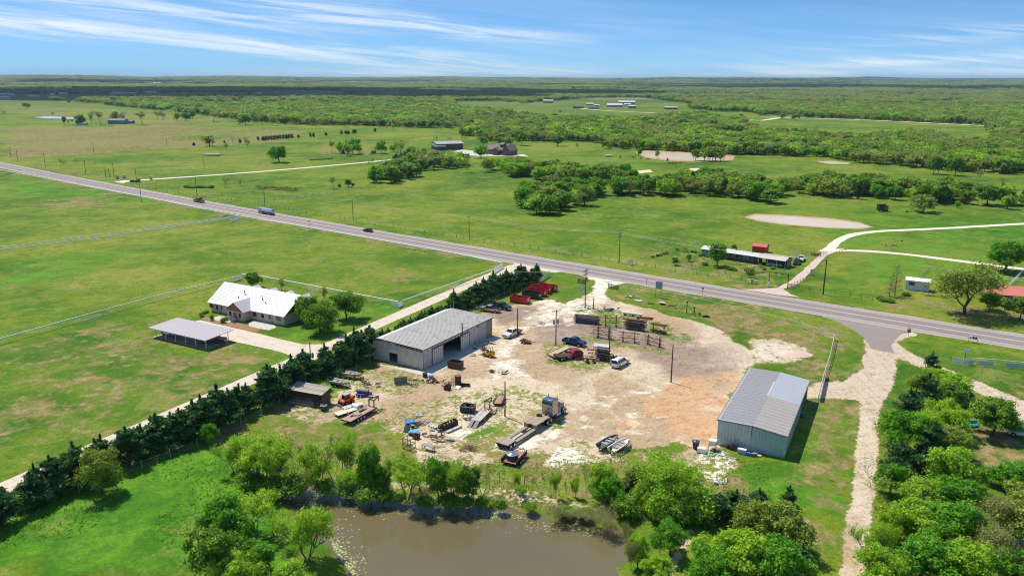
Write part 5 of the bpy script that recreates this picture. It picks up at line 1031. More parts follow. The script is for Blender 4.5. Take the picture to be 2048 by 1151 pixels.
def roofp(x0, z0, x1, z1, ya, yb_, mat, lab, n, dz=0):
    mb = MB(); p = [(x0, ya, z0+dz), (x1, ya, z1+dz), (x1, yb_, z1+dz), (x0, yb_, z0+dz)]; mb.sheet(p, .07); ribs_x(mb, p[0], p[3], p[1], p[2], n//2, .14, .09); mb.build('roof_sheet', mat, shed, label=lab)
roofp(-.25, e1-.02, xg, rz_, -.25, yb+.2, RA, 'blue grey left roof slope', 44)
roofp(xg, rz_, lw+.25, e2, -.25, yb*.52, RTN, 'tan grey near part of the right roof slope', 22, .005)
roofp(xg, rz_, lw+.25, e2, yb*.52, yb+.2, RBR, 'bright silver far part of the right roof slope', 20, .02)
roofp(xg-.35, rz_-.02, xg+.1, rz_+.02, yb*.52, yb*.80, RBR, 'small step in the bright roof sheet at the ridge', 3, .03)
MB().beam((-.25, -.28, e1-.08), (xg, -.28, rz_-.06), .06, .2).beam((xg, -.28, rz_-.06), (lw+.25, -.28, e2-.06), .06, .2).beam((lw+.28, -.25, e2-.06), (lw+.28, yb+.2, e2-.06), .1, .14).beam((-.28, -.25, e1-.1), (-.28, yb+.2, e1-.1), .1, .14).build('roof_trim', pm('trim_brown', (.22, .17, .14), .6), shed)
for x, z in ((.45, e1-.35), (lw+.02, e2-.3), (lw-.15, 1.0)): MB().box(x, x+.22, -.3, -.05, z, z+.16).build('flood_lamp', LAMPW, shed)
MB().box(-.5, -.05, yb*.80, yb*.95, .1, 3.2).build('side_lean_box', SHW2, shed)
# ---- white roofed house
TANW = pm('tan_siding', (.62, .50, .38), .85, var=.05, scale=.8); WROOF = pm('white_seam_roof', (.80, .785, .75), .4, .15, var=.025, scale=.2); BRG = pm('cedar_gable', (.30, .12, .05), .8, var=.15, scale=3); BRN = pm('brown_trim', (.20, .10, .06), .7)
o3 = G(569, 651); HR_ = rzaz(119.0); house = thing('ranch_house', 'tan ranch house with a bright white standing seam roof and brown gabled porch', 'house', o3, HR_)
hl_ = -dist(G(422.5, 622), o3); he = 2.55
t_, zr = solve_tz(415.3, 605.7, he, 29.0, 449.3, 565.2); hd = min(max(t_*2, 8), 14); zr = min(max(zr, 4.5), 6.8); hm = hd/2-.45
print('house depth', t_*2, 'ridge', zr)
def hroof(name, pts, n, lab=None):
    mb = MB(); mb.sheet(pts, .1); ribs_x(mb, pts[0], pts[1], pts[3], pts[2], n, .08, .08); return mb.build(name, WROOF, house, label=lab)
hroof('roof', [(hl_-.6, -.55, he), (.6, -.55, he), (.9, hm, zr), (hl_-.6, hm, zr)], 36, 'white front roof slope with raised seams')
hroof('roof', [(.9, hm, zr), (hl_-.6, hm, zr), (hl_-.6, hd+.1, he+.1), (.6, hd+.1, he+.1)], 52)
MB().box(hl_, 0, 0, .2, 0, he).build('wall', TANW, house); MB().box(hl_, 0, hd-.6, hd-.4, 0, he+.2).build('wall', TANW, house)
MB().box(-.2, 0, .2, hd-.6, 0, he).build('wall', TANW, house); MB().box(hl_, hl_+.2, .2, hd-.6, 0, he).build('wall', TANW, house)
for x in (0, hl_+.2): MB().prism([(0, 0)], 0, 0) if False else MB().add([(x-.2, -.0, he), (x, 0, he), (x, hd-.4, he), (x-.2, hd-.4, he), (x-.2, hm, zr-.12), (x, hm, zr-.12)], [(0, 4, 3), (1, 2, 5), (0, 1, 5, 4), (3, 4, 5, 2), (0, 3, 2, 1)]).build('gable', BRN, house)
MB().beam((hl_-.6, -.58, he-.08), (.6, -.58, he-.08), .06, .18).beam((.62, -.55, he-.06), (.92, hm, zr-.06), .06, .2).beam((hl_-.62, -.55, he-.06), (hl_-.62, hm, zr-.06), .06, .2).build('fascia', WHITEPIPE, house)
# porch gable
gx1 = loc(o3, HR_, 486.2, 643.3)[0]; gx0 = loc(o3, HR_, 458.7, 637.4)[0]; gy = loc(o3, HR_, 486.2, 643.3)[1]; gy = min(gy, -2.6); gx0, gx1 = gx1-5.4, gx1
gm_ = (gx0+gx1)/2; pk = he+2.1
MB().box(gx0, gx1, gy, -.02, 0, he).build('porch_wall', TANW, house)
MB().add([(gx0-.5, gy-.05, he-.1), (gx1+.5, gy-.05, he-.1), (gm_, gy-.05, pk-.08), (gx0-.5, gy+.1, he-.1), (gx1+.5, gy+.1, he-.1), (gm_, gy+.1, pk-.08)], [(0, 1, 2), (5, 4, 3), (0, 2, 5, 3), (1, 4, 5, 2), (0, 3, 4, 1)]).build('gable', BRG, house, label='reddish brown porch gable')
yi = -.55+(hm+.55)*(pk-he)/(zr-he)
GRS = pm('grey_seam_roof', (.62, .60, .60), .35, .25, var=.04, scale=.3)
for sgn, xe in ((1, gx1+.6), (-1, gx0-.6)):
    mb = MB(); p = [(gm_, gy-.3, pk), (xe, gy-.3, he-.15), (xe, -.50, he-.15), (gm_, yi, pk)] if sgn > 0 else [(xe, gy-.3, he-.15), (gm_, gy-.3, pk), (gm_, yi, pk), (xe, -.50, he-.15)]
    p = [(a, c, d+.16) for a, c, d in p]; mb.sheet(p, .08)
    for k in range(9):
        yy = gy-.3+(yi-gy+.3)*k/8; ye = min(yy, -.5+.0); z0 = pk+.18; 
        xx = xe if yy <= -.5 else gm_+(xe-gm_)*(1-(yy+.5)/(yi+.5)); zz_ = he+.01+(pk-he+.15)*(1-abs(xx-gm_)/abs(xe-gm_)) if yy > -.5 else he+.03
        mb.beam((gm_, yy, z0), (xx, yy, zz_), .05, .05)
    mb.build('porch_roof', GRS, house)
for i, (u, v) in enumerate([(427.5, 621), (436, 624), (443, 626), (456, 629)]): window(house, loc(o3, HR_, u, v)[0], 0, [1.1, .9, 1.1, 1.1][i], [1.3, .8, .8, .8][i], [1.0, 1.3, 1.1, 1.1][i], '-y', frame=BRN)
for i, (u, v) in enumerate([(511.5, 639), (527.5, 642), (541.5, 645), (559, 648.5)]): window(house, loc(o3, HR_, u, v)[0], 0, 1.0, [1.1, .8, .7, 1.4][i], 1.1, '-y', frame=BRN)
for x in (gx0+1.0, gx1-1.0): window(house, x, gy, 1.0, .7, 1.1, '-y', frame=BRN)
MB().box(gm_-.6, gm_+.6, gy-.06, gy+.02, .05, 2.05).build('door', pm('door_brown', (.22, .12, .08), .6), house); MB().box(-4.6, -3.8, -.06, .03, .05, 2.05).build('door', pm('door_tan', (.45, .30, .2), .6), house); MB().box(hl_+3.2, hl_+4.0, -.06, .03, .05, 2.05).build('door', pm('door_tan', (.45, .30, .2), .6), house)
for u, v in ((476.8, 596), (490.5, 595), (525, 603), (531.5, 606.5)):
    x, y = loc(o3, HR_, u, v, 4.2); y = min(max(y, .5), hm-.5); z = he+(zr-he)*(y+.55)/(hm+.55); hh = .9 if u in (490.5, 525) else .3
    MB().tube((x, y, z-.1), (x, y, z+hh), .11).tube((x, y, z+hh), (x, y, z+hh+.1), .18).build('roof_vent', BLACKP, house)
for u, v in ((503, 573), (535, 579.5), (566, 585.5), (598, 592)):
    x = loc(o3, HR_, u, v, zr)[0]; y = hm+.9; mb = MB(); mb.add([(x-1.3, y-1.2, zr-1.1), (x+1.3, y-1.2, zr-1.1), (x, y-1.2, zr+.02), (x-1.3, y+1.6, zr-1.1), (x+1.3, y+1.6, zr-1.1), (x, y+1.6, zr+.02)], [(0, 1, 2), (5, 4, 3), (0, 2, 5, 3), (1, 4, 5, 2)]); mb.build('dormer_roof', WROOF, house)
for x, y in ((gx0+.6, gy-1.2), (gx0+3.6, gy-1.3)):
    m_ = MB(); m_.box(-.45, .45, -.45, .45, 0, .85).tube((0, 0, .85), (0, 0, .9), .35, n=12); p_ = loc_p = (math.cos(HR_)*x-math.sin(HR_)*y+o3[0], math.sin(HR_)*x+math.cos(HR_)*y+o3[1])
    a_ = thing('air_conditioner', 'grey outdoor air conditioning unit in the mulch bed before the porch', 'air conditioner', p_, HR_, 'air conditioning units before the porch'); MB().box(-.45, .45, -.45, .45, 0, .85).build('housing', pm('ac_grey', (.22, .30, .30), .5, .3), a_); MB().ring((0, 0, .87), .12, .38, .04, 'z').build('fan_guard', DARKSTEEL, a_)
# ---- carport
CP = rzaz(119.5); oc = G(412.9, 697.3); cz = HT(412.9, 697.3, 677); car = thing('carport', 'open carport with a flat lavender grey metal roof', 'carport', oc, CP)
wl = dist(G(412.9, 697.3), G(317, 672)); dep = loc(oc, CP, 457.3, 682)[1]; rt_ = loc(oc, CP, 457.3, 682)[0]
print('carport', cz, wl, dep, rt_)
dep = min(max(dep, 4.5), 8); LAV = pm('lavender_sheet', (.44, .40, .43), .5, .3, var=.06, scale=.3)
mb = MB(); mb.sheet([(-wl-1.2, -.9, cz), (.9, -.9, cz), (.9, dep+.9, cz+.35), (-wl-1.2, dep+.9, cz+.35)], .1); ribs_x(mb, (-wl-1.2, -.9, cz), (.9, -.9, cz), (-wl-1.2, dep+.9, cz+.35), (.9, dep+.9, cz+.35), 44, .05, .03); mb.build('roof', LAV, car)
MB().beam((-wl-1.2, -.93, cz-.06), (.9, -.93, cz-.06), .06, .2).beam((.93, -.9, cz-.06), (.93, dep+.9, cz+.29), .06, .2).build('roof_trim', WHITEPIPE, car)
for k in range(6):
    for y in (0, dep): MB().beam((-wl*k/5, y, 0), (-wl*k/5, y, cz-.05), .13).build('post', WHITEPIPE, car)
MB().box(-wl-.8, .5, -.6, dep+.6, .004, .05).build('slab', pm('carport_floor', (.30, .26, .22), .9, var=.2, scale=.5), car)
# ---- long grey house across the highway
og = G(1402.6, 511.5); LR = rzaz(azi(G(1402.6, 511.5), G(1513.7, 528.3))); lng = thing('long_house', 'long low grey house with a white metal roof and covered porch across the highway', 'house', og, LR)
ll = dist(og, G(1513.7, 528.3)); GRW = pm('grey_siding', (.23, .215, .20), .8, var=.08, scale=.6); WR2 = pm('white_sheet_roof', (.72, .70, .67), .4, .2, var=.05, scale=.25)
eh = 2.6; hw_ = 4.6; print('long house', ll)
MB().box(0, ll*.32, 0, hw_, 0, eh).build('wall', GRW, lng); MB().box(ll*.32, ll, 1.5, hw_, 0, eh).build('wall', GRW, lng)
for a_, c_ in ((-.3, ll+.3),):
    for s_ in (0, 1):
        p = [(a_, -.4, eh), (c_, -.4, eh), (c_, hw_*.5, eh+.75), (a_, hw_*.5, eh+.75)] if s_ == 0 else [(c_, hw_*.5, eh+.75), (a_, hw_*.5, eh+.75), (a_, hw_+.4, eh), (c_, hw_+.4, eh)]
        mb = MB(); mb.sheet(p, .08); ribs_x(mb, p[0], p[1], p[3], p[2], 50, .05, .04); mb.build('roof', WR2, lng)
MB().box(.0, ll*.32, -.05, -.01, 1.15, 1.3).build('trim_board', WHITEPIPE, lng)
MB().box(ll*.32, ll, -.1, 1.45, 0, .3).build('porch_floor', PLANKD, lng)
for k in range(9): MB().beam((ll*.33+k*ll*.66/8, -.05, .3), (ll*.33+k*ll*.66/8, -.05, eh), .1).build('post', PLANKD, lng)
for k in range(18): MB().beam((ll*.33+k*ll*.66/17, -.08, .3), (ll*.33+k*ll*.66/17, -.08, 1.1), .05).build('baluster', PLANKD, lng)
MB().beam((ll*.33, -.1, 1.12), (ll*.99, -.1, 1.12), .08).build('rail', PLANKD, lng)
for k in (.40, .50, .62, .84, .93): window(lng, ll*k, 1.5, 1.0, 1.3, 1.1, '-y')
window(lng, ll*.10, 0, 1.3, 1.0, .8, '-y'); MB().box(ll*.72, ll*.72+1, 1.42, 1.48, .3, 2.3).build('door', pm('door_blue', (.3, .42, .5), .5), lng); MB().box(ll*.78, ll*.78+1, 1.42, 1.48, .3, 2.3).build('door', pm('door_blue', (.3, .42, .5), .5), lng)
for k in (.06, .58, .86): MB().tube((ll*k, hw_*.45, eh+.5), (ll*k, hw_*.45, eh+1.15), .12).build('roof_vent', BLACKP, lng)
px_, py_ = math.cos(LR), math.sin(LR); pcp = (og[0]+px_*(ll+.6), og[1]+py_*(ll+.6)); cp2 = thing('carport', 'tan roofed carport attached to the right end of the long grey house', 'carport', pcp, LR)
TNR = pm('tan_sheet_roof', (.50, .44, .38), .6, .15, var=.08, scale=.3); cw = 9.2
p = [(-.2, -.6, 2.55), (cw, -.6, 2.55), (cw, 2.6, 3.35), (-.2, 2.6, 3.35)]; mb = MB(); mb.sheet(p, .08); mb.build('roof', TNR, cp2); p = [(cw, 2.6, 3.35), (-.2, 2.6, 3.35), (-.2, 5.6, 2.9), (cw, 5.6, 2.9)]; mb = MB(); mb.sheet(p, .08); mb.build('roof', TNR, cp2)
MB().box(.2, cw-.2, 5.2, 5.35, 0, 2.8).build('wall', GRW, cp2); MB().box(cw-.3, cw-.15, 1.5, 5.3, 0, 2.7).build('wall', GRW, cp2)
for x in (0, cw*.33, cw*.68, cw-.1): MB().beam((x, -.4, 0), (x, -.4, 2.5), .1).build('post', WHITEPIPE, cp2)
def gabled(name, label, cat, u, v, az_, w, d, h, rh, wallm, roofm, ribs=12, grp=None, wins=(), door=None, ov=.25):
    t = thing(name, label, cat, G(u, v), rzaz(az_), grp); MB().box(0, w, 0, d, 0, h).build('wall', wallm, t)
    for s_ in (0, 1):
        p = [(-ov, -ov, h-.02), (w+ov, -ov, h-.02), (w+ov, d/2, h+rh), (-ov, d/2, h+rh)] if s_ == 0 else [(w+ov, d/2, h+rh), (-ov, d/2, h+rh), (-ov, d+ov, h-.02), (w+ov, d+ov, h-.02)]
        mb = MB(); mb.sheet(p, .07); 
        if ribs: ribs_x(mb, p[0], p[1], p[3], p[2], ribs, .05, .04)
        mb.build('roof', roofm, t)
    for x in (.02, w-.12): MB().add([(x, .05, h), (x+.1, .05, h), (x, d-.05, h), (x+.1, d-.05, h), (x, d/2, h+rh-.08), (x+.1, d/2, h+rh-.08)], [(0, 2, 4), (1, 5, 3), (0, 4, 5, 1), (2, 3, 5, 4)]).build('gable', wallm, t)
    for x, z, ww, hh in wins: window(t, x, 0, z, ww, hh, '-y')
    if door: MB().box(door, door+.9, -.05, .02, 0, 2.0).build('door', pm('door_grey', (.3, .3, .3), .6), t)
    return t
RED = pm('red_paint', (.50, .035, .022), .5, var=.08, scale=.5); REDR = pm('red_sheet_roof', (.52, .09, .06), .45, var=.1, scale=.4); PINKRF = pm('faded_red_roof', (.56, .17, .13), .55, var=.12, scale=.3)
gabled('storage_shed', 'small bright red shed behind the long grey house', 'shed', 1504, 503, azi(G(1504, 503), G(1528, 506)), 4.9, 3.2, 2.2, .9, RED, REDR, 12)
gabled('storage_shed', 'small white shed with one window near the great spreading oak', 'shed', 1810, 578.5, azi(G(1810, 578.5), G(1846.5, 583)), 6.2, 3.6, 3.0, .55, pm('shed_white_blue', (.58, .60, .70), .6, var=.05), pm('white_sheet', (.80, .79, .78), .4, .1, var=.04), 14, wins=[(1.6, 1.5, 1.6, 1.0)])
gabled('brick_house', 'house with a faded red roof half hidden by trees at the right edge', 'house', 1970, 604, 108, 14, 8, 2.5, 1.8, pm('brick_brown', (.28, .15, .10), .9, var=.2, scale=3), PINKRF, 30, wins=[(3, 1, 1.2, 1.1), (8, 1, 1.2, 1.1)], door=5.5)
# old homestead and far farm buildings
def simple_far(label, u, v, w, d, h, rh, wc, rc, az_=100, name='farm_building', cat='building'):
    return gabled(name, label, cat, u, v, az_, w, d, h, rh, wc, rc, 0, wins=[(w*.3, h*.35, h*.3, h*.3), (w*.7, h*.35, h*.3, h*.3)])
BLUG = pm('blue_grey_paint', (.16, .24, .30), .7); WHT = pm('far_white', (.50, .51, .52), .7); DKR = pm('dark_roof', (.10, .09, .09), .7); TAN2 = pm('far_tan', (.45, .36, .27), .8)
simple_far('blue grey shed among bare trees in the far left meadow', 216, 248, 24, 10, 5, 2, BLUG, DKR)
simple_far('low dark shed right of the blue grey shed', 243, 247, 16, 6, 3, 1.2, DKR, DKR)
simple_far('small grey hut under the leafy tree at the old homestead', 152, 250.5, 14, 5, 2.5, 1, WHT, DKR)
# dark barn and brown ranch house
dbn = thing('barn', 'dark red and grey metal barn with a pale roof left of the ranch house', 'barn', G(867, 300.5), rzaz(azi(G(867, 300.5), G(926, 298.5))))
dw = dist(G(867, 300.5), G(926, 298.5)); print('barn w', dw); MAR = pm('maroon_sheet', (.17, .035, .035), .6, var=.1); DGR = pm('dark_grey_sheet', (.07, .09, .09), .6)
MB().box(0, dw*.34, -6, 6, 0, 3.4).build('wall', DGR, dbn, label='dark grey lean-to half'); MB().box(dw*.34, dw, 0, 14, 0, 5).build('wall', MAR, dbn)
MB().sheet([(-1, -7, 3.5), (dw*.36, -7, 3.5), (dw*.36, 6, 5.4), (-1, 6, 5.4)], .2).build('roof', DGR, dbn); MB().sheet([(dw*.1, -.8, 5.2), (dw+.8, -.8, 5.2), (dw+.8, 8, 7), (dw*.1, 8, 7)], .2).build('roof', pm('mauve_roof', (.36, .33, .36), .5), dbn); MB().sheet([(dw*.1, 8, 7), (dw+.8, 8, 7), (dw+.8, 16, 5.2), (dw*.1, 16, 5.2)], .2).build('roof', pm('mauve_roof', (.36, .33, .36), .5), dbn)
for k in (.45, .6, .75, .9): MB().box(dw*k-1.6, dw*k+1.6, -.1, .1, 0, 3.6).build('door', DGR, dbn)
rh_ = thing('brown_house', 'large brown ranch house with steep gabled roofs behind the meadow', 'house', G(968, 308.5), rzaz(azi(G(968, 308.5), G(1022, 311)))); rw = dist(G(968, 308.5), G(1022, 311)); print('ranch w', rw)
BST = pm('brown_stone', (.16, .11, .085), .9, var=.2, scale=1); BRF = pm('brown_shingle', (.19, .14, .125), .85, var=.12, scale=.5)
def gab(t, x0, x1, y0, y1, h, rh, axis='x'):
    MB().box(x0, x1, y0, y1, 0, h).build('wall', BST, t); o_ = .5
    if axis == 'x': q = [[(x0-o_, y0-o_, h-.1), (x1+o_, y0-o_, h-.1), (x1+o_, (y0+y1)/2, h+rh), (x0-o_, (y0+y1)/2, h+rh)], [(x1+o_, (y0+y1)/2, h+rh), (x0-o_, (y0+y1)/2, h+rh), (x0-o_, y1+o_, h-.1), (x1+o_, y1+o_, h-.1)]]
    else: q = [[(x0-o_, y1+o_, h-.1), (x0-o_, y0-o_, h-.1), ((x0+x1)/2, y0-o_, h+rh), ((x0+x1)/2, y1+o_, h+rh)], [((x0+x1)/2, y1+o_, h+rh), ((x0+x1)/2, y0-o_, h+rh), (x1+o_, y0-o_, h-.1), (x1+o_, y1+o_, h-.1)]]
    for p in q: MB().sheet(p, .2).build('roof', BRF, t)
    if axis == 'y': MB().add([(x0, y0-.02, h), (x1, y0-.02, h), ((x0+x1)/2, y0-.02, h+rh-.2), (x0, y0+.2, h), (x1, y0+.2, h), ((x0+x1)/2, y0+.2, h+rh-.2)], [(0, 1, 2), (5, 4, 3), (0, 2, 5, 3), (1, 4, 5, 2)]).build('gable', BST, t)
gab(rh_, 0, rw*.33, 4, 15, 4, 3.6); gab(rh_, rw*.28, rw*.8, 2, 16, 4.2, 4.2); gab(rh_, rw*.36, rw*.55, -2, 4, 3.6, 2.6, 'y'); gab(rh_, rw*.74, rw, -3, 12, 4.0, 4.2, 'y'); gab(rh_, rw*.5, rw*.62, 5, 11, 8.2, 1.2)
for x in (.1, .2, .62, .7): window(rh_, rw*x, 4 if x < .3 else 2, 1.2, 1.8, 1.8, '-y')
window(rh_, rw*.87, -3, 1.2, 2.2, 2, '-y'); MB().box(rw*.45-.8, rw*.45+.8, -2.1, -1.9, 0, 2.6).build('door', DKR, rh_)
for lab, u, v, w, d, h, rh2, wc, rc in [('white roofed farmhouse in the distant farmstead', 1214, 214.5, 34, 16, 5, 3, TAN2, WHT), ('long pink walled barn in the distant farmstead', 1237, 209, 40, 14, 6, 3, TAN2, WHT), ('dark shed below the pink walled barn', 1257, 216, 16, 8, 4, 2, DKR, WHT), ('small white roofed shed right of the farmhouse', 1248, 212, 16, 8, 4, 2, WHT, WHT), ('white roofed shed left of the farmhouse', 1172, 211, 18, 8, 4, 2, TAN2, WHT), ('low white roofed barn left of the farmhouse', 1188, 213, 12, 6, 3, 1.5, TAN2, WHT),
                                           ('long low barn right of the distant farmstead', 1329, 219, 26, 8, 4, 2, DKR, pm('far_pinkroof', (.5, .42, .40), .7)), ('white roofed house in the far brown trees', 1086, 206, 26, 12, 6, 2, TAN2, WHT), ('pale house at the left of the far brown trees', 1049, 205, 22, 10, 5, 2, TAN2, WHT),
                                           ('row of low dark sheds at the farmstead drive', 1146, 217, 22, 8, 4, 1.5, DKR, DKR), ('low sheds beside the farmstead drive', 1174, 218, 24, 8, 4, 1.5, TAN2, DKR)]: simple_far(lab, u, v, w, d, h, rh2, wc, rc, 95, 'farm_building')
far_b = [(2, 191, 60), (20, 190.8, 50), (104, 190, 34), (125, 189, 60), (66, 195, 70), (6, 198, 60), (58, 181, 40), (88, 180.5, 30), (180, 184.5, 46), (236, 188.8, 120), (262, 189, 60), (300, 187, 90), (350, 192, 40), (375, 193, 34), (398, 194, 26), (515, 189, 60), (538, 192, 90), (50, 173, 90), (12, 172, 110), (300, 176, 120), (312, 170.5, 110), (425, 167.5, 120), (118, 161, 90), (195, 160.5, 90), (849, 173.5, 100), (740, 160.6, 240), (770, 161.6, 200), (680, 159.6, 160), (610, 159, 120), (1300, 167.5, 170), (1144, 171, 60), (1406, 173.5, 120), (1646, 167.5, 100), (1833, 172.5, 110), (1840, 175.2, 80), (510, 191.5, 40)]
for i, (u, v, w) in enumerate(far_b):
    X0, Y0 = G(u, v); w2 = w*.45*(Y0/2800)**.3; t = thing('warehouse', 'distant pale roofed building among the far dark trees', 'building', (X0, Y0), 0, 'distant pale buildings near the horizon', z=float(groundz(np.array([[X0, Y0]]))[0]))
    MB().box(-w2/2, w2/2, 0, w2*.4, 0, 4+w2*.03).build('wall', WHT if i % 3 else TAN2, t); MB().sheet([(-w2/2-1, -1, 4.2+w2*.03), (w2/2+1, -1, 4.2+w2*.03), (w2/2+1, w2*.4, 6+w2*.05), (-w2/2-1, w2*.4, 6+w2*.05)], .5).build('roof', WHT, t)
# ---- open lumber shed by the cedars
LS = rzaz(112); ol = G(600, 806); lsx = thing('lumber_shed', 'open sided lumber shed with weathered plank roof stacked with poles', 'shed', ol, LS)
lz = 2.9; llen = 6.6; ldep = 2.5
for k in range(7):
    y0 = -.4+k*(ldep+.6)/7; z0 = lz-.25+.55*(k/7); MB().sheet([(-2.4, y0, z0), (llen-1.2, y0, z0), (llen-1.2, y0+.57, z0+.07), (-2.4, y0+.57, z0+.07)], .05).build('roof_board', pm('silver_board', (.33, .29, .24), .8, var=.25, scale=2, rand=.4), lsx)
for k in range(12): MB().box(llen-1.5, llen-1.45, .1+k*ldep/12, .1+(k+1)*ldep/12-.03, 0, lz-.3+.5*k/12).build('wall_board', PLANKD, lsx)
for x in (-2.1, .6, llen-1.6):
    for y in (.1, ldep): MB().beam((x, y, 0), (x, y, lz-.3+(y > 1)*.5), .14).build('post', WOODPOLE, lsx)
rr_ = random.Random(4)
for k in range(16): x = rr_.uniform(-2.6, -1.2); y = rr_.uniform(-.9, 1.4); z = .12+.14*(k//3); MB().tube((x, y, z), (x+rr_.uniform(4.6, 6.2), y+rr_.uniform(-.1, .1), z), .06, n=6).build('pole', pm('grey_pole', (.44, .41, .37), .8, var=.2, rand=.5), lsx)
MB().box(-2.0, 3.8, .9, 2.8, .0, 1.7).build('lumber_stack', PLANKD, lsx)
# ---------------------------------------------------------------- utility poles and wires
POLES = {}
def upole(key, u, v, vt, label, arms=1, trafo=0, r=.15, az_=128, lamp=False, grp=None):
    x, y = G(u, v); H = HT(u, v, vt); t = thing('utility_pole', label, 'utility pole', (x, y), rzaz(az_)+PI/2, grp)
    MB().tube((0, 0, -.1), (0, 0, H), r, r*.65, 10).build('pole', WOODPOLE, t)
    for a_ in range(arms):
        z = H-.25-a_*1.1; MB().beam((-1.2, 0, z), (1.2, 0, z), .10, .13).beam((-.6, .06, z), (0, .06, z-.55), .04).beam((.6, .06, z), (0, .06, z-.55), .04).build('cross_arm', WOODPOLE, t)
        for q in (-1.1, -.45, .45, 1.1): MB().tube((q, 0, z+.06), (q, 0, z+.24), .06, .04, 6).build('insulator', pm('insulator_grey', (.35, .35, .36), .3), t)
    for k in range(trafo): s_ = -1 if k % 2 else 1; MB().tube((s_*.55, .05, H-3.4), (s_*.55, .05, H-2.4), .26, n=12).tube((s_*.55, .05, H-2.4), (s_*.55, .05, H-2.25), .08).beam((0, 0, H-2.8), (s_*.5, .05, H-2.8), .08).build('transformer', pm('transformer_grey', (.30, .31, .32), .4, .3), t)
    POLES[key] = (x, y, H, arms, rzaz(az_)+PI/2); return t
P1 = [('a', 88, 333, 308), ('a1', 22, 314, 296), ('b', 36, 323.5, 302), ('c', 91, 333, 308), ('d', 172, 349.5, 320)]
upole('h0', 22, 313.5, 294, 'leftmost pole beyond the highway at the left edge', 1); upole('h1', 36, 324, 302, 'second pole beyond the highway from the left edge', 1); upole('h2', 91, 333.5, 307, 'third pole beyond the highway from the left edge', 1)
upole('h3', 172, 349.5, 320.5, 'pole left of the white drive gate', 1); upole('h4', 228, 352, 324.5, 'pole standing behind the two short posts', 0); upole('h5', 274, 369, 338, 'pole at the mouth of the white drive', 1); upole('h6', 394, 391.5, 356, 'pole before the hedge along the ditch', 1); upole('h7', 530, 413, 377, 'pole just behind the silver truck', 1)
upole('h8', 706.5, 441.5, 399.5, 'pole with crossarm in the middle of the far verge', 1); upole('h9', 938.5, 478.5, 431.5, 'pole with crossarm behind the right part of the verge', 1); upole('h10', 1238, 526, 464, 'tall double crossarm pole beyond the highway', 2); upole('h11', 1646, 588.5, 518, 'thick dark pole beside the fenced paddock', 0, r=.22)
upole('m1', 187.5, 303.5, 284.5, 'pole standing out in the left meadow', 0); upole('m2', 334, 293, 277, 'pole by the weeds in the left meadow', 0); upole('m3', 408.5, 337.5, 311, 'pole beyond the white drive', 0); upole('m4', 465, 286, 270, 'thin far pole near the small cedars', 0)
upole('s1', 283, 404, 367, 'pole on the near verge beside the white fence', 0)
upole('y0', 624, 758, 685, 'pole with grey box at the fork of the driveway', 0, 1); upole('y1', 1170, 615.5, 538.5, 'tall crossarm pole with meters at the yard entrance', 2, 1); upole('y2', 1187, 617, 594.5, 'short service pole right of the entrance pole', 0)
upole('y3', 1111.5, 690, 619.5, 'pole with two transformers in the middle of the yard', 1, 2, az_=150); upole('y4', 1035, 673, 616.5, 'plain pole beside the white flatbed pickup', 0); upole('y5', 1010, 832.5, 762, 'plain pole with a meter on the lower yard grass', 0)
upole('y6', 1218, 722, 656.5, 'thin pole between rack and white wagon', 0); upole('y7', 1342, 764, 688, 'lone pole on the open caliche yard', 0); upole('y8', 985.5, 573, 538, 'dark pole in the lane by the white panel fence', 0)
for lab, u, v, vt in (('thin pole in the far green field', 1880, 267, 255), ('thin far pole by the wood edge', 1632, 262, 250), ('thin pole left in the farmstead field', 1312, 226, 215), ('thin pole right in the farmstead field', 1325, 225, 215), ('far pole near the top of the far green field', 1894, 262, 252)): upole(lab, u, v, vt, lab, 0)
MB().tube((0, 0, 0), (0, 0, .1), .1)
mt = MB().box(-.2, .2, -.35, -.1, 1.5, 2.1).build('meter_box', STEEL_GALV); mt.location = (*G(1010, 832.5), 0); tag(mt, 'round grey meter box on the plain lower yard pole', 'meter box')
m_ = MB(); m_.box(-.9, -.3, -.5, -.2, 1.6, 3.0).box(.2, .8, -.5, -.2, 1.9, 3.2).beam((-1.2, -.2, 1.5), (1.2, -.2, 1.5), .08).beam((-1.0, -.2, 0), (-1.0, -.2, 1.5), .08).beam((1.0, -.2, 0), (1.0, -.2, 1.5), .08)
mo = m_.build('electric_panel', STEEL_GALV); mo.location = (*G(1166, 612), 2.6); tag(mo, 'grey electric boxes hung on the tall entrance pole', 'electric box')
WIRE = pm('wire', (.10, .10, .10), .6); WIREB = pm('wire_bright', (.45, .45, .44), .5)
def wires(ka, kb, n=3, sag=.9, mat=None, r=.02, hz=0):
    ax_, ay_, ah, an, ar = POLES[ka]; bx_, by_, bh, bn, br = POLES[kb]
    if dist((ax_, ay_), (bx_, by_)) > 130: r *= 1.2
    w = MB()
    offs = [-1.1, 1.1, .45][:n] if n > 1 else [0]
    for q in offs:
        a_ = Vector((ax_+math.cos(ar)*q*(an > 0), ay_+math.sin(ar)*q*(an > 0), ah-.02-hz)); c_ = Vector((bx_+math.cos(br)*q*(bn > 0), by_+math.sin(br)*q*(bn > 0), bh-.02-hz)); last = a_
        for k in range(1, 15): t = k/14; p = a_.lerp(c_, t); p.z -= sag*4*t*(1-t); w.tube(last, p, r, n=4, cap=False); last = p
    o_ = w.build('power_line', mat or WIRE); tag(o_, 'power line from %s' % ka_lab(ka, kb), 'power line')
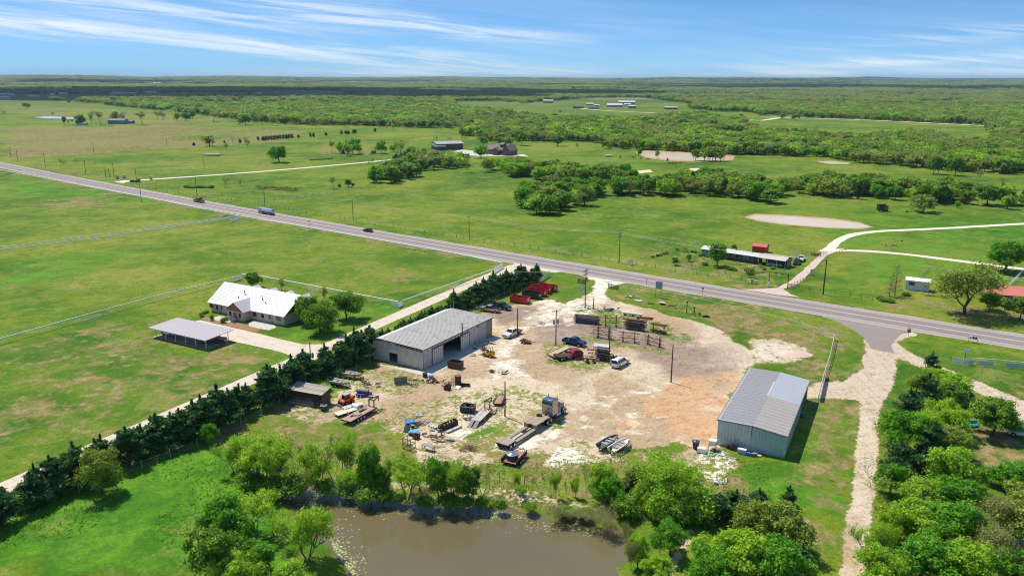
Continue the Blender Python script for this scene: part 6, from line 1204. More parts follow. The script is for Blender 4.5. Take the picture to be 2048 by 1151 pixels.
def ka_lab(a_, c_):
    return {'h8h9': 'the middle verge pole to the right verge pole', 'h9h10': 'the right verge pole to the tall double crossarm pole', 'h10h11': 'the double crossarm pole to the thick paddock pole', 'h7h8': 'the pole by the silver truck to the middle verge pole',
            'y1y3': 'the entrance pole to the two transformer pole', 'y3y4': 'the two transformer pole to the plain pole', 'y1y2': 'the entrance pole to the short service pole', 'h10y1': 'the double crossarm pole across the highway to the entrance pole', 'y8y1': 'the lane pole over the cedars to the entrance pole'}[a_+c_]
for a_, c_ in (('h8', 'h9'), ('h9', 'h10'), ('h10', 'h11'), ('h7', 'h8')): wires(a_, c_, 2, 1.4, WIREB, .022)
wires('y1', 'y3', 2, 1.2); wires('y3', 'y4', 1, 1.8, hz=1.8); wires('y1', 'y2', 1, .9); wires('h10', 'y1', 2, 1.2); wires('y8', 'y1', 2, .8, WIREB)
w = MB(); a_ = Vector((*POLES['y4'][:2], POLES['y4'][2])); c_ = Vector((*G(972, 634, 4.6), 4.6)); last = a_
for k in range(1, 13): t = k/12; p = a_.lerp(c_, t); p.z -= 1.2*4*t*(1-t); w.tube(last, p, .03, n=4, cap=False); last = p
tag(w.build('power_line', WIRE), 'service cable from plain yard pole to the workshop roof corner', 'power line')
# ---------------------------------------------------------------- fences
def fence(name, label, pts, h, step, pr, mat, rails=((0.97, .06),), cat='fence', grp=None, world=False, post='post', wirezs=(), wmat=None, jit=0.0):
    Q = [np.array(p) if world else np.array(G(*p)) for p in pts]; t = thing(name, label, cat, tuple(Q[0]), 0, grp); o_ = Q[0]
    pm_ = MB().tube((0, 0, -.1), (0, 0, h), pr, n=6).mesh(post, mat); rl = MB(); wl_ = MB(); rr_ = random.Random(len(pts)*7+int(h*10)); last = False
    for a_, c_ in zip(Q[:-1], Q[1:]):
        L = np.hypot(*(c_-a_)); n = max(1, round(L/step))
        for k in range(n+1):
            if k == n and c_ is not Q[-1]: continue
            p = a_+(c_-a_)*k/n-o_; po = ob(post, pm_, t, (p[0], p[1], 0)); 
            if jit: po.rotation_euler = (rr_.uniform(-jit, jit), rr_.uniform(-jit, jit), 0); po.scale = (1, 1, rr_.uniform(.85, 1.1))
        for f, w_ in rails: rl.tube((*(a_-o_), h*f), (*(c_-o_), h*f), w_, n=6)
        for z in wirezs: wl_.tube((*(a_-o_), z), (*(c_-o_), z), .012, n=3, cap=False)
    if rails: rl.build('rail', mat, t)
    if wirezs: wl_.build('wire', wmat or WIREB, t)
    return t
WP = WHITEPIPE
fence('pipe_fence', 'long white pipe fence along the near side of the highway', [(-60, 330), (0, 343), (100, 362.5), (200, 382.5), (300, 401), (400, 422), (500, 441), (600, 458), (700, 476), (800, 494), (900, 512), (1003, 533)], 1.45, 4.0, .045, WP, ((.98, .15),), wirezs=(.4, .8, 1.1))
fence('pipe_fence', 'white pipe fence from highway corner down to the lawn corner', [(985, 547), (805, 611)], 1.45, 3.0, .045, WP, ((.98, .13),), wirezs=(.4, .8, 1.1))
fence('pipe_fence', 'white pipe fence behind the white roofed house', [(797, 613), (660, 586.5), (525, 561), (484, 556)], 1.45, 3.0, .045, WP, ((.98, .13),), wirezs=(.4, .8, 1.1))
fence('pipe_fence', 'long white pipe fence running left from behind the house', [(480, 560), (300, 604.5), (150, 646), (0, 689), (-80, 714)], 1.45, 3.2, .045, WP, ((.98, .12),), wirezs=(.4, .8, 1.1))
fence('pipe_fence', 'upper white fence of the close pair across the left field', [(478, 437.5), (300, 462), (150, 482.5), (0, 501.5), (-60, 510)], 1.4, 3.5, .045, WP, ((.98, .13),), wirezs=(.4, .8))
fence('pipe_fence', 'lower white fence of the close pair across the left field', [(462, 441), (300, 466), (150, 487), (0, 506), (-60, 514)], 1.4, 3.5, .045, WP, ((.98, .13),), wirezs=(.4, .8))
def panelfence(label, a, c, h, n, grp=None, name='slat_fence', mat=None, world=False, slats=6):
    A = np.array(a if world else G(*a)); C_ = np.array(c if world else G(*c)); t = thing(name, label, 'fence', tuple(A), math.atan2(C_[1]-A[1], C_[0]-A[0]), grp); L = float(np.hypot(*(C_-A)))
    for k in range(slats): MB().box(0, L, -.02, .02, h*(.08+k*.92/slats), h*(.08+k*.92/slats)+h*.1).build('slat', mat or WP, t)
    for k in range(n+1): MB().beam((L*k/n, .06, 0), (L*k/n, .06, h), .09).build('post', mat or WP, t)
panelfence('white slat panel at the highway corner of the field', (1005, 535), (985, 549), 1.9, 4); panelfence('white slat panel at the left side of the lane mouth', (984, 549), (981, 562), 1.9, 2)
panelfence('white slat panel at the lawn corner of the field fence', (782, 613), (797, 616), 1.5, 3); panelfence('short white slat return at the lawn corner', (797, 616), (805, 611.5), 1.5, 2)
panelfence('white slat panel behind the left end of the house', (468, 563.5), (484, 558), 1.5, 3); panelfence('white slat panel where the paired fences meet', (461, 445), (478, 440), 1.5, 4)
panelfence('white slat panel at the right of the cedar row end', (1078, 566), (1099, 553), 1.7, 5, mat=STEEL_GALV)
panelfence('low white gate in the fence behind the house', (615, 581), (637, 585), .9, 2, slats=2, name='field_gate'); panelfence('low white gate in the lane side fence', (899, 577), (917, 570.5), .9, 2, slats=2, name='field_gate'); panelfence('low white gate in the long left fence', (169, 645), (202, 635), 1.0, 2, slats=2, name='field_gate')
BARB = dict(h=1.3, step=3.6, pr=.06, mat=WOODPOLE, rails=(), wirezs=(.45, .8, 1.15), jit=.04)
fence('wire_fence', 'wood posted wire fence along the far side of the highway', [(285, 374), (350, 384), (420, 395), (500, 405), (560, 415.5), (700, 442), (800, 457), (940, 480), (1060, 497), (1200, 518.5), (1330, 539), (1460, 558), (1528, 571)], **BARB)
fence('wire_fence', 'dark wire fence running up across the meadow from the ditch', [(500, 405), (640, 389), (800, 370), (830, 366)], **{**BARB, 'step': 4.5})
fence('wire_fence', 'wood posted wire fence left of the white drive', [(0, 303), (90, 325), (180, 343), (270, 362)], **{**BARB, 'step': 6})
fence('wire_fence', 'wire fence along the meadow beside the white drive', [(300, 346), (420, 336), (520, 326), (640, 315), (770, 306)], **{**BARB, 'step': 7})
PIPEB = pm('brown_pipe', (.11, .06, .045), .7, .2)
fence('pipe_fence', 'brown pipe fence in front of the right hand paddock', [(1577, 575), (1640, 585), (1700, 594), (1745, 600)], 1.3, 3.4, .05, PIPEB, ((.97, .045), (.55, .035)), wirezs=(.3,))
fence('pipe_fence', 'brown pipe fence curving up beside the pink drive', [(1582, 577), (1612, 560), (1638, 534), (1660, 515), (1690, 503)], 1.3, 2.6, .05, PIPEB, ((.97, .045), (.55, .035)))
fence('pipe_fence', 'brown pipe fence between pink drive and right hand field', [(1597, 508), (1612, 510), (1640, 512), (1652, 509)], 1.3, 1.6, .05, PIPEB, ((.97, .045), (.6, .04), (.3, .04)))
fence('board_fence', 'pale board fence curving behind the small white shed', [(1838, 556), (1850, 545), (1856, 541), (1890, 543), (1920, 552)], 1.3, 2.2, .06, pm('pale_post', (.46, .42, .35), .8), ((.97, .05), (.5, .05)))
fence('pipe_fence', 'white pipe fence behind the red roofed house', [(1990, 560), (2060, 566)], 1.3, 2.4, .05, WP, ((.97, .06), (.5, .05))); fence('pipe_fence', 'white pipe fence slanting up at the right edge', [(2018, 574), (2046, 546)], 1.3, 2.4, .05, WP, ((.97, .07), (.5, .05)))
fence('pipe_fence', 'dark pipe fence around the big green tree', [(1996, 542), (2030, 546), (2060, 549)], 1.3, 1.6, .05, PIPEB, ((.97, .045), (.55, .035)))
# yard perimeter fence
fence('pipe_fence', 'pale pipe fence from the yard entrance along the highway side', [(1236, 576), (1300, 586), (1355, 596), (1400, 607), (1500, 630), (1600, 655), (1668, 680)], 1.45, 3.2, .04, pm('dull_pipe', (.46, .45, .40), .6, var=.1), ((.98, .05),), wirezs=(.3, .7, 1.1))
fence('pipe_fence', 'pale pipe fence down the lane side beside the metal shed', [(1668, 680), (1660, 718), (1645, 765), (1636, 803)], 1.5, 3.0, .05, pm('dull_pipe', (.46, .45, .40), .6, var=.1), ((.98, .07), (.6, .04)), wirezs=(.3, .7, 1.1))
panelfence('long metal gate standing open beside the metal shed', (1651, 755), (1640, 803), 1.5, 4, name='metal_gate', mat=pm('dull_pipe', (.46, .45, .40), .6, var=.1)); panelfence('dark metal gate at the yard entrance', (1216, 576), (1236, 581), 1.6, 3, name='metal_gate', mat=DARKSTEEL, slats=5)
panelfence('dark metal gate left of the entrance pole', (1155, 566), (1170, 569), 1.6, 3, name='metal_gate', mat=DARKSTEEL, slats=5)
panelfence('rail gate leaning by the pink drive posts', (1577, 574), (1592, 577), 1.3, 3, name='metal_gate', mat=STEEL_GALV, slats=5)
panelfence('brown gate closed across the pink drive', (1622, 511), (1641, 513), 1.2, 3, name='metal_gate', mat=PIPEB, slats=5)
panelfence('slanted white slat fence by the basketball hoop', (1904, 728), (1935, 734), 1.9, 3, slats=5)
fc_ = fence('chain_fence', 'white railed wire fence hung with grey sheets on the right lawn', [(1931, 727), (1990, 731), (2060, 738)], 1.5, 3.4, .04, WP, ((.98, .05),), wirezs=(.3, .7, 1.1))
for u, v in ((1937, 730), (1964, 732), (1975, 733), (2018, 736), (2030, 737), (2041, 738)):
    x, y = G(u, v); b_ = MB().box(-.9, .9, -.06, -.02, .35, 1.3).build('sheet', pm('grey_sheet', (.50, .54, .56), .5, var=.08)); b_.location = (x, y-.1, 0); b_.rotation_euler[2] = math.atan2(G(2060, 738)[1]-G(1931, 727)[1], G(2060, 738)[0]-G(1931, 727)[0]); tag(b_, 'grey sheet hung on the white railed wire fence', 'panel', 'grey sheets hung on the wire fence')
panelfence('white paddock frame behind the long grey house left', (1383, 488), (1398, 486), 1.6, 2, slats=2, name='paddock_gate'); panelfence('small white panel by the dark and silver cars', (1584, 508), (1598, 509), 1.7, 2, slats=3, name='paddock_gate'); panelfence('white panel fence beside the carport of the long house', (1573, 527), (1584, 517), 1.4, 3, slats=4)
# windbreak fence line: thin pale posts at the foot of the cedars
fence('wire_fence', 'pale posts of the wire fence at the foot of the cedar row', [(159, 985), (395, 894), (560, 812), (655, 770), (740, 728)], 1.6, 5.0, .05, pm('pale_post', (.46, .42, .35), .8), (), wirezs=(.4, .8, 1.2))
fence('wire_fence', 'pale posts of the wire fence behind the pickups and containers', [(905, 652), (985, 603), (1055, 572)], 1.6, 3.4, .05, pm('pale_post', (.46, .42, .35), .8), (), wirezs=(.4, .8, 1.2))
fence('wire_fence', 'low wire fence between yard and near pond', [(420, 905), (520, 903), (620, 915), (700, 930), (900, 950), (1100, 975), (1200, 985)], 1.1, 4.0, .05, WOODPOLE, (), wirezs=(.4, .9))
# little timber gate, roadside sign, stop sign, gateway
g_ = thing('timber_gate', 'small dark timber gate frame standing above the pond bank', 'gate', G(608, 930), rzaz(100)); zg = HT(608, 930, 905)
for x in (0, 1.2): MB().beam((x, 0, 0), (x, 0, zg), .12).build('post', WOODPOLE, g_)
MB().beam((0, 0, zg-.08), (1.2, 0, zg-.08), .12).build('header', WOODPOLE, g_)
for k in range(4): MB().beam((.25+.23*k, 0, .2), (.25+.23*k, 0, zg*.8), .05).build('bar', WOODPOLE, g_)
gw = thing('gateway_frame', 'dark pole gateway over the mouth of the pink drive', 'gateway', G(1537, 573), 0); q2 = np.array(G(1575, 576))-np.array(G(1537, 573)); gh = HT(1537, 573, 543)
for p in ((0, 0), tuple(q2)): MB().tube((p[0], p[1], 0), (p[0], p[1], gh), .13).build('post', WOODPOLE, gw)
MB().tube((0, 0, gh-.1), (q2[0], q2[1], gh-.5), .11).build('crossbeam', WOODPOLE, gw); MB().box(q2[0]*.5-.35, q2[0]*.5+.35, q2[1]*.5-.05, q2[1]*.5+.05, gh-1.0, gh-.35).build('name_board', LAMPW, gw); MB().box(-.3, .2, -.2, .0, 0, 1.6).build('white_post', LAMPW, gw)
def board(name, label, cat, u, v, w, h, z0, mat, back, az_, legs=2, text=None, tm=None, ts=.4):
    t = thing(name, label, cat, G(u, v), rzaz(az_)); MB().box(-w/2, w/2, -.04, .04, z0, z0+h).build('panel', mat, t)
    for x in ([-w/2+.1, w/2-.1] if legs == 2 else [0]): MB().beam((x, .08, 0), (x, .08, z0+h*.9), .09).build('leg', back, t)
    if text:
        c = bpy.data.curves.new('lettering', 'FONT'); c.body = text; c.size = ts; c.align_x = 'CENTER'; c.align_y = 'CENTER'; c.extrude = .01; to = bpy.data.objects.new('lettering', c); COL.objects.link(to)
        dg = bpy.context.evaluated_depsgraph_get(); mm = bpy.data.meshes.new_from_object(to.evaluated_get(dg)); bpy.data.objects.remove(to); mm.materials.clear(); mm.materials.append(tm or WHITEPIPE)
        o_ = ob('lettering', mm, t, (0, -.055, z0+h/2)); o_.rotation_euler = (PI/2, 0, 0)
    return t
board('billboard', 'tall grey roadside billboard seen from behind at the yard fence', 'billboard', 1317, 595, 1.9, 2.1, 2.6, pm('sign_back', (.34, .36, .40), .5), WOODPOLE, azi(G(1317, 595), G(1400, 600)))
board('roadside_sign', 'small white roadside board by the tall double crossarm pole', 'sign', 1261, 529, 1.4, 1.2, .6, LAMPW, WOODPOLE, 100)
board('roadside_sign', 'small white board on the fence of the pink drive', 'sign', 1623, 551, .9, 1.6, .5, pm('sign_cream', (.62, .60, .52), .6), WOODPOLE, 95)
st = thing('stop_sign', 'red octagonal stop sign at the mouth of the gravel lane', 'stop sign', G(1815.5, 682), rzaz(98)); MB().beam((0, .04, 0), (0, .04, 2.6), .07).build('post', STEEL_GALV, st)
oc_ = [(math.cos(PI/8+k*PI/4)*.46, math.sin(PI/8+k*PI/4)*.46) for k in range(8)]; zc = 2.55
MB().add([(x, -.02, zc+y) for x, y in oc_]+[(x, .0, zc+y) for x, y in oc_], [tuple(range(8)), tuple(range(15, 7, -1))]+[(i, 8+i, 8+(i+1) % 8, (i+1) % 8) for i in range(8)]).build('sign_face', pm('stop_red', (.52, .02, .03), .45, var=.03), st)
MB().add([(x*1.08, .001, zc+y*1.08) for x, y in oc_]+[(x*1.08, .012, zc+y*1.08) for x, y in oc_], [tuple(range(8)), tuple(range(15, 7, -1))]+[(i, 8+i, 8+(i+1) % 8, (i+1) % 8) for i in range(8)]).build('sign_rim', WHITEPIPE, st)
c = bpy.data.curves.new('lettering', 'FONT'); c.body = 'STOP'; c.size = .34; c.align_x = 'CENTER'; c.align_y = 'CENTER'; c.extrude = .004; to = bpy.data.objects.new('lettering', c); COL.objects.link(to)
mm = bpy.data.meshes.new_from_object(to.evaluated_get(bpy.context.evaluated_depsgraph_get())); bpy.data.objects.remove(to); mm.materials.clear(); mm.materials.append(WHITEPIPE); o_ = ob('lettering', mm, st, (0, -.03, zc)); o_.rotation_euler = (PI/2, 0, 0)
MB().box(-.4, .4, -.02, .02, 3.1, 3.3).build('street_name_plate', pm('sign_green', (.03, .18, .08), .5), st)
for u, v, lab in ((40, 345, 'tiny dark marker sign on the near verge at far left'), (157, 368.5, 'small marker sign on the near verge'), (1293, 569, 'short white marker post with cap by the yard entrance'), (619, 456.5, 'thin marker sign on the near verge beside the white fence'), (1405, 588, 'small dark marker on the near verge')):
    t = thing('marker_post', lab, 'marker post', G(u, v)); MB().tube((0, 0, 0), (0, 0, 1.6 if u != 619 else 3.2), .05).build('post', DARKSTEEL, t); MB().box(-.3, .3, -.03, .03, 1.5 if u != 619 else 3.0, 1.9 if u != 619 else 3.25).build('plate', LAMPW if u == 1293 else DARKSTEEL, t)
# basketball hoop
bh = thing('basketball_hoop', 'white basketball backboard on a pole beside the slat fence', 'basketball hoop', G(1928.5, 726), rzaz(120)); MB().tube((0, 0, 0), (0, 0, 2.6), .06).build('pole', DARKSTEEL, bh); MB().box(-.6, .6, -.1, -.04, 2.4, 3.4).build('backboard', LAMPW, bh); MB().ring((0, -.35, 2.6), .2, .23, .03, 'z').build('rim', RED, bh)
# mailboxes on the verge
mbx = thing('mailbox_row', 'three mailboxes on a rail at the near edge of the highway', 'mailboxes', G(1945.5, 685), rzaz(128)); MB().beam((-.9, 0, 0), (-.9, 0, 1), .08).beam((.9, 0, 0), (.9, 0, 1), .08).beam((-1, 0, 1), (1, 0, 1), .1).build('rail', WOODPOLE, mbx)
for k, m2 in enumerate((LAMPW, BLACKP, BLACKP)): MB().box(-.75+k*.55, -.35+k*.55, -.25, .25, 1.06, 1.3).tube((-.55+k*.55, -.25, 1.3), (-.55+k*.55, .25, 1.3), .2, n=10).build('mailbox', m2, mbx)
for u, v in ((303, 359), (250, 357), (236, 357.5)):
    t = thing('gate_pillar', 'pale stone pillar at the mouth of the white drive', 'pillar', G(u-1, v), 0, 'stone pillars at the white drive'); MB().box(-.6, .6, -.6, .6, 0, 1.9).build('shaft', pm('pale_stone', (.45, .42, .36), .9, var=.2), t); MB().box(-.75, .75, -.75, .75, 1.9, 2.1).build('cap', CONC, t)
t = thing('entry_wall', 'low dark stone entry wall beside the pole at the white drive', 'wall', G(260, 364.5), 0); MB().box(0, 5, 0, .6, 0, 1.3).build('wall', pm('dark_stone', (.16, .14, .13), .9, var=.4, scale=1), t); MB().box(4.6, 6, -.2, .8, 0, 2.2).build('pier', pm('dark_stone', (.16, .14, .13), .9, var=.4, scale=1), t)
for u in (212, 219): t = thing('gate_post', 'short thick post of the pair left of the white drive', 'post', G(u, 354), 0, 'short thick posts left of the white drive'); MB().tube((0, 0, 0), (0, 0, 5), .2).build('shaft', WOODPOLE, t); MB().tube((0, 0, 5), (0, 0, 5.1), .24).build('cap', WOODPOLE, t)
# ---------------------------------------------------------------- vehicles
def paintm(name, col, r=.28, metal=.2): return pm('paint_'+name, col, r, metal, var=.05, scale=1.2)
LTR = pm('tail_red', (.4, .01, .01), .3); LTW = pm('head_lamp', (.75, .75, .72), .15)
def wheel(t, x, y, r=.39, w=.26, rim=RIM):
    o_ = MB().tube((0, -w/2, 0), (0, w/2, 0), r, n=16).mesh('tyre', TYRE, bevel=0) if ('w', r, w) not in MC else MC[('w', r, w)]; MC[('w', r, w)] = o_
    h = MC.get(('r', r, w, rim.name)) or MB().tube((0, -w/2-.015, 0), (0, w/2+.015, 0), r*.58, n=12).mesh('rim', rim); MC[('r', r, w, rim.name)] = h
    a_ = ob('wheel', o_, t, (x, y, r)); ob('rim', h, a_)
def wline(rear, front, wb, half, far_left=True):
    """centre and heading from the near-side wheels' feet"""
    A, C_ = np.array(G(*rear)), np.array(G(*front)); d = (C_-A)/np.hypot(*(C_-A)); m_ = (A+C_)/2; n_ = np.array([-d[1], d[0]])
    if n_[1] < 0: n_ = -n_
    return tuple(m_+n_*half), math.atan2(d[1], d[0])
def lower(L, rw, fw, zb, zt, r, x0=None, x1=None, hood=None):
    """side outline with wheel arches"""
    x0 = -L/2 if x0 is None else x0; x1 = L/2 if x1 is None else x1; pts = [(x0, zb+.08)]
    for wx in (rw, fw):
        if x0 < wx-r and wx+r < x1:
            for k in range(7): a_ = PI-k*PI/6; pts.append((wx+math.cos(a_)*r*1.18, max(zb, .02+r+math.sin(a_)*r*1.15) if 0 < k < 6 else zb))
    pts += [(x1, zb+.05), (x1, zt-.18), (x1-.15, zt-.02)] + (hood or []) + [(x0+.03, zt)]
    return pts
def car(kind, label, xy, rz, col, name=None, s=1.0, grp=None, col2=None):
    L, Wd, wb, r = {'pickup': (5.75, 1.96, 3.5, .40), 'flatbed': (5.9, 1.96, 3.6, .40), 'wagon': (5.4, 1.98, 3.2, .39), 'suv': (4.8, 1.9, 2.8, .37), 'sedan': (4.7, 1.82, 2.8, .33)}[kind]
    t = thing(name or {'pickup': 'pickup_truck', 'flatbed': 'flatbed_pickup', 'wagon': 'parked_wagon', 'suv': 'parked_car', 'sedan': 'parked_car'}[kind], label, {'pickup': 'pickup truck', 'flatbed': 'pickup truck', 'sedan': 'car'}.get(kind, 'car'), xy, rz, grp, s=s)
    rw, fw = -wb/2-.15, wb/2; B_ = MB()
    if kind in ('pickup', 'flatbed'):
        zt = 1.12; xb = -.75; B_.prof(lower(L, rw, fw, .42, zt, r, xb, L/2, [(1.2, zt+.07)]), Wd, Wd-.08)
        cabx = [(xb+.02, zt), (xb+.12, 1.80), (.62, 1.83), (1.25, zt+.04)]
    elif kind in ('wagon', 'suv'):
        zt = 1.08 if kind == 'wagon' else .98; B_.prof(lower(L, rw, fw, .38, zt, r, None, None, [(1.25, zt+.06)]), Wd, Wd-.08); hz = 1.85 if kind == 'wagon' else 1.68
        cabx = [(-L/2+.08, zt), (-L/2+.38, hz-.03), (.45, hz), (1.2, zt+.04)]
    else: zt = .88; B_.prof(lower(L, rw, fw, .28, zt, r, None, None, [(1.1, zt+.05)]), Wd, Wd-.08); cabx = [(-1.75, zt), (-1.05, 1.36), (.25, 1.40), (1.15, zt+.03)]; hz = 1.4
    B_.build('body', col, t, bevel=.04)
    MB().prof(cabx, Wd-.16, Wd-.46).build('cabin_glass', GLASSD, t)
    zt_ = max(p[1] for p in cabx); ws = (Wd-.46)/2; wbm = (Wd-.16)/2; (xa, za), (xb_, zb_), (xc, zc_), (xd, zd) = cabx
    MB().box(xb_-.03, xc+.03, -ws-.02, ws+.02, zt_-.03, zt_+.06, .12, .1).build('roof_panel', col, t, bevel=.02)
    n_p = [xa, (xb_+xc)/2] if kind != 'wagon' else [xa, (xb_+xc)/2-.4, (xb_+xc)/2+.35]
    for sg in (-1, 1):
        pil = MB(); pil.beam((xa, sg*wbm, za), (xb_, sg*ws, zt_), .09, .07).beam((xd, sg*wbm, zd), (xc, sg*ws, zt_), .07, .06)
        for q in n_p[1:]: pil.beam((q, sg*wbm, zd), (q, sg*(ws+.01), zt_), .09, .05)
        pil.build('pillar', col, t); MB().box(1.0, 1.15, sg*(Wd/2+.02)-.09, sg*(Wd/2+.02)+.09, zt+.05, zt+.22).build('mirror', BLACKP, t)
        MB().box(L/2-.06, L/2+.012, sg*(Wd/2-.3)-.17, sg*(Wd/2-.3)+.17, zt-.36, zt-.18).build('headlight', LTW, t)
        if kind != 'flatbed': MB().box(-L/2-.012, -L/2+.05, sg*(Wd/2-.13)-.08, sg*(Wd/2-.13)+.08, zt-.4, zt-.08).build('tail_light', LTR, t)
        for wx in (rw, fw): wheel(t, wx, sg*(Wd/2-.12), r)
    MB().box(L/2-.02, L/2+.1, -Wd/2+.08, Wd/2-.08, .42, .62).build('bumper', CHROME, t, bevel=.02); MB().box(-L/2-.1, -L/2+.02, -Wd/2+.08, Wd/2-.08, .45, .62).build('bumper', CHROME, t, bevel=.02)
    MB().box(L/2-.04, L/2+.02, -.5, .5, zt-.38, zt-.15).build('grille', BLACKP, t)
    if kind == 'pickup':
        bd = MB(); bd.prof(lower(L, rw, fw, .46, zt, r, -L/2, -.78), .09) if False else None
        for sg in (-1, 1):
            sd = MB(); pts = lower(L, rw, 99, .46, zt, r, -L/2, -.78); n0 = len(pts); y0, y1 = sg*(Wd/2-.04), sg*(Wd/2-.16)
            sd.add([(x, y0, z) for x, z in pts]+[(x, y1, z) for x, z in pts], [tuple(range(n0)), tuple(range(2*n0-1, n0-1, -1))]+[(i, n0+i, n0+(i+1) % n0, (i+1) % n0) for i in range(n0)]); sd.build('bed_side', col, t)
        MB().box(-L/2, -.78, -Wd/2+.16, Wd/2-.16, .62, .70).build('bed_floor', BLACKP, t); MB().box(-L/2, -L/2+.07, -Wd/2+.16, Wd/2-.16, .5, zt-.01).build('tailgate', col, t)
    if kind == 'flatbed':
        MB().box(-L/2-.1, -.85, -1.08, 1.08, .86, .98).build('bed', RUST, t); MB().beam((-.85, -1.0, .98), (-.85, -1.0, 1.75), .08).beam((-.85, 1.0, .98), (-.85, 1.0, 1.75), .08).beam((-.85, -1.0, 1.75), (-.85, 1.0, 1.75), .08).build('headache_rack', RUST, t)
        MB().box(-L/2, -.8, -.4, .4, .5, .8).build('frame', DARKSTEEL, t)
    if kind == 'wagon':
        for sg in (-1, 1): MB().beam((-2.0, sg*.6, zt_+.1), (.2, sg*.6, zt_+.1), .05).build('roof_rack', BLACKP, t)
    return t
SILV = paintm('silver', (.46, .45, .47), .25, .6); NAVY = paintm('navy', (.015, .045, .13)); WHI = paintm('white', (.78, .78, .78)); DGREEN = paintm('dark_blue_green', (.012, .05, .085)); BLKP = paintm('black', (.02, .022, .025)); ORG = pm('paint_orange', (.62, .10, .02), .45, var=.1); BRNP = paintm('brown_red', (.20, .06, .03)); LBLUE = paintm('pale_blue', (.42, .50, .58))
def carw(kind, label, rear, front, col, **k): half = .9; xy, rz = wline(rear, front, 3.5, half); return car(kind, label, xy, rz, col, **k)
carw('pickup', 'shiny navy blue crew pickup parked left of the thin rack pole', (1132, 688), (1157, 693.5), NAVY)
carw('pickup', 'silver extended cab pickup behind the grey workshop', (989, 626), (965.5, 622.8), SILV); carw('pickup', 'dark blue green pickup parked close to the cedar row', (988, 616), (1010, 621), DGREEN)
car('flatbed', 'white flatbed pickup with rusty bed beside the plain yard pole', G(1024, 671), math.atan2(*(np.array(G(1010, 678))-np.array(G(1042, 664)))[::-1]), WHI)
car('wagon', 'big white wagon with dark windows parked by the scrap racks', G(1240, 730), rzaz(37), WHI)
car('suv', 'white car under the left end of the lavender carport', G(340, 669), rzaz(120), WHI); car('pickup', 'dark brown and blue pickup under the right end of the lavender carport', G(428, 684), rzaz(95), BRNP)
car('sedan', 'silver car in front of the tan carport across the highway', G(1549, 532), rzaz(108), LBLUE); car('suv', 'dark car parked on the pink drive', G(1593, 527.5), rzaz(205), BLKP); car('pickup', 'white pickup parked behind the dark car on the pink drive', G(1602, 521), rzaz(205), WHI)
car('suv', 'white car half cut by the right edge of the lawn', G(2044, 871), rzaz(110), WHI)
car('flatbed', 'orange truck driving far off on the left of the highway', tuple(hwy((np.array(G(408, 403))-o0)@dirv, 2.0)), math.atan2(*(-dirv)[::-1])+0, ORG, s=1.25)
car('sedan', 'black car driving on the middle of the highway', tuple(hwy((np.array(G(738, 463))-o0)@dirv, 2.0)), math.atan2(*(-dirv)[::-1]), BLKP)
def boxtruck(label, xy, rz, col, L=9):
    t = thing('highway_truck', label, 'truck', xy, rz); MB().prof([(L/2-2.0, .6), (L/2, .6), (L/2, 1.5), (L/2-.3, 2.5), (L/2-2.0, 2.6)], 2.3).build('cab', col, t, bevel=.05); MB().box(L/2-.35, L/2-.1, -1.0, 1.0, 1.55, 2.3).build('windscreen', GLASSD, t)
    MB().tube((-L/2, 0, 1.75), (L/2-2.3, 0, 1.75), 1.05, n=16).build('tank', pm('tank_blue_silver', (.45, .52, .60), .25, .5), t); MB().box(-L/2, L/2-2.1, -.9, .9, .6, .8).build('frame', DARKSTEEL, t)
    for x in (-L/2+.8, -L/2+1.9, L/2-1.0):
        for y in (-1.05, 1.05): wheel(t, x, y, .48, .3)
    return t
boxtruck('silver blue tanker truck driving on the left part of the highway', tuple(hwy((np.array(G(533, 428))-o0)@dirv, 2.1)), math.atan2(*(-dirv)[::-1]), LBLUE, 10)
# ---- semi tractor with its trailer
S0, S1 = np.array(G(1016, 902.5)), np.array(G(1134, 825)); sd_ = (S1-S0)/np.hypot(*(S1-S0)); sL = float(np.hypot(*(S1-S0))); sr = math.atan2(sd_[1], sd_[0]); TD = pm('trailer_deck_wood', (.34, .27, .205), .85, var=.25, scale=2, rand=.35)
tx = sL-6.6; tr = thing('lowboy_trailer', 'long empty lowboy trailer with plank deck behind the semi tractor', 'trailer', tuple(S0), sr); W2 = 2.6
x_n0, x_n1, x_b0 = tx-3.9, tx+.6, 2.6   # neck deck, low deck start
for k in range(8): MB().box(x_n0, x_n1, .02+k*W2/8, .02+(k+1)*W2/8-.03, 1.32, 1.40).build('deck_plank', TD, tr)
for k in range(3): MB().box(x_b0, x_n0-.2, .03+k*.24, .03+(k+1)*.24-.03, .62, .69).build('deck_plank', TD, tr); MB().box(x_b0, x_n0-.2, W2-.03-(k+1)*.24+.03, W2-.03-k*.24, .62, .69).build('deck_plank', TD, tr)
MB().box(x_b0, x_n0-2.6, 1.05, 1.55, .60, .66).build('deck_plank', pm('pale_plank', (.52, .46, .36), .8), tr)
for k in range(6): MB().box(x_n0-.5-k*.42, x_n0-.36-k*.42, .9, 1.75, .60, .66).build('cross_member', DARKSTEEL, tr)
for k in range(7): MB().box(0, x_b0-.05, .03+k*W2/7, .03+(k+1)*W2/7-.03, 1.02, 1.10).build('deck_plank', TD, tr)
MB().box(x_b0, x_n0, 0, .14, .38, .64).box(x_b0, x_n0, W2-.14, W2, .38, .64).box(x_b0, x_n0, .75, .9, .40, .61).box(x_b0, x_n0, 1.7, 1.85, .40, .61).build('frame', DARKSTEEL, tr)
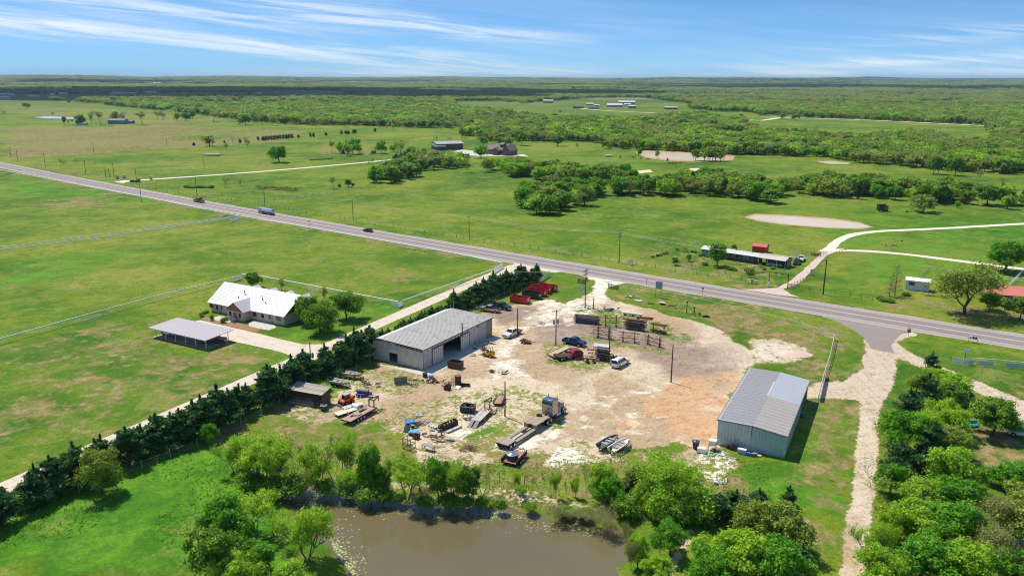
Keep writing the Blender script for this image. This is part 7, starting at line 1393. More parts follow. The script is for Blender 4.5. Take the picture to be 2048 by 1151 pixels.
MB().box(x_n0-.12, x_n0, 0, .9, .64, 1.38).box(x_n0-.12, x_n0, 1.7, W2, .64, 1.38).build('neck_plate', pm('tan_steel', (.33, .26, .2), .7, var=.2), tr); MB().box(x_n0, x_n0+.2, .9, 1.7, .6, 1.3).build('winch', DARKSTEEL, tr); MB().box(x_n0+.2, x_n1, .3, W2-.3, 1.12, 1.31).build('neck_frame', DARKSTEEL, tr); MB().box(0, x_b0, .1, W2-.1, .8, 1.01).build('rear_frame', DARKSTEEL, tr)
MB().ring((x_n1-.7, 1.9, 1.50), .25, .55, .2, 'z').build('spare_tyre', TYRE, tr)
for x in (.9, 2.0):
    for y in (.25, W2-.25): wheel(tr, x, y, .46, .45)
sm = thing('semi_truck', 'grey blue semi tractor with tall sleeper cab and chrome stacks', 'truck', tuple(S0+sd_*tx), sr); GB = pm('truck_blue_grey', (.16, .19, .25), .25, .6, var=.05); GT = pm('truck_silver', (.48, .45, .42), .3, .6, var=.06)
MB().box(-.8, 6.6, .75, 1.05, .75, .98).box(-.8, 6.6, 1.55, 1.85, .75, .98).build('chassis', DARKSTEEL, sm)
slp = MB(); slp.prof([(1.65, 1.05), (3.55, 1.05), (3.55, 3.75), (2.4, 3.95), (1.85, 3.85), (1.65, 3.55)], 2.35); o_ = slp.build('sleeper', GT, sm, bevel=.05); o_.location.y = 1.3
o_ = MB().box(1.60, 1.66, .25, 2.35, 3.05, 3.6).build('rear_window_band', pm('dark_band', (.03, .06, .09), .2), sm); MB().box(1.66, 3.6, .18, 2.42, 3.72, 3.80).build('visor', GB, sm)
o_ = MB().prof([(1.7, 3.74), (3.5, 3.74), (3.3, 4.0), (2.2, 4.08), (1.8, 3.98)], 2.25, 2.0).build('roof_fairing', GB, sm, bevel=.04); o_.location.y = 1.3
o_ = MB().prof([(3.56, 1.05), (4.75, 1.05), (4.75, 2.1), (4.5, 2.85), (3.56, 2.9)], 2.1, 1.9).build('cab', GB, sm, bevel=.04); o_.location.y = 1.3
MB().box(4.48, 4.72, .45, 2.15, 2.15, 2.72).build('windscreen', GLASSD, sm)
for y in (.22, 2.32): MB().box(3.75, 4.4, y, y+.05, 2.05, 2.65).build('side_window', GLASSD, sm)
o_ = MB().prof([(4.76, .95), (6.5, .8), (6.6, 1.0), (6.55, 1.85), (4.76, 2.1)], 1.45, 1.25).build('hood', GB, sm, bevel=.06); o_.location.y = 1.3; MB().box(6.6, 6.66, .85, 1.75, .95, 1.8).build('grille', CHROME, sm)
for y in (.42, 2.18):
    fd = MB(); pts = [(math.cos(a_*PI/8)*.68+5.95, .52+math.sin(a_*PI/8)*.68) for a_ in range(9)]; fd.prof(pts+[(5.27, .52)] if False else pts, .5); f_ = fd.build('fender', GB, sm); f_.location.y = y; MB().tube((6.5, y, 1.15), (6.68, y, 1.15), .14).build('headlight', LTW, sm)
for y in (.32, 2.28):
    wheel(sm, 5.95, y, .52, .32, RIMW)
    for x in (-.1, 1.15): wheel(sm, x, y, .5, .5, RIMW)
    MB().tube((3.52, y*.96-.0, 1.2), (3.52, y*.96, 4.35), .08).build('exhaust_stack', CHROME, sm); MB().tube((3.0, y, .7), (4.5, y, .7), .3, n=14).build('fuel_tank', CHROME, sm)
MB().box(6.66, 6.8, .15, 2.45, .45, .8).build('bumper', CHROME, sm, bevel=.02); MB().tube((.5, 1.3, 1.0), (.5, 1.3, 1.08), .5, n=16).build('fifth_wheel', BLACKP, sm)
# ---- flat trailers given by the deck corners seen in the picture
def deck_trailer(name, label, rr_px, fr_px, rl_px, z, deckm, framem, rails=0.0, axles=2, goose=0.0, ramps=False, wr=.36, planks=7, gm=None, tongue=1.5):
    A = np.array(G(*rr_px, z)); Fp = np.array(G(*fr_px, z)); Lp = np.array(G(*rl_px, z)); d = (Fp-A)/np.hypot(*(Fp-A)); L = float(np.hypot(*(Fp-A))); Wt = abs(float((Lp-A)@np.array([-d[1], d[0]])));  Wt = min(max(Wt, 1.5), 2.6); rz = math.atan2(d[1], d[0])
    t = thing(name, label, 'trailer', tuple(A), rz)
    for k in range(planks): MB().box(.03, L-.03, .06+k*(Wt-.12)/planks, .06+(k+1)*(Wt-.12)/planks-.025, z-.06, z).build('deck_plank', deckm, t)
    MB().box(0, L, -.02, .06, z-.2, z+.03).box(0, L, Wt-.06, Wt+.02, z-.2, z+.03).box(0, .06, .06, Wt-.06, z-.2, z+.0).box(L-.06, L, .06, Wt-.06, z-.2, z+.0).box(.1, L-.1, .5, .62, z-.28, z-.07).box(.1, L-.1, Wt-.62, Wt-.5, z-.28, z-.07).build('frame', framem, t)
    if rails:
        for y in (0, Wt):
            r_ = MB(); r_.beam((0, y, z+rails), (L, y, z+rails), .06)
            for k in range(5): r_.beam((L*k/4, y, z), (L*k/4, y, z+rails), .05)
            r_.build('side_rail', framem, t)
        MB().beam((L, 0, z+rails), (L, Wt, z+rails), .06).build('front_rail', framem, t)
    x0 = L*.40-(axles-1)*.42
    for k in range(axles):
        for y in (-.16 if not rails else -.14, Wt+.16 if not rails else Wt+.14): wheel(t, x0+k*.84, y if z < .75 or rails else min(max(y, .2), Wt-.2), wr, .22, RIMW)
    if goose:
        g2 = gm or framem; MB().beam((L-.2, Wt*.25, z), (L-.1, Wt*.25, z+goose), .14, .2).beam((L-.2, Wt*.75, z), (L-.1, Wt*.75, z+goose), .14, .2).beam((L-.1, Wt*.25, z+goose), (L+2.0, Wt/2-.1, z+goose), .14, .2).beam((L-.1, Wt*.75, z+goose), (L+2.0, Wt/2+.1, z+goose), .14, .2).beam((L+1.9, Wt/2, z+goose), (L+1.9, Wt/2, z+goose-.9), .13).beam((L-.12, Wt*.2, z+goose), (L-.12, Wt*.8, z+goose), .14).build('gooseneck', g2, t); MB().beam((L+.3, Wt*.4, 0), (L+.3, Wt*.4, z+.5), .1).build('jack', g2, t)
    elif tongue: MB().beam((L, .25, z-.15), (L+tongue, Wt/2, z-.15), .08, .1).beam((L, Wt-.25, z-.15), (L+tongue, Wt/2, z-.15), .08, .1).build('tongue', framem, t); MB().beam((L+tongue*.8, Wt/2, 0), (L+tongue*.8, Wt/2, z+.2), .07).build('jack', framem, t)
    if ramps:
        for y in (.15, Wt-.85): MB().sheet([(0, y, z), (-1.7, y, .08), (-1.7, y+.7, .08), (0, y+.7, z)], -.06).build('ramp', BLACKP, t)
    return t, L, Wt
g1, L1, Wg = deck_trailer('gooseneck_trailer', 'gooseneck flatbed trailer with rust red neck beside the orange loader', (701.3, 843), (754, 814), (687.2, 834.5), .9, pm('pinkish_plank', (.40, .28, .22), .85, var=.25, rand=.4), RUSTD, axles=3, goose=1.3, gm=RUSTD)
for k in range(9): q = random.Random(k); x = q.uniform(1, L1-1.5); y = q.uniform(.3, Wg-.8); MB().box(x, x+q.uniform(.3, 1.5), y, y+q.uniform(.1, .4), .905, .905+q.uniform(.08, .3)).build('load_piece', [pm('grey_box', (.3, .32, .33), .6), RUST, pm('green_hose', (.03, .13, .08), .6), pm('dull_pipe', (.46, .45, .40), .6)][k % 4], g1)
h1, Lh, Wh = deck_trailer('car_hauler_trailer', 'black car hauling trailer with ramps down and pale deck', (960.6, 842), (985.3, 817.4), (941.5, 837.4), .75, pm('pale_grey_plank', (.46, .41, .37), .8, var=.2, rand=.3), BLACKP, axles=2, goose=1.4, ramps=True, gm=BLACKP)
for k in range(8): q = random.Random(k+50); x = Lh-1.6+q.uniform(0, 1.1); y = q.uniform(.2, Wh-.6); b_ = MB().tube((x, y, .82), (x+q.uniform(.2, .6), y+q.uniform(-.3, .3), .9), .06, n=6).build('chain', RED, h1, label='bright red chain heap' if k == 0 else None)
ring_ = MB().ring((Lh+.9, -.55, .55), .45, .52, .06, 'y').build('hoop', DARKSTEEL, h1)
deck_trailer('utility_trailer', 'small rusty utility trailer with wooden floor left of the meter pole', (1003, 807), (1011, 790.4), (987, 803.5), .6, pm('reddish_plank', (.38, .24, .17), .85, var=.2, rand=.3), RUST, rails=.35, axles=2)
tk, Lt, Wt_ = deck_trailer('utility_trailer', 'brown sided utility trailer carrying a dark water tank with blue lid', (1032, 928), (1054, 905), (1006, 917), .6, pm('rusty_floor', (.42, .17, .09), .8, var=.2, rand=.3), RUSTD, rails=.55, axles=2, tongue=1.6)
for y in (0, Wt_): MB().box(0, Lt, y-.02, y+.02, .6, 1.05).build('side_panel', RUSTD, tk)
wt = thing('water_tank', 'dark round water tank with a domed blue grey lid on the brown trailer', 'tank', (tk.location.x+math.cos(tk.rotation_euler[2])*1.45-math.sin(tk.rotation_euler[2])*Wt_/2, tk.location.y+math.sin(tk.rotation_euler[2])*1.45+math.cos(tk.rotation_euler[2])*Wt_/2), 0, z=.61)
MB().tube((0, 0, 0), (0, 0, .95), .98, n=24).build('shell', pm('tank_dark', (.035, .05, .065), .4), wt, smooth=False); MB().tube((0, 0, .95), (0, 0, 1.22), 1.0, .35, n=24).build('lid', pm('tank_lid', (.14, .20, .30), .35), wt); MB().tube((0, 0, 1.22), (0, 0, 1.32), .25, n=12).build('cap', pm('tank_lid', (.14, .20, .30), .35), wt); MB().ring((-.9, -.5, .15), .55, .62, .06, 'y').build('hose', DARKSTEEL, wt)
# ---- orange loader
sk = thing('skid_steer_loader', 'bright orange red skid steer loader facing left', 'loader', G(694, 806), math.atan2(*(np.array(G(684, 811))-np.array(G(706, 803)))[::-1])); OR2 = pm('loader_orange', (.72, .085, .02), .4, var=.06)
MB().prof([(-1.35, .35), (1.15, .35), (1.25, .75), (.9, 1.0), (-.6, 1.05), (-.9, 1.35), (-1.4, 1.3)], 1.15).build('body', OR2, sk, bevel=.03); MB().prof([(-.55, 1.0), (.75, .95), (.75, 1.9), (-.45, 1.95)], 1.0, .9).build('cab', GLASSD, sk); MB().box(-.5, .85, -.5, .5, 1.93, 2.02).build('cab_roof', pm('cab_roof_grey', (.35, .38, .44), .5), sk)
for s_ in (-1, 1):
    MB().beam((-1.3, s_*.72, 1.45), (1.1, s_*.72, .95), .16, .2).beam((1.1, s_*.72, .95), (1.45, s_*.72, .3), .14, .18).beam((-1.3, s_*.72, .9), (-1.3, s_*.72, 1.5), .16, .25).build('lift_arm', OR2, sk); 
    for x in (-.75, .6): wheel(sk, x, s_*.72, .40, .3, OR2)
    for x in (-.4, .75): MB().beam((x, s_*.5, 1.0), (x, s_*.46, 1.95), .07).build('cab_post', OR2, sk)
MB().prof([(1.4, .1), (2.05, .1), (2.0, .2), (1.55, .25), (1.45, .75), (1.38, .75)], 1.75).build('bucket', DARKSTEEL, sk)
# ---- forklift
fk = thing('forklift', 'yellow forklift with overhead guard beside the workshop doorway', 'forklift', G(976, 712), rzaz(300)); YEL = pm('forklift_yellow', (.62, .36, .03), .45, var=.1)
MB().prof([(-1.5, .4), (.9, .4), (.9, .85), (-.2, .9), (-.3, 1.25), (-1.4, 1.3), (-1.55, .9)], 1.25).build('body', YEL, fk, bevel=.03); MB().box(-.1, .3, -.3, .3, .95, 1.3).build('seat', pm('seat_green', (.02, .22, .16), .6), fk)
MB().box(-1.0, .7, -.55, .55, 2.2, 2.28).build('guard_roof', pm('guard_tan', (.40, .30, .2), .6), fk)
for x in (-.95, .65):
    for y in (-.5, .5): MB().beam((x, y, .9), (x, y, 2.2), .07).build('guard_post', DARKSTEEL, fk)
for y in (-.3, .3): MB().beam((1.15, y, .1), (1.15, y, 2.6), .1, .16).build('mast', DARKSTEEL, fk); MB().box(1.2, 2.3, y-.06, y+.06, .12, .18).build('fork', DARKSTEEL, fk)
for x, y in ((.6, .6), (.6, -.6), (-.95, .55), (-.95, -.55)): wheel(fk, x, y, .38, .3, YEL)
# ---- boats
def boat(label, u, v, az_, hullm, inm, L=5.2, W_=1.9, trailer=True, motor=True):
    t = thing('boat', label, 'boat', G(u, v), rzaz(az_)); n = 9; mb = MB(); V = []; z0 = .55
    for i in range(n):
        f = i/(n-1); x = -L/2+L*f; w_ = W_/2*(1-max(0, (f-.45)/.55)**2.2*.97); zk = z0+.38*max(0, (f-.6)/.4)**2; zt = z0+.62+.15*f**2
        V += [(x, -w_, zt), (x, -w_*.72, zk+.12), (x, 0, zk), (x, w_*.72, zk+.12), (x, w_, zt), (x, w_*.82, zt), (x, w_*.6, z0+.25+.4*max(0, (f-.7)/.3)), (x, -w_*.6, z0+.25+.4*max(0, (f-.7)/.3)), (x, -w_*.82, zt)]
    Fs = [(i*9+k, i*9+(k+1) % 9, (i+1)*9+(k+1) % 9, (i+1)*9+k) for i in range(n-1) for k in range(9)]+[tuple(range(9)), tuple(range((n-1)*9+8, (n-1)*9-1, -1))]
    mb.add(V, Fs); mb.build('hull', hullm, t); MB().box(-L*.32, L*.2, -W_*.28, W_*.28, z0+.26, z0+.3).build('floor', inm, t)
    for x in (-L*.28, -.2, L*.14): MB().box(x, x+.45, -W_*.3, W_*.3, z0+.3, z0+.52).build('bench', pm('boat_bench', (.30, .28, .27), .6, rand=.5), t)
    if motor: MB().box(-L/2-.45, -L/2-.05, -.18, .18, z0+.5, z0+1.05).box(-L/2-.32, -L/2-.16, -.06, .06, z0-.25, z0+.5).build('outboard_motor', BLACKP, t, bevel=.02)
    if trailer:
        tr_ = MB(); tr_.beam((-L*.45, -.5, .42), (L*.3, -.5, .42), .08).beam((-L*.45, .5, .42), (L*.3, .5, .42), .08).beam((L*.3, -.5, .42), (L*.62, 0, .42), .08).beam((L*.3, .5, .42), (L*.62, 0, .42), .08).beam((L*.52, 0, .42), (L*.52, 0, 1.3), .07)
        tt_ = thing('boat_trailer', 'trailer under the ' + ' '.join(label.split()[:8]), 'trailer', G(u, v), rzaz(az_)); tr_.build('frame', DARKSTEEL, tt_)
        for y in (-.95, .95): wheel(tt_, -L*.12, y, .3, .18, RIMW)
    return t
DKB = pm('dark_boat', (.10, .11, .11), .45, .2, var=.2); WHB = pm('white_boat', (.70, .68, .64), .4, var=.08, dirt=(.5, .42, .34)); CRB = pm('cream_boat', (.52, .46, .38), .5, var=.1, dirt=(.4, .3, .24))
boat('dark open boat on its trailer left of a white boat', 1217, 892, 40, DKB, pm('boat_in', (.22, .20, .18), .7)); boat('white open boat right of the dark boat', 1240, 899, 40, WHB, pm('boat_in2', (.40, .36, .32), .7))
boat('cream boat with blue motor close to the cedar row', 706, 756, 112, CRB, pm('boat_in3', (.45, .28, .2), .7), L=4.3, W_=1.6); boat('flat cream work boat full of junk near the cedar row', 681, 772, 115, CRB, pm('boat_in4', (.34, .22, .17), .8), L=4.4, W_=1.9)
# ---------------------------------------------------------------- roll off containers, racks and yard junk
def opentop(name, label, cat, xy, rz, L, W_, H, mat, inside, z0=.0, ribs=0, grp=None, rimm=None, t_=.07):
    t = thing(name, label, cat, xy, rz, grp)
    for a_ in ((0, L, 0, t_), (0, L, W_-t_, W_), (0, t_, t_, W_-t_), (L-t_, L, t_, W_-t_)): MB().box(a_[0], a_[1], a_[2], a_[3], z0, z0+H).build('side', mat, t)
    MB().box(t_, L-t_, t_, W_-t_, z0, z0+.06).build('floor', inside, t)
    MB().box(-.04, L+.04, -.05, .02, z0+H-.12, z0+H+.02).box(-.04, L+.04, W_-.02, W_+.05, z0+H-.12, z0+H+.02).box(-.05, .02, .02, W_-.02, z0+H-.12, z0+H+.02).box(L-.02, L+.05, .02, W_-.02, z0+H-.12, z0+H+.02).build('rim', rimm or mat, t)
    for k in range(ribs):
        x = L*(k+.5)/ribs; MB().box(x-.05, x+.05, -.09, -.001, z0+.1, z0+H-.13).build('rib', mat, t); MB().box(x-.05, x+.05, W_+.001, W_+.09, z0+.1, z0+H-.13).build('rib', mat, t)
    return t
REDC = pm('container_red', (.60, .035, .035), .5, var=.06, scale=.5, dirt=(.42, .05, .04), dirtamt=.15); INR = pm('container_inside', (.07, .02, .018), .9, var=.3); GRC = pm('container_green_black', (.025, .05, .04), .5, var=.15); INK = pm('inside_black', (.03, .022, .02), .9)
def rolloff(label, u, v, u2, v2, mat, H=1.55, grp=None):
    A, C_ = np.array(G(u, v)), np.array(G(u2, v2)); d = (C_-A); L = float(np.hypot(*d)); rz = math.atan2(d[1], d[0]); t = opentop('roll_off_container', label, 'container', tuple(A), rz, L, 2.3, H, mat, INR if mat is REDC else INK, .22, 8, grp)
    for x in (.25, L-.45):
        for y in (.3, 1.9): MB().tube((x, y, .14), (x+.2, y, .14), .14, n=10).build('roller', DARKSTEEL, t)
    MB().beam((.1, .8, .12), (L-.1, .8, .12), .12).beam((.1, 1.5, .12), (L-.1, 1.5, .12), .12).build('skid', DARKSTEEL, t); MB().box(L+.0, L+.06, .5, 1.2, H*.55, H*.9).build('sticker', LAMPW, t)
rolloff('red roll off container standing alone nearest the pickups', 1019.4, 604, 1053.5, 609, REDC); rolloff('dark green black roll off container next to the lone red one', 1043.5, 595, 1077.5, 599.5, GRC)
rolloff('red roll off container touching the dark one', 1050, 588, 1087, 594.5, REDC, 1.5); rolloff('red roll off container in the middle of the row', 1060, 583.5, 1096.5, 588.5, REDC, 1.7); rolloff('farthest red roll off container by the grass', 1074, 579.5, 1108, 584.5, REDC, 1.5)
BRD = pm('brown_dumpster', (.10, .045, .035), .7, var=.3, scale=1.5)
def yrot(u, v, az_=120.4): return G(u, v), rzaz(az_)
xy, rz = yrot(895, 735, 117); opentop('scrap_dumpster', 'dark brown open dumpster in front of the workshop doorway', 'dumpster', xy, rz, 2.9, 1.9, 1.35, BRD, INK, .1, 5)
def junk_pieces(t, n, L, W_, z, mats, seed, h=.5, names=('scrap_bar', 'scrap_plate', 'scrap_block')):
    q = random.Random(seed)
    for k in range(n):
        x, y = q.uniform(0, L), q.uniform(0, W_); a_ = q.uniform(0, PI); l = q.uniform(.3, .9)*min(L, 2.5)*.6; zz_ = z+q.uniform(0, h); mb = MB(); kind = q.random(); m_ = mats[q.randrange(len(mats))]
        if kind < .5: mb.beam((x, y, zz_+.05), (x+math.cos(a_)*l, y+math.sin(a_)*l, zz_+q.uniform(-.1, .35)+.1), q.uniform(.06, .16)); nm = names[0]
        elif kind < .75: mb.box(x, x+l*.8, y, y+l*.5, zz_, zz_+q.uniform(.03, .1)); nm = names[1]
        elif kind < .9: mb.tube((x, y, zz_+.12), (x+math.cos(a_)*l*.8, y+math.sin(a_)*l*.8, zz_+.2), q.uniform(.08, .2), n=8); nm = 'scrap_pipe'
        else: mb.box(x, x+l*.5, y, y+l*.4, zz_, zz_+q.uniform(.2, .45)); nm = names[2]
        mb.build(nm, m_, t)
DK2 = pm('dark_navy_steel', (.035, .05, .06), .6, .3, var=.2); xy, rz = yrot(919.5, 824, 108); d_ = opentop('scrap_dumpster', 'black dumpster piled with scrap left of the car hauler', 'dumpster', xy, rz, 2.5, 1.9, 1.1, DK2, INK, .15, 4, rimm=pm('grey_rim', (.25, .27, .28), .6)); junk_pieces(d_, 12, 2.0, 1.3, .7, [RUST, RUSTD, PLANK], 3)
def pile(label, u, v, az_, L, W_, n, mats, seed, h=.5, name='scrap_pile', cat='scrap pile', z=0.0):
    t = thing(name, label, cat, G(u, v), rzaz(az_)); junk_pieces(t, n, L, W_, z, mats, seed, h); return t
GREY = pm('scrap_grey', (.25, .25, .25), .6, .2, var=.3); GWH = pm('scrap_white', (.62, .60, .56), .6, var=.1); BLU = pm('tarp_blue', (.02, .16, .52), .45, var=.15); LBL = pm('board_blue', (.08, .38, .62), .4, var=.1); TEAL = pm('teal_paint', (.01, .22, .26), .5, var=.2); TAN3 = pm('tan_board', (.42, .33, .22), .8, var=.2, rand=.3)
RS = [RUST, RUSTD, GREY, DARKSTEEL]
pile('row of small rusty machine parts on the open yard', 972, 744, 112, 4.2, .9, 14, [RUSTD, DARKSTEEL], 4, .35)
pile('rusty iron scrap before the workshop wall', 845, 769, 75, 3.6, 1.4, 16, [RUST, RUSTD, GREY], 5, .4)
pile('rust red steel lying beside the forklift', 950, 702, 95, 3, 1.2, 10, [RUST, PLANKD], 6, .3)
pile('yellow brown debris left of the rust red steel', 936, 712, 100, 2.2, .8, 6, [TAN3, GREY], 7, .2)
pile('heap of broken concrete and iron behind the rusty trough', 922, 837, 110, 2.6, 1.0, 14, [GWH, RUST, PLANK], 8, .35)
pile('tangled iron rails and bars right of the blue board', 822, 858, 70, 3.4, 2.2, 18, [GREY, RUSTD, TAN3], 9, .4)
pile('long grey rails lying on the grass above the blue board', 829, 836, 60, 3.0, 1.4, 10, [pm('dull_pipe', (.46, .45, .40), .6)], 10, .1)
pile('stacked steel plates and tins below the rails', 853, 862, 100, 2.2, 2.0, 12, [GWH, GREY, RUSTD], 11, .45)
pile('rust coloured frames beside the pale blue sheet', 838, 876, 105, 3.8, 2.0, 18, [RUST, RUSTD, GWH], 12, .5)
pile('row of grey engine blocks and boxes at the scrap edge', 862, 884, 100, 3.2, 1.2, 14, [GREY, DARKSTEEL, TAN3], 13, .4)
pile('rusty junk beside the flat cream work boat', 700, 762, 110, 3.2, 1.6, 14, [RUST, TAN3, DARKSTEEL], 14, .5)
pile('junk on the ground left of the long folding table', 812, 771, 100, 2.2, 1.2, 8, [TAN3, GREY, BLACKP], 15, .3)
pile('heaped steel and timber at the foot of the red truck bed', 1103, 722, 100, 6.5, 2.4, 34, [RUSTD, DARKSTEEL, GREY, RUST], 16, .8)
pile('low rusty frame left of the white wagon', 1176, 729, 70, 3.2, 1.8, 16, [RUSTD, DARKSTEEL, GREY], 17, .5)
pile('orange and rusty machinery under the rack posts', 1168, 706, 110, 2.8, 1.6, 12, [ORG, RUST, GREY], 18, .9)
pile('teal painted iron machine by the entrance poles', 1193, 620, 110, 6.0, 1.6, 26, [TEAL, TEAL, DARKSTEEL], 19, .6)
pile('blue and teal junk at the foot of the tall entrance pole', 1163, 614, 100, 1.8, 1.2, 8, [TEAL, BLU], 20, .5)
pile('blue sheeted heap at the workshop wall', 955, 694, 60, 4.2, 2.0, 20, [BLU, GREY, TAN3], 21, .5)
pile('engine and grey machine on the verge grass', 1248, 594, 115, 3.2, 1.2, 14, [GWH, DARKSTEEL, TAN3], 22, .5)
pile('flat rusty frame on the verge grass', 1297, 609, 95, 2.2, .8, 8, [RUST], 23, .15)
pile('orange and cream scrap on the verge grass', 1331, 612, 110, 2.0, .8, 8, [RUST, TAN3, ORG], 24, .3)
pile('black block on the verge grass', 1346, 618, 110, .8, .5, 4, [BLACKP], 25, .2)
pile('red and pale wrecked implements on the right field', 1776, 494, 70, 5, 2, 14, [RUST, GWH, RED], 26, .6); pile('rust red implement farther up the right field', 1789, 484, 70, 5, 2, 12, [RUST, TAN3], 27, .6)
pile('low clutter under the broad lime oak', 1832, 427, 100, 10, 3, 12, [GWH, DARKSTEEL, TEAL], 28, .5); pile('clutter row between machines and oak', 1795, 425, 95, 8, 2, 10, [TAN3, DARKSTEEL, RUST], 29, .5)
pile('white litter on the slope below the metal shed', 1425, 968, 100, 2.2, 1.4, 9, [GWH], 30, .1)
pile('brown scrap strewn behind the white tubs', 1449, 899, 110, 3.2, .8, 12, [RUSTD, TAN3, DARKSTEEL], 31, .25)
pile('white chairs and frames by the shed wall', 1500, 912, 100, 2.4, .8, 8, [GWH, GREY], 32, .3)
pile('pale junk on the lawn of the long house', 1502, 534, 100, 2, 1, 6, [GWH, TAN3], 33, .3)
# rust tank, barrels, boxes
t = thing('rusty_tank', 'upright rust brown steel tank standing on the open yard', 'tank', G(916, 769), 0); MB().tube((0, 0, 0), (0, 0, 2.0), .66, n=24).build('shell', RUST, t); MB().tube((0, 0, 2.0), (0, 0, 2.05), .69, n=24).build('lid', pm('rust_light', (.22, .09, .06), .8), t)
t = thing('steel_ladder', 'rusty ladder frame standing left of the rust brown tank', 'ladder', G(903.5, 771), rzaz(120)); 
for x in (0, .5): MB().beam((x, 0, 0), (x, .1, 2.0), .09).build('stile', RUST, t)
for k in range(6): MB().beam((0, .02, .3+.3*k), (.5, .02, .3+.3*k), .06).build('rung', RUST, t)
xy, rz = yrot(887, 779); opentop('rusty_bin', 'small square rusty bin left of the ladder frame', 'bin', xy, rz, 1.15, 1.0, .75, RUSTD, INK)
xy, rz = yrot(921, 772, 100); opentop('dark_trough', 'dark low trough right of the rust brown tank', 'trough', xy, rz, 1.8, .9, .35, DARKSTEEL, INK)
t = thing('white_tray', 'white tilted metal tray at the foot of the rust brown tank', 'tray', G(909, 777), rzaz(120)); MB().sheet([(0, 0, .1), (1.0, 0, .1), (1.0, .9, .45), (0, .9, .45)], .05).build('plate', GWH, t); MB().beam((.1, .8, 0), (.1, .8, .4), .05).build('leg', GREY, t)
A = G(887, 862); t = thing('rusty_trough', 'long rusty half open steel trough with a round end', 'trough', A, rzaz(42)); MB().box(0, 3.6, 0, .1, .1, 1.0).build('side', RUSTD, t); MB().box(0, 3.6, 1.0, 1.1, .1, 1.0).build('side', RUSTD, t); MB().box(0, 3.6, .1, 1.0, .05, .15).build('floor', RUSTD, t); MB().box(3.5, 3.6, .1, 1.0, .15, 1.0).build('end', RUSTD, t); MB().ring((-.05, .55, .6), .4, .6, .5, 'y').build('drum', RUSTD, t); junk_pieces(t, 6, 2.6, .6, .5, [RUST, TAN3], 44, .3)
t = thing('steel_beam', 'grey concrete beam lying beside the rusty trough', 'beam', G(893, 866), rzaz(42)); MB().box(0, 3.6, -.2, .2, 0, .28).build('web', CONC, t); MB().box(0, 3.6, -.28, .28, .28, .33).build('flange', CONC, t)
t = thing('framed_panel', 'bright blue framed panel with white marks on the scrap ground', 'panel', G(811, 851), rzaz(75)); MB().box(0, 1.9, 0, 1.5, .35, .48).build('sheet', BLU, t); MB().box(.4, 1.5, .35, .6, .485, .50).box(.4, 1.5, .9, 1.1, .485, .50).build('white_mark', LBL, t); MB().box(.1, 1.8, .1, 1.4, 0, .34).build('frame', DARKSTEEL, t)
t = thing('dark_sheet', 'flat dark grey sheet right of the blue framed panel', 'sheet', G(823, 852), rzaz(75)); MB().box(0, 2.0, 0, 1.6, .1, .15).build('sheet', DARKSTEEL, t); MB().box(.1, 1.9, .1, .3, 0, .1).build('runner', RUSTD, t)
t = thing('plastic_sheet', 'bright light blue sheet bulging over a dark heap', 'sheet', G(818, 867.5), rzaz(105)); MB().prof([(0, .5), (.5, .72), (1.4, .74), (1.9, .5), (1.9, .42), (0, .42)], 1.1).build('sheet', LBL, t); MB().box(.1, 1.8, -.5, .5, 0, .42).build('support', DARKSTEEL, t)
t = thing('tilted_hood', 'dark green tilted cover left of the light blue sheet', 'cover', G(806, 864), rzaz(100)); MB().sheet([(0, 0, 0), (1.3, -.2, .1), (1.2, .6, 1.2), (.2, .8, 1.1)], .06).build('panel', pm('dark_green_cover', (.03, .07, .05), .5), t); MB().beam((.2, .8, 0), (.2, .8, 1.1), .06).build('prop', DARKSTEEL, t)
xy, rz = yrot(825, 877); opentop('rusty_bin', 'small red brown bin below the light blue sheet', 'bin', xy, rz, .95, .9, .75, RUST, INK)
t = thing('wire_cage', 'dark iron cage frame above the pond brush', 'cage', G(806, 897), rzaz(118)); ch_ = HT(806, 897, 876)
for x in (0, 1.6):
    for y in (0, 1.3): MB().beam((x, y, 0), (x, y, ch_), .08).build('post', RUSTD, t)
for z in (.1, ch_*.5, ch_): MB().beam((0, 0, z), (1.6, 0, z), .06).beam((0, 1.3, z), (1.6, 1.3, z), .06).beam((0, 0, z), (0, 1.3, z), .06).beam((1.6, 0, z), (1.6, 1.3, z), .06).build('rail', RUSTD, t)
for k in range(7): MB().beam((.2*k+.2, 0, .1), (.2*k+.2, 0, ch_), .025).build('bar', RUSTD, t)
t = thing('work_table', 'grey topped table with dark legs above the willows', 'table', G(843, 899), rzaz(118)); MB().box(0, 2.2, 0, .9, .85, .93).build('top', GREY, t)
for x in (.08, 2.1):
    for y in (.08, .8): MB().beam((x, y, 0), (x, y, .85), .07).build('leg', DARKSTEEL, t)
t = thing('standing_panel', 'grey tool board standing upright before the workshop', 'panel', G(789, 769.5), rzaz(72)); MB().box(0, 2.6, 0, .3, .15, 1.5).build('board', pm('brown_grey_board', (.20, .17, .14), .8, var=.2), t); MB().box(-.1, 2.7, -.4, .6, 0, .14).build('base', CONC, t); MB().box(-.05, 2.65, .1, .2, 1.5, 1.58).build('cap', GREY, t)
t = thing('black_barrel', 'low black square barrel at the scrap before the workshop', 'barrel', G(850, 753), 0); MB().tube((0, 0, 0), (0, 0, .8), .5, n=14).build('shell', BLACKP, t); MB().ring((0, 0, .8), .4, .54, .08, 'z').build('rim', DARKSTEEL, t)
t = thing('blue_barrel', 'bright blue tub right of the black barrel', 'tub', G(863, 756), 0); MB().tube((0, 0, 0), (0, 0, .65), .5, .42, n=14).build('shell', BLU, t); MB().tube((0, 0, .65), (0, 0, .7), .46, n=14).build('lid', LBL, t)
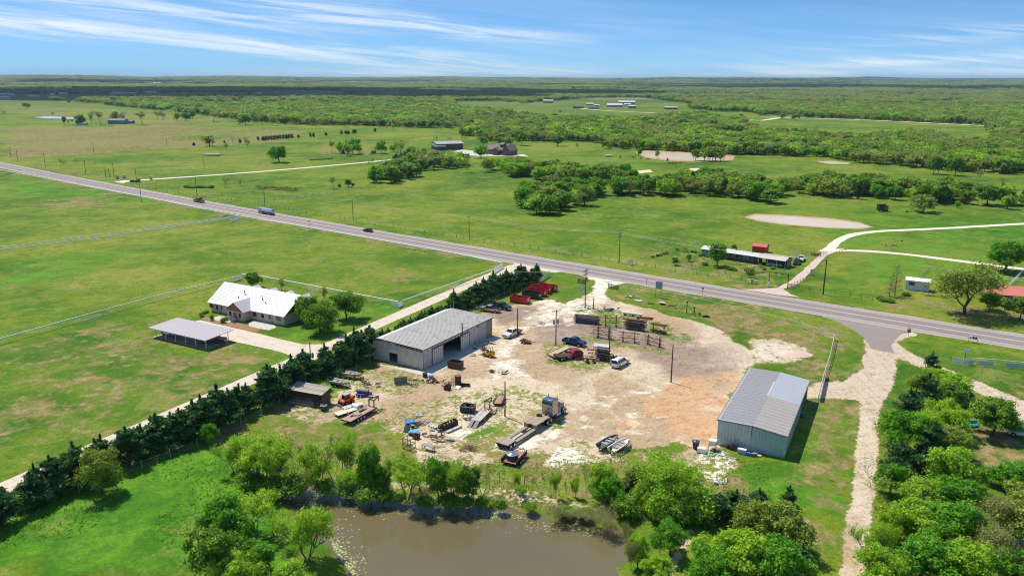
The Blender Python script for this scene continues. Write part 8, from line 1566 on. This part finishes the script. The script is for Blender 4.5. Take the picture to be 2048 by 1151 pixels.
t = thing('drum', 'dark round drum beside the open lumber shed', 'drum', G(648, 820), 0); MB().tube((0, 0, 0), (0, 0, 1.0), .62, n=16).build('shell', pm('drum_dark', (.07, .065, .06), .7), t); MB().ring((0, 0, 1.0), .45, .66, .1, 'z').build('rim', GREY, t)
xy, rz = yrot(630, 793, 112); opentop('rusty_dumpster', 'brown open dumpster behind the open lumber shed', 'dumpster', xy, rz, 2.4, 1.7, 1.2, RUSTD, INK, .1, 3)
t = thing('white_tank', 'long white cylindrical tank behind the gooseneck trailer', 'tank', G(706, 817), rzaz(125)); MB().tube((0, 0, .75), (1.6, 0, .75), .42, n=18).build('shell', pm('tank_white', (.80, .76, .68), .4), t, smooth=False); MB().box(.2, 1.4, -.3, .3, 0, .4).build('saddle', GREY, t)
for (u, v, L_, W_, lab) in ((676, 836, 4.2, 1.8, 'weathered white trailer bed left of the gooseneck trailer'), (692, 824, 4.0, 1.6, 'pale plank bed between loader and gooseneck trailer')):
    t = thing('plank_bed', lab, 'trailer bed', G(u, v), rzaz(48))
    for k in range(6): MB().box(0, L_, k*W_/6, (k+1)*W_/6-.03, .5, .57).build('plank', pm('whitish_plank', (.60, .55, .45), .8, var=.2, rand=.3), t)
    MB().box(.1, L_-.1, .2, W_-.2, .3, .49).build('frame', GREY, t)
    for y in (.1, W_-.1): wheel(t, L_*.5, y, .3, .2)
t = thing('blue_trailer', 'small bright blue trailer carrying a grey tank', 'trailer', G(711, 793), rzaz(105)); BLT = pm('blue_trailer', (.02, .05, .35), .5)
MB().box(0, 1.9, 0, 1.5, .4, .6).build('bed', BLT, t); MB().beam((1.9, .3, .45), (3.6, .75, .45), .08).beam((1.9, 1.2, .45), (3.6, .75, .45), .08).build('tongue', BLT, t); MB().tube((-.1, .9, 1.0), (2.4, .9, 1.0), .38, n=16).build('tank', pm('tank_grey_brown', (.22, .18, .16), .7), t); MB().box(2.0, 3.0, .4, 1.2, .5, .9).build('pump', DARKSTEEL, t)
for x in (.5, 1.2):
    for y in (-.12, 1.6): wheel(t, x, y, .3, .2)
# racks ------------------------------------------------------------------
def rack(label, a, c, vt, xbrace=True, levels=5, mat=RUSTD, over=1.0, heavy=False, seed=1, load=0):
    A, C_ = np.array(G(*a)), np.array(G(*c)); d = C_-A; S = float(np.hypot(*d)); rz = math.atan2(d[1], d[0]); H = HT(*a, vt); t = thing('pipe_rack', label, 'pipe rack', tuple(A), rz); q = random.Random(seed)
    for x in (0, S): MB().beam((x, 0, 0), (x, 0, H), .17).build('post', mat, t); MB().beam((x, -.7, .08), (x, .7, .08), .14).build('foot', mat, t)
    if xbrace: MB().beam((0, .02, .4), (S, .02, H-.2), .06).beam((0, -.02, H-.2), (S, -.02, .4), .06).build('brace', mat, t)
    for k in range(levels):
        z = .35+(H-.6)*k/max(1, levels-1)
        for x in (0, S): MB().beam((x, -.75, z), (x, .75, z), .08).build('arm', mat, t)
        for j in range(load and 5 or 1+k % 2):
            y = -.6+.3*j*(1 if load else 1.6); x0 = -over*q.uniform(.5, 1.3); x1 = S+over*q.uniform(.5, 1.3); MB().tube((x0, y, z+.08), (x1, y+q.uniform(-.05, .05), z+.08), .05 if not heavy else .08, n=6).build('stored_pipe', [mat, RUSTD, RUST, GREY][q.randrange(4) if load else q.randrange(2)], t)
    return t
rack('densely loaded rack of brown pipes at the left end of the back row', (1153, 644), (1194, 648), 628, False, 4, RUSTD, .6, True, 1, 1)
rack('tall crossed rack second in the back row', (1211, 651.4), (1232, 653), 628.6, True, 5, RUSTD, 1.6, False, 2)
rack('rack carrying red beams third in the back row', (1258, 657.3), (1281, 660.3), 637, True, 5, RUSTD, 1.3, True, 3, 1)
rack('two post rack at the right end of the back row', (1306, 663), (1327.6, 667.5), 645.5, True, 2, RUSTD, .8, True, 4, 1)
rack('tall crossed rack at the left end of the front row', (1196, 673.4), (1217.5, 676.4), 652, True, 6, RUSTD, 1.7, False, 5)
rack('rust red crossed rack in the middle of the front row', (1245.5, 682), (1269, 684.4), 661.7, True, 4, RUST, 1.4, False, 6)
rack('crossed rack at the right end of the front row', (1295.5, 688), (1319, 694), 668, True, 5, RUSTD, 1.5, False, 7)
t = rack('rack loaded with dark steel left of the thin pole', (1196, 718), (1211, 720.5), 693, False, 5, RUSTD, .8, True, 8, 1)
t = thing('sheet_stand', 'pale grey metal sheets laid as a roof over the scrap rack', 'sheets', G(1186, 712), rzaz(112)); zs = 2.5
for x in (0, 3.2):
    for y in (0, 1.6): MB().beam((x, y, 0), (x, y, zs), .09).build('post', RUSTD, t)
for k in range(4): MB().box(-.2+k*.95, .72+k*.95, -.3, 1.9, zs+.02*k, zs+.05+.02*k).build('sheet', pm('pale_sheet', (.60, .60, .60), .4, .3, var=.08), t)
t = thing('white_pipe', 'long white pipe lying on blocks behind the racks', 'pipe', G(1246, 629), rzaz(azi(G(1246, 629), G(1284, 634)))); LL = dist(G(1246, 629), G(1284, 634)); MB().tube((0, 0, .6), (LL, 0, .6), .32, n=14).build('shell', GWH, t)
for x in (.4, LL*.5, LL-.5): MB().box(x, x+.3, -.5, .5, 0, .3).build('block', DARKSTEEL, t)
t = thing('red_beam', 'long red painted steel beam behind the racks', 'beam', G(1273, 638), rzaz(azi(G(1273, 638), G(1296, 639.5)))); MB().box(0, 4.2, -.15, .15, .25, .75).build('beam', pm('beam_red', (.30, .045, .03), .7, var=.2), t); MB().box(.3, .6, -.4, .4, 0, .24).build('block', DARKSTEEL, t)
# old red truck bed with timber ramps
t = thing('red_truck', 'old dark red truck carcass behind timber ramps', 'truck', G(1142, 716), rzaz(70)); DRED = pm('dark_red', (.22, .02, .03), .5, var=.15)
MB().prof([(0, .5), (2.6, .5), (2.6, 1.4), (1.9, 2.0), (.5, 2.1), (0, 1.5)], 1.9).build('cab', DRED, t, bevel=.04); MB().box(.4, 1.8, -.97, .97, 1.45, 1.9).build('cabin_glass', GLASSD, t); MB().box(-3.6, -.1, -1.1, 1.1, .8, 1.0).build('bed', RUSTD, t)
for x in (-2.6, 1.9):
    for y in (-.85, .85): wheel(t, x, y, .42, .28)
t = thing('timber_ramps', 'pair of long pale timber ramps leaning on the scrap', 'ramps', G(1104, 716), rzaz(62))
for k in range(3): MB().sheet([(0, .1+k*.62, .5), (4.8, .1+k*.62, 1.7), (4.8, .66+k*.62, 1.7), (0, .66+k*.62, .5)], .1).build('ramp_board', TAN3, t)
MB().beam((0, 0, .45), (4.8, 0, 1.6), .16).beam((0, 2.0, .45), (4.8, 2.0, 1.6), .16).beam((4.7, 0, 0), (4.7, 0, 1.6), .14).beam((4.7, 2, 0), (4.7, 2, 1.6), .14).beam((.1, 0, 0), (.1, 0, .5), .14).beam((.1, 2, 0), (.1, 2, .5), .14).build('frame', RUSTD, t)
t = thing('rusty_trailer', 'small rusty trailer frame below the white flatbed pickup', 'trailer', G(1038, 686), rzaz(110)); MB().box(0, 2.6, 0, 1.5, .45, .58).build('bed', RUST, t); MB().beam((2.6, .3, .45), (4.0, .75, .45), .08).beam((2.6, 1.2, .45), (4.0, .75, .45), .08).build('tongue', RUST, t)
for y in (-.1, 1.6): wheel(t, 1.2, y, .33, .22)
junk_pieces(t, 6, 2, 1, .6, [RUST, RUSTD], 61, .3)
# tripods and stands on the verge
def tripod(label, u, v, vt, mat, spread=1.3):
    H = HT(u, v, vt); t = thing('tripod_stand', label, 'tripod', G(u, v), .4); MB().beam((0, 0, 0), (0, 0, H), .14).build('mast', mat, t)
    for k in range(3): a_ = k*2.1; MB().beam((math.cos(a_)*spread, math.sin(a_)*spread, 0), (0, 0, H*.75), .08).build('leg', mat, t)
    MB().box(-.2, .2, -.15, .15, H-.35, H).build('head', mat, t)
tripod('tall dark tripod hoist on the verge inside the yard fence', 1373, 626, 603, DARKSTEEL, 2.2); tripod('low black cone shaped stand on the verge', 1388, 631, 614, BLACKP, .6); tripod('small black stand right of the cone shaped one', 1399, 631, 625, BLACKP, .5)
t = thing('black_blower', 'low black machine lying right of the small stand', 'machine', G(1405, 634), rzaz(110)); MB().box(0, 1.8, 0, .6, 0, .35).build('base', BLACKP, t); MB().tube((.4, .3, .35), (1.4, .3, .5), .18, n=10).build('drum', DARKSTEEL, t)
t = thing('white_bin', 'white topped dark tub on the verge grass', 'tub', G(1319, 609), rzaz(110)); MB().box(0, 1.3, 0, .9, .1, .55, .1, .1).build('tub', BLACKP, t); MB().box(-.05, 1.35, -.05, .95, .55, .62).build('lid', GWH, t)
t = thing('grey_sheet', 'pale grey sheet lying on the verge grass', 'sheet', G(1268, 602), rzaz(115)); MB().box(0, 2.2, 0, 1.4, .12, .18).build('sheet', pm('pale_sheet', (.60, .60, .60), .4, .3), t); MB().box(.2, 2.0, .2, 1.2, 0, .11).build('pallet', PLANKD, t)
t = thing('bench_frame', 'open timber frame bench on the roadside grass before the long house', 'bench', G(1491, 566), rzaz(azi(G(1491, 566), G(1513, 568)))); MB().box(0, 3.4, 0, .7, 1.25, 1.35).build('top', pm('grey_top', (.36, .36, .30), .7), t); MB().box(1.8, 3.3, .1, .6, .4, .5).build('shelf', PLANKD, t)
for x in (.05, 1.7, 3.35): MB().beam((x, .35, 0), (x, .35, 1.25), .12).build('post', PLANKD, t)
t = thing('hay_bales', 'row of white wrapped bales lying in the left meadow', 'bales', G(410, 311.5), 0)
for k in range(8): MB().tube((k*1.55, 0, .8), (k*1.55+1.4, 0, .8), .8, n=12).build('bale', pm('bale_wrap', (.55, .54, .50), .7, rand=.2), t)
t = thing('white_feeder', 'white trough standing on the meadow before the ranch house', 'trough', G(1210, 313.5), 0); MB().tube((0, 0, .8), (6, 0, .8), .8, n=10).build('shell', GWH, t); MB().box(.5, 5.5, -.4, .4, 0, .3).build('base', GREY, t)
t = thing('dark_box_trailer', 'dark boxy machine on the right field', 'machine', G(1757, 423), .1); MB().box(0, 3.6, 0, 2, .5, 3.4).build('box', pm('dark_green_box', (.02, .04, .03), .6), t); MB().box(.6, 3.0, -.08, 0, 1.6, 2.6).build('window', GLASSD, t)
for x in (.7, 2.9): wheel(t, x, 0, .5, .3)
t = thing('orange_hopper', 'orange red hopper next to the dark boxy machine', 'machine', G(1771, 422.5), .1); MB().tube((0, 0, .6), (0, 0, 3.0), 1.1, n=14).build('hopper', pm('hopper_orange', (.45, .09, .03), .6), t); MB().box(-1.1, 1.1, -.6, .6, 0, .6).build('base', DARKSTEEL, t)
t = thing('gravel_heap', 'pale pink gravel heap on the grass behind the metal shed', 'gravel heap', G(1590, 708), 0); V = []; rg = np.random.default_rng(5); nr, na = 7, 20
for i in range(nr):
    for j in range(na): r_ = 3.3*i/(nr-1); a_ = 2*PI*j/na; V.append((r_*math.cos(a_)*1.2, r_*math.sin(a_)*.75, max(0, .75*(1-(i/(nr-1))**1.6)+rg.normal(0, .05))-.03*(i == nr-1)))
Fq = [(i*na+j, i*na+(j+1) % na, (i+1)*na+(j+1) % na, (i+1)*na+j) for i in range(nr-1) for j in range(na)]; hm_ = npmesh('heap', V, Fq, pm('pink_heap', (.60, .45, .35), .95, var=.12, scale=1.5, bump=.5), smooth=True); ob('heap', hm_, t)
t = thing('brush_pile', 'round heap of dry reddish brush above the pond bank', 'brush pile', G(937, 898), 0); q = random.Random(8)
for k in range(60): a_ = q.uniform(0, 2*PI); r_ = q.uniform(0, 1.9); x, y = math.cos(a_)*r_, math.sin(a_)*r_*.8; MB().beam((x, y, q.uniform(0, .25)), (x*.6+q.uniform(-.9, .9), y*.6+q.uniform(-.9, .9), q.uniform(.5, 1.25)*(1-r_/3)), .06).build('stick', pm('stick_brown', (.30, .20, .13), .9, rand=.6), t)
# along the metal shed
t = thing('trash_bin', 'tall black bin with a dark blue lid by the corner of the metal shed', 'bin', G(1391, 897), 0); MB().tube((0, 0, 0), (0, 0, 1.35), .42, .58, n=20).build('body', pm('bin_black', (.03, .035, .045), .5), t); MB().tube((0, 0, 1.35), (0, 0, 1.45), .68, .62, n=20).tube((0, 0, 1.45), (0, 0, 1.62), .45, .12, n=16).build('lid', pm('bin_lid_blue', (.03, .06, .16), .4), t)
t = thing('white_tub', 'white square tub on the ground right of the black bin', 'tub', G(1393, 905), rzaz(110)); MB().box(0, 1.55, 0, .9, .12, .85, .05, .05).build('tub', LAMPW, t, bevel=.04)
for x in (.2, .7, 1.2): MB().box(x, x+.15, -.01, .1, 0, .13).build('foot', LAMPW, t)
t = thing('ibc_tank', 'white cube tank raised on a dark stand at the shed corner', 'tank', G(1416, 899), rzaz(118)); MB().box(0, 1.25, 0, 1.1, .85, 1.75).build('tank', LAMPW, t, bevel=.05)
for x in (.04, 1.2):
    for y in (.05, 1.05): MB().beam((x, y, 0), (x, y, .85), .06).build('leg', DARKSTEEL, t)
pile('red orange machine under the raised white tank', 1418, 903, 115, 1.3, .5, 7, [pm('tiller_red', (.45, .06, .02), .5), DARKSTEEL], 70, .3, 'garden_tiller', 'machine')
t = thing('coiled_hose', 'pale green hose coiled on the ground', 'hose', G(1421, 909), 0)
for k in range(4): MB().ring((q.uniform(-.15, .15), q.uniform(-.15, .15), .06+.06*k), .62-.07*k, .70-.07*k, .06, 'z', 20).build('coil', pm('hose_green', (.20, .55, .36), .5), t)
t = thing('hose_pipe', 'straight pale green pipe lying right of the coiled hose', 'pipe', G(1430, 907.5), rzaz(122)); MB().tube((0, 0, .1), (3.6, 0, .1), .09, n=8).build('pipe', pm('pipe_pale_green', (.38, .55, .42), .5), t); MB().tube((3.6, 0, .1), (3.9, 0, .1), .12, n=8).build('coupling', DARKSTEEL, t)
t = thing('wood_pallet', 'brown timber pallet leaning on the metal shed wall', 'pallet', G(1461, 899), rzaz(119))
for k in range(7): MB().sheet([(0, -.1+.0, .02+k*.2), (1.2, -.1, .02+k*.2), (1.2, .0, .19+k*.2), (0, .0, .19+k*.2)], .04).build('board', PLANKD, t)
for x in (.05, .6, 1.1): MB().beam((x, -.02, .0), (x, .08, 1.4), .08).build('stringer', PLANKD, t)
t = thing('white_cabinet', 'white metal cabinet lying against the metal shed wall', 'cabinet', G(1474, 906), rzaz(119)); MB().box(0, 1.4, 0, .7, .1, .85).build('case', pm('cabinet_white', (.66, .69, .74), .4), t, bevel=.02); MB().box(.1, 1.3, -.03, .0, .2, .75).build('door', pm('cabinet_blue', (.3, .42, .62), .4), t)
t = thing('glass_crate', 'blue grey window frame stack right of the white cabinet', 'frames', G(1491, 910), rzaz(119))
for k in range(3): MB().box(0, 1.3, .12*k, .12*k+.06, .05, .55).build('frame', [BLU, GREY, LAMPW][k], t)
t = thing('small_grill', 'dark blue cart standing in the shade of the metal shed', 'cart', G(1606, 836), rzaz(30)); MB().box(0, .9, 0, .6, .4, .8, .08, .08).build('box', pm('cart_blue', (.05, .12, .16), .4), t)
for x in (.1, .8): MB().beam((x, .1, 0), (x, .1, .4), .06).beam((x, .5, 0), (x, .5, .4), .06).build('leg', DARKSTEEL, t)
t = thing('teal_cart', 'bright teal seat in the shade under the right hand trees', 'seat', G(1942, 855), 0); MB().box(0, 1.4, 0, .9, .3, .5, .1, .1).build('seat', pm('bright_teal', (.02, .42, .48), .4), t); MB().box(0, 1.4, .8, .9, .5, 1.1).build('backrest', pm('bright_teal', (.02, .42, .48), .4), t)
# lily pads: nobody could count them
def pads(label, spots, seed):
    rs_ = np.random.default_rng(seed); V = []; Fq = []
    for (u, v, su, sv, n) in spots:
        for _ in range(n):
            x, y = G(u+rs_.normal(0, su), v+rs_.normal(0, sv), PW); 
            if sdist(np.array([[x, y]]), pw)[0] < .9: continue
            r_ = rs_.uniform(.04, .13); k0 = len(V); a0 = rs_.uniform(0, 6)
            for j in range(6): V.append((x+math.cos(a0+j*PI/3)*r_, y+math.sin(a0+j*PI/3)*r_*rs_.uniform(.7, 1), PW+.012+rs_.uniform(0, .01)))
            Fq.append((k0, k0+1, k0+2, k0+3)); Fq.append((k0, k0+3, k0+4, k0+5))
    m_ = npmesh('lily_pads', V, Fq, pm('pad_yellow_green', (.38, .43, .15), .6, var=.2)); tag(ob('lily_pads', m_), label, kind='stuff')
pads('pale lily pads floating along the edges of the near pond', [(650, 990, 34, 4, 420), (690, 992, 30, 5, 260), (600, 1000, 20, 8, 120), (800, 1012, 60, 5, 160), (900, 1022, 60, 6, 170), (1000, 1030, 50, 5, 220), (1120, 1052, 60, 8, 190), (1200, 1062, 30, 6, 90), (650, 1060, 22, 16, 160), (675, 1115, 12, 22, 520), (690, 1140, 14, 16, 420), (720, 1120, 10, 18, 36), (850, 1030, 60, 6, 70)], 4)
# small weeds and tufts in the rough grass near the yard
def tufts():
    rs_ = np.random.default_rng(9); Cs = []
    for (x0, x1, y0, y1, n) in ((-70, 40, 92, 118, 7000),):
        p = np.stack([rs_.uniform(x0, x1, n), rs_.uniform(y0, y1, n)], 1); keep = sdist(p, pw) < -.3
        keep &= vnoise(p, 9, 61) > .42; Cs.append(p[keep])
    p = np.vstack(Cs); uu_, vv2 = PX(p[:, 0], p[:, 1], 0*p[:, 0]); k = ~((uu_ > 1040) & (uu_ < 1440) & (vv2 < 890)) & ~inpoly(uu_, vv2, LANE); p = p[k]
    C = np.repeat(np.column_stack([p, 0*p[:, 0]+.1]), 3, 0)+rs_.normal(0, .16, (len(p)*3, 3))*np.array([1, 1, .3]); C[:, 2] = np.abs(C[:, 2])
    V, Fq = leafquads(C, rs_.normal(0, 1, C.shape)+np.array([0, 0, .3]), .17, rs_, 1.8, .5)
    m_ = npmesh('weed_tufts', V, Fq, leaf_mat('weed', [(0, (.11, .22, .015)), (.5, (.20, .32, .03)), (1, (.33, .40, .07))], clump=.7)); tag(ob('weed_tufts', m_), 'rough grass tufts and weeds around pond and yard', kind='stuff')
tufts()

for lab, u, v, az_, L_, W_, n_, ms, sd in (('dark scrap heap between the boats and the blue trailer', 722, 774, 100, 3.0, 1.6, 16, [RUSTD, DARKSTEEL, TAN3], 81), ('rusty bars strewn below the trestle machinery', 1160, 722, 100, 4.0, 1.6, 18, [RUSTD, DARKSTEEL, GREY, ORG], 82), ('scattered tins by the rust brown tank', 880, 772, 100, 2.4, 1.2, 8, [RUST, GREY], 83),
    ('grey and rusty odds and ends below the black dumpster', 925, 842, 100, 2.4, 1.0, 10, [GWH, RUSTD, GREY], 84), ('iron bars behind the standing tool board', 800, 762, 100, 2.6, 1.2, 8, [GREY, TAN3], 85), ('timber offcuts in front of the open lumber shed', 606, 812, 112, 4.5, 1.0, 14, [PLANKD, GREY, TAN3], 86), ('dark clutter under the loaded rack', 1200, 716, 100, 3.6, 1.6, 18, [DARKSTEEL, RUSTD, GREY], 87),
    ('posts and rails leaning over the timber ramps', 1118, 708, 75, 4.5, 2.2, 22, [DARKSTEEL, RUSTD, GREY, GWH], 88)):
    pile(lab, u, v, az_, L_, W_, n_, ms, sd, .6)
# ---------------------------------------------------------------- fair weather clouds high outside the picture; they throw the shade on the far country
CLM, b, pb, _o = base_mat('cloud_white'); pb.inputs['Base Color'].default_value = (.85, .86, .88, 1); pb.inputs['Roughness'].default_value = 1
def cloud(su, sv, rx, ry, h, seed, label):
    X0, Y0 = G(su, sv); X0 += SUNV.x/SUNV.z*h; Y0 += SUNV.y/SUNV.z*h; q = np.random.default_rng(seed); V = []; Fq = []
    for k in range(26):
        a_ = q.uniform(0, 2*PI); f = math.sqrt(q.random()); cx, cy = X0+rx*f*math.cos(a_), Y0+ry*f*math.sin(a_); r_ = q.uniform(.22, .42)*min(rx, ry)*(1.25-.6*f)+min(rx, ry)*.06; k0 = len(V); nu, nv = 14, 8
        for j in range(nv+1):
            for i in range(nu):
                t_, p_ = 2*PI*i/nu, PI*j/nv; w_ = 1+.10*math.sin(3*t_+k)*math.sin(4*p_); V.append((cx+r_*1.5*w_*math.sin(p_)*math.cos(t_), cy+r_*w_*math.sin(p_)*math.sin(t_), h+max(-.08*r_, r_*.6*w_*math.cos(p_))))
        for j in range(nv):
            for i in range(nu): Fq.append((k0+j*nu+i, k0+j*nu+(i+1) % nu, k0+(j+1)*nu+(i+1) % nu, k0+(j+1)*nu+i))
    tag(ob('cloud', npmesh('cloud', V, Fq, CLM, smooth=True)), label, kind='stuff')
cloud(330, 185.5, 1900, 1050, 1500, 1, 'white fair weather cloud high above the far left country'); cloud(720, 184, 900, 600, 1400, 2, 'white cloud high above the far wood left of centre')
cloud(1780, 178, 1900, 700, 1500, 3, 'white cloud high above the far right woods'); cloud(1420, 174, 1300, 600, 1600, 4, 'white cloud high above the distant centre right'); cloud(80, 168, 2600, 1000, 1700, 5, 'broad cloud above the left horizon'); cloud(1960, 167, 2800, 1300, 1700, 6, 'broad cloud above the right horizon')
# ---------------------------------------------------------------- thin haze over the country
hz = bpy.data.materials.new('haze'); hz.use_nodes = True; n_ = hz.node_tree; n_.nodes.clear(); ho = n_.nodes.new('ShaderNodeOutputMaterial'); hv = n_.nodes.new('ShaderNodeVolumePrincipled')
hv.inputs['Color'].default_value = (.58, .78, 1.0, 1); hv.inputs['Density'].default_value = .000042; hv.inputs['Anisotropy'].default_value = .2; n_.links.new(hv.outputs[0], ho.inputs['Volume'])
tag(MB().box(-30000, 30000, -400, 34000, -6, 150).build('haze', hz), 'thin pale blue haze over the whole country', kind='stuff')
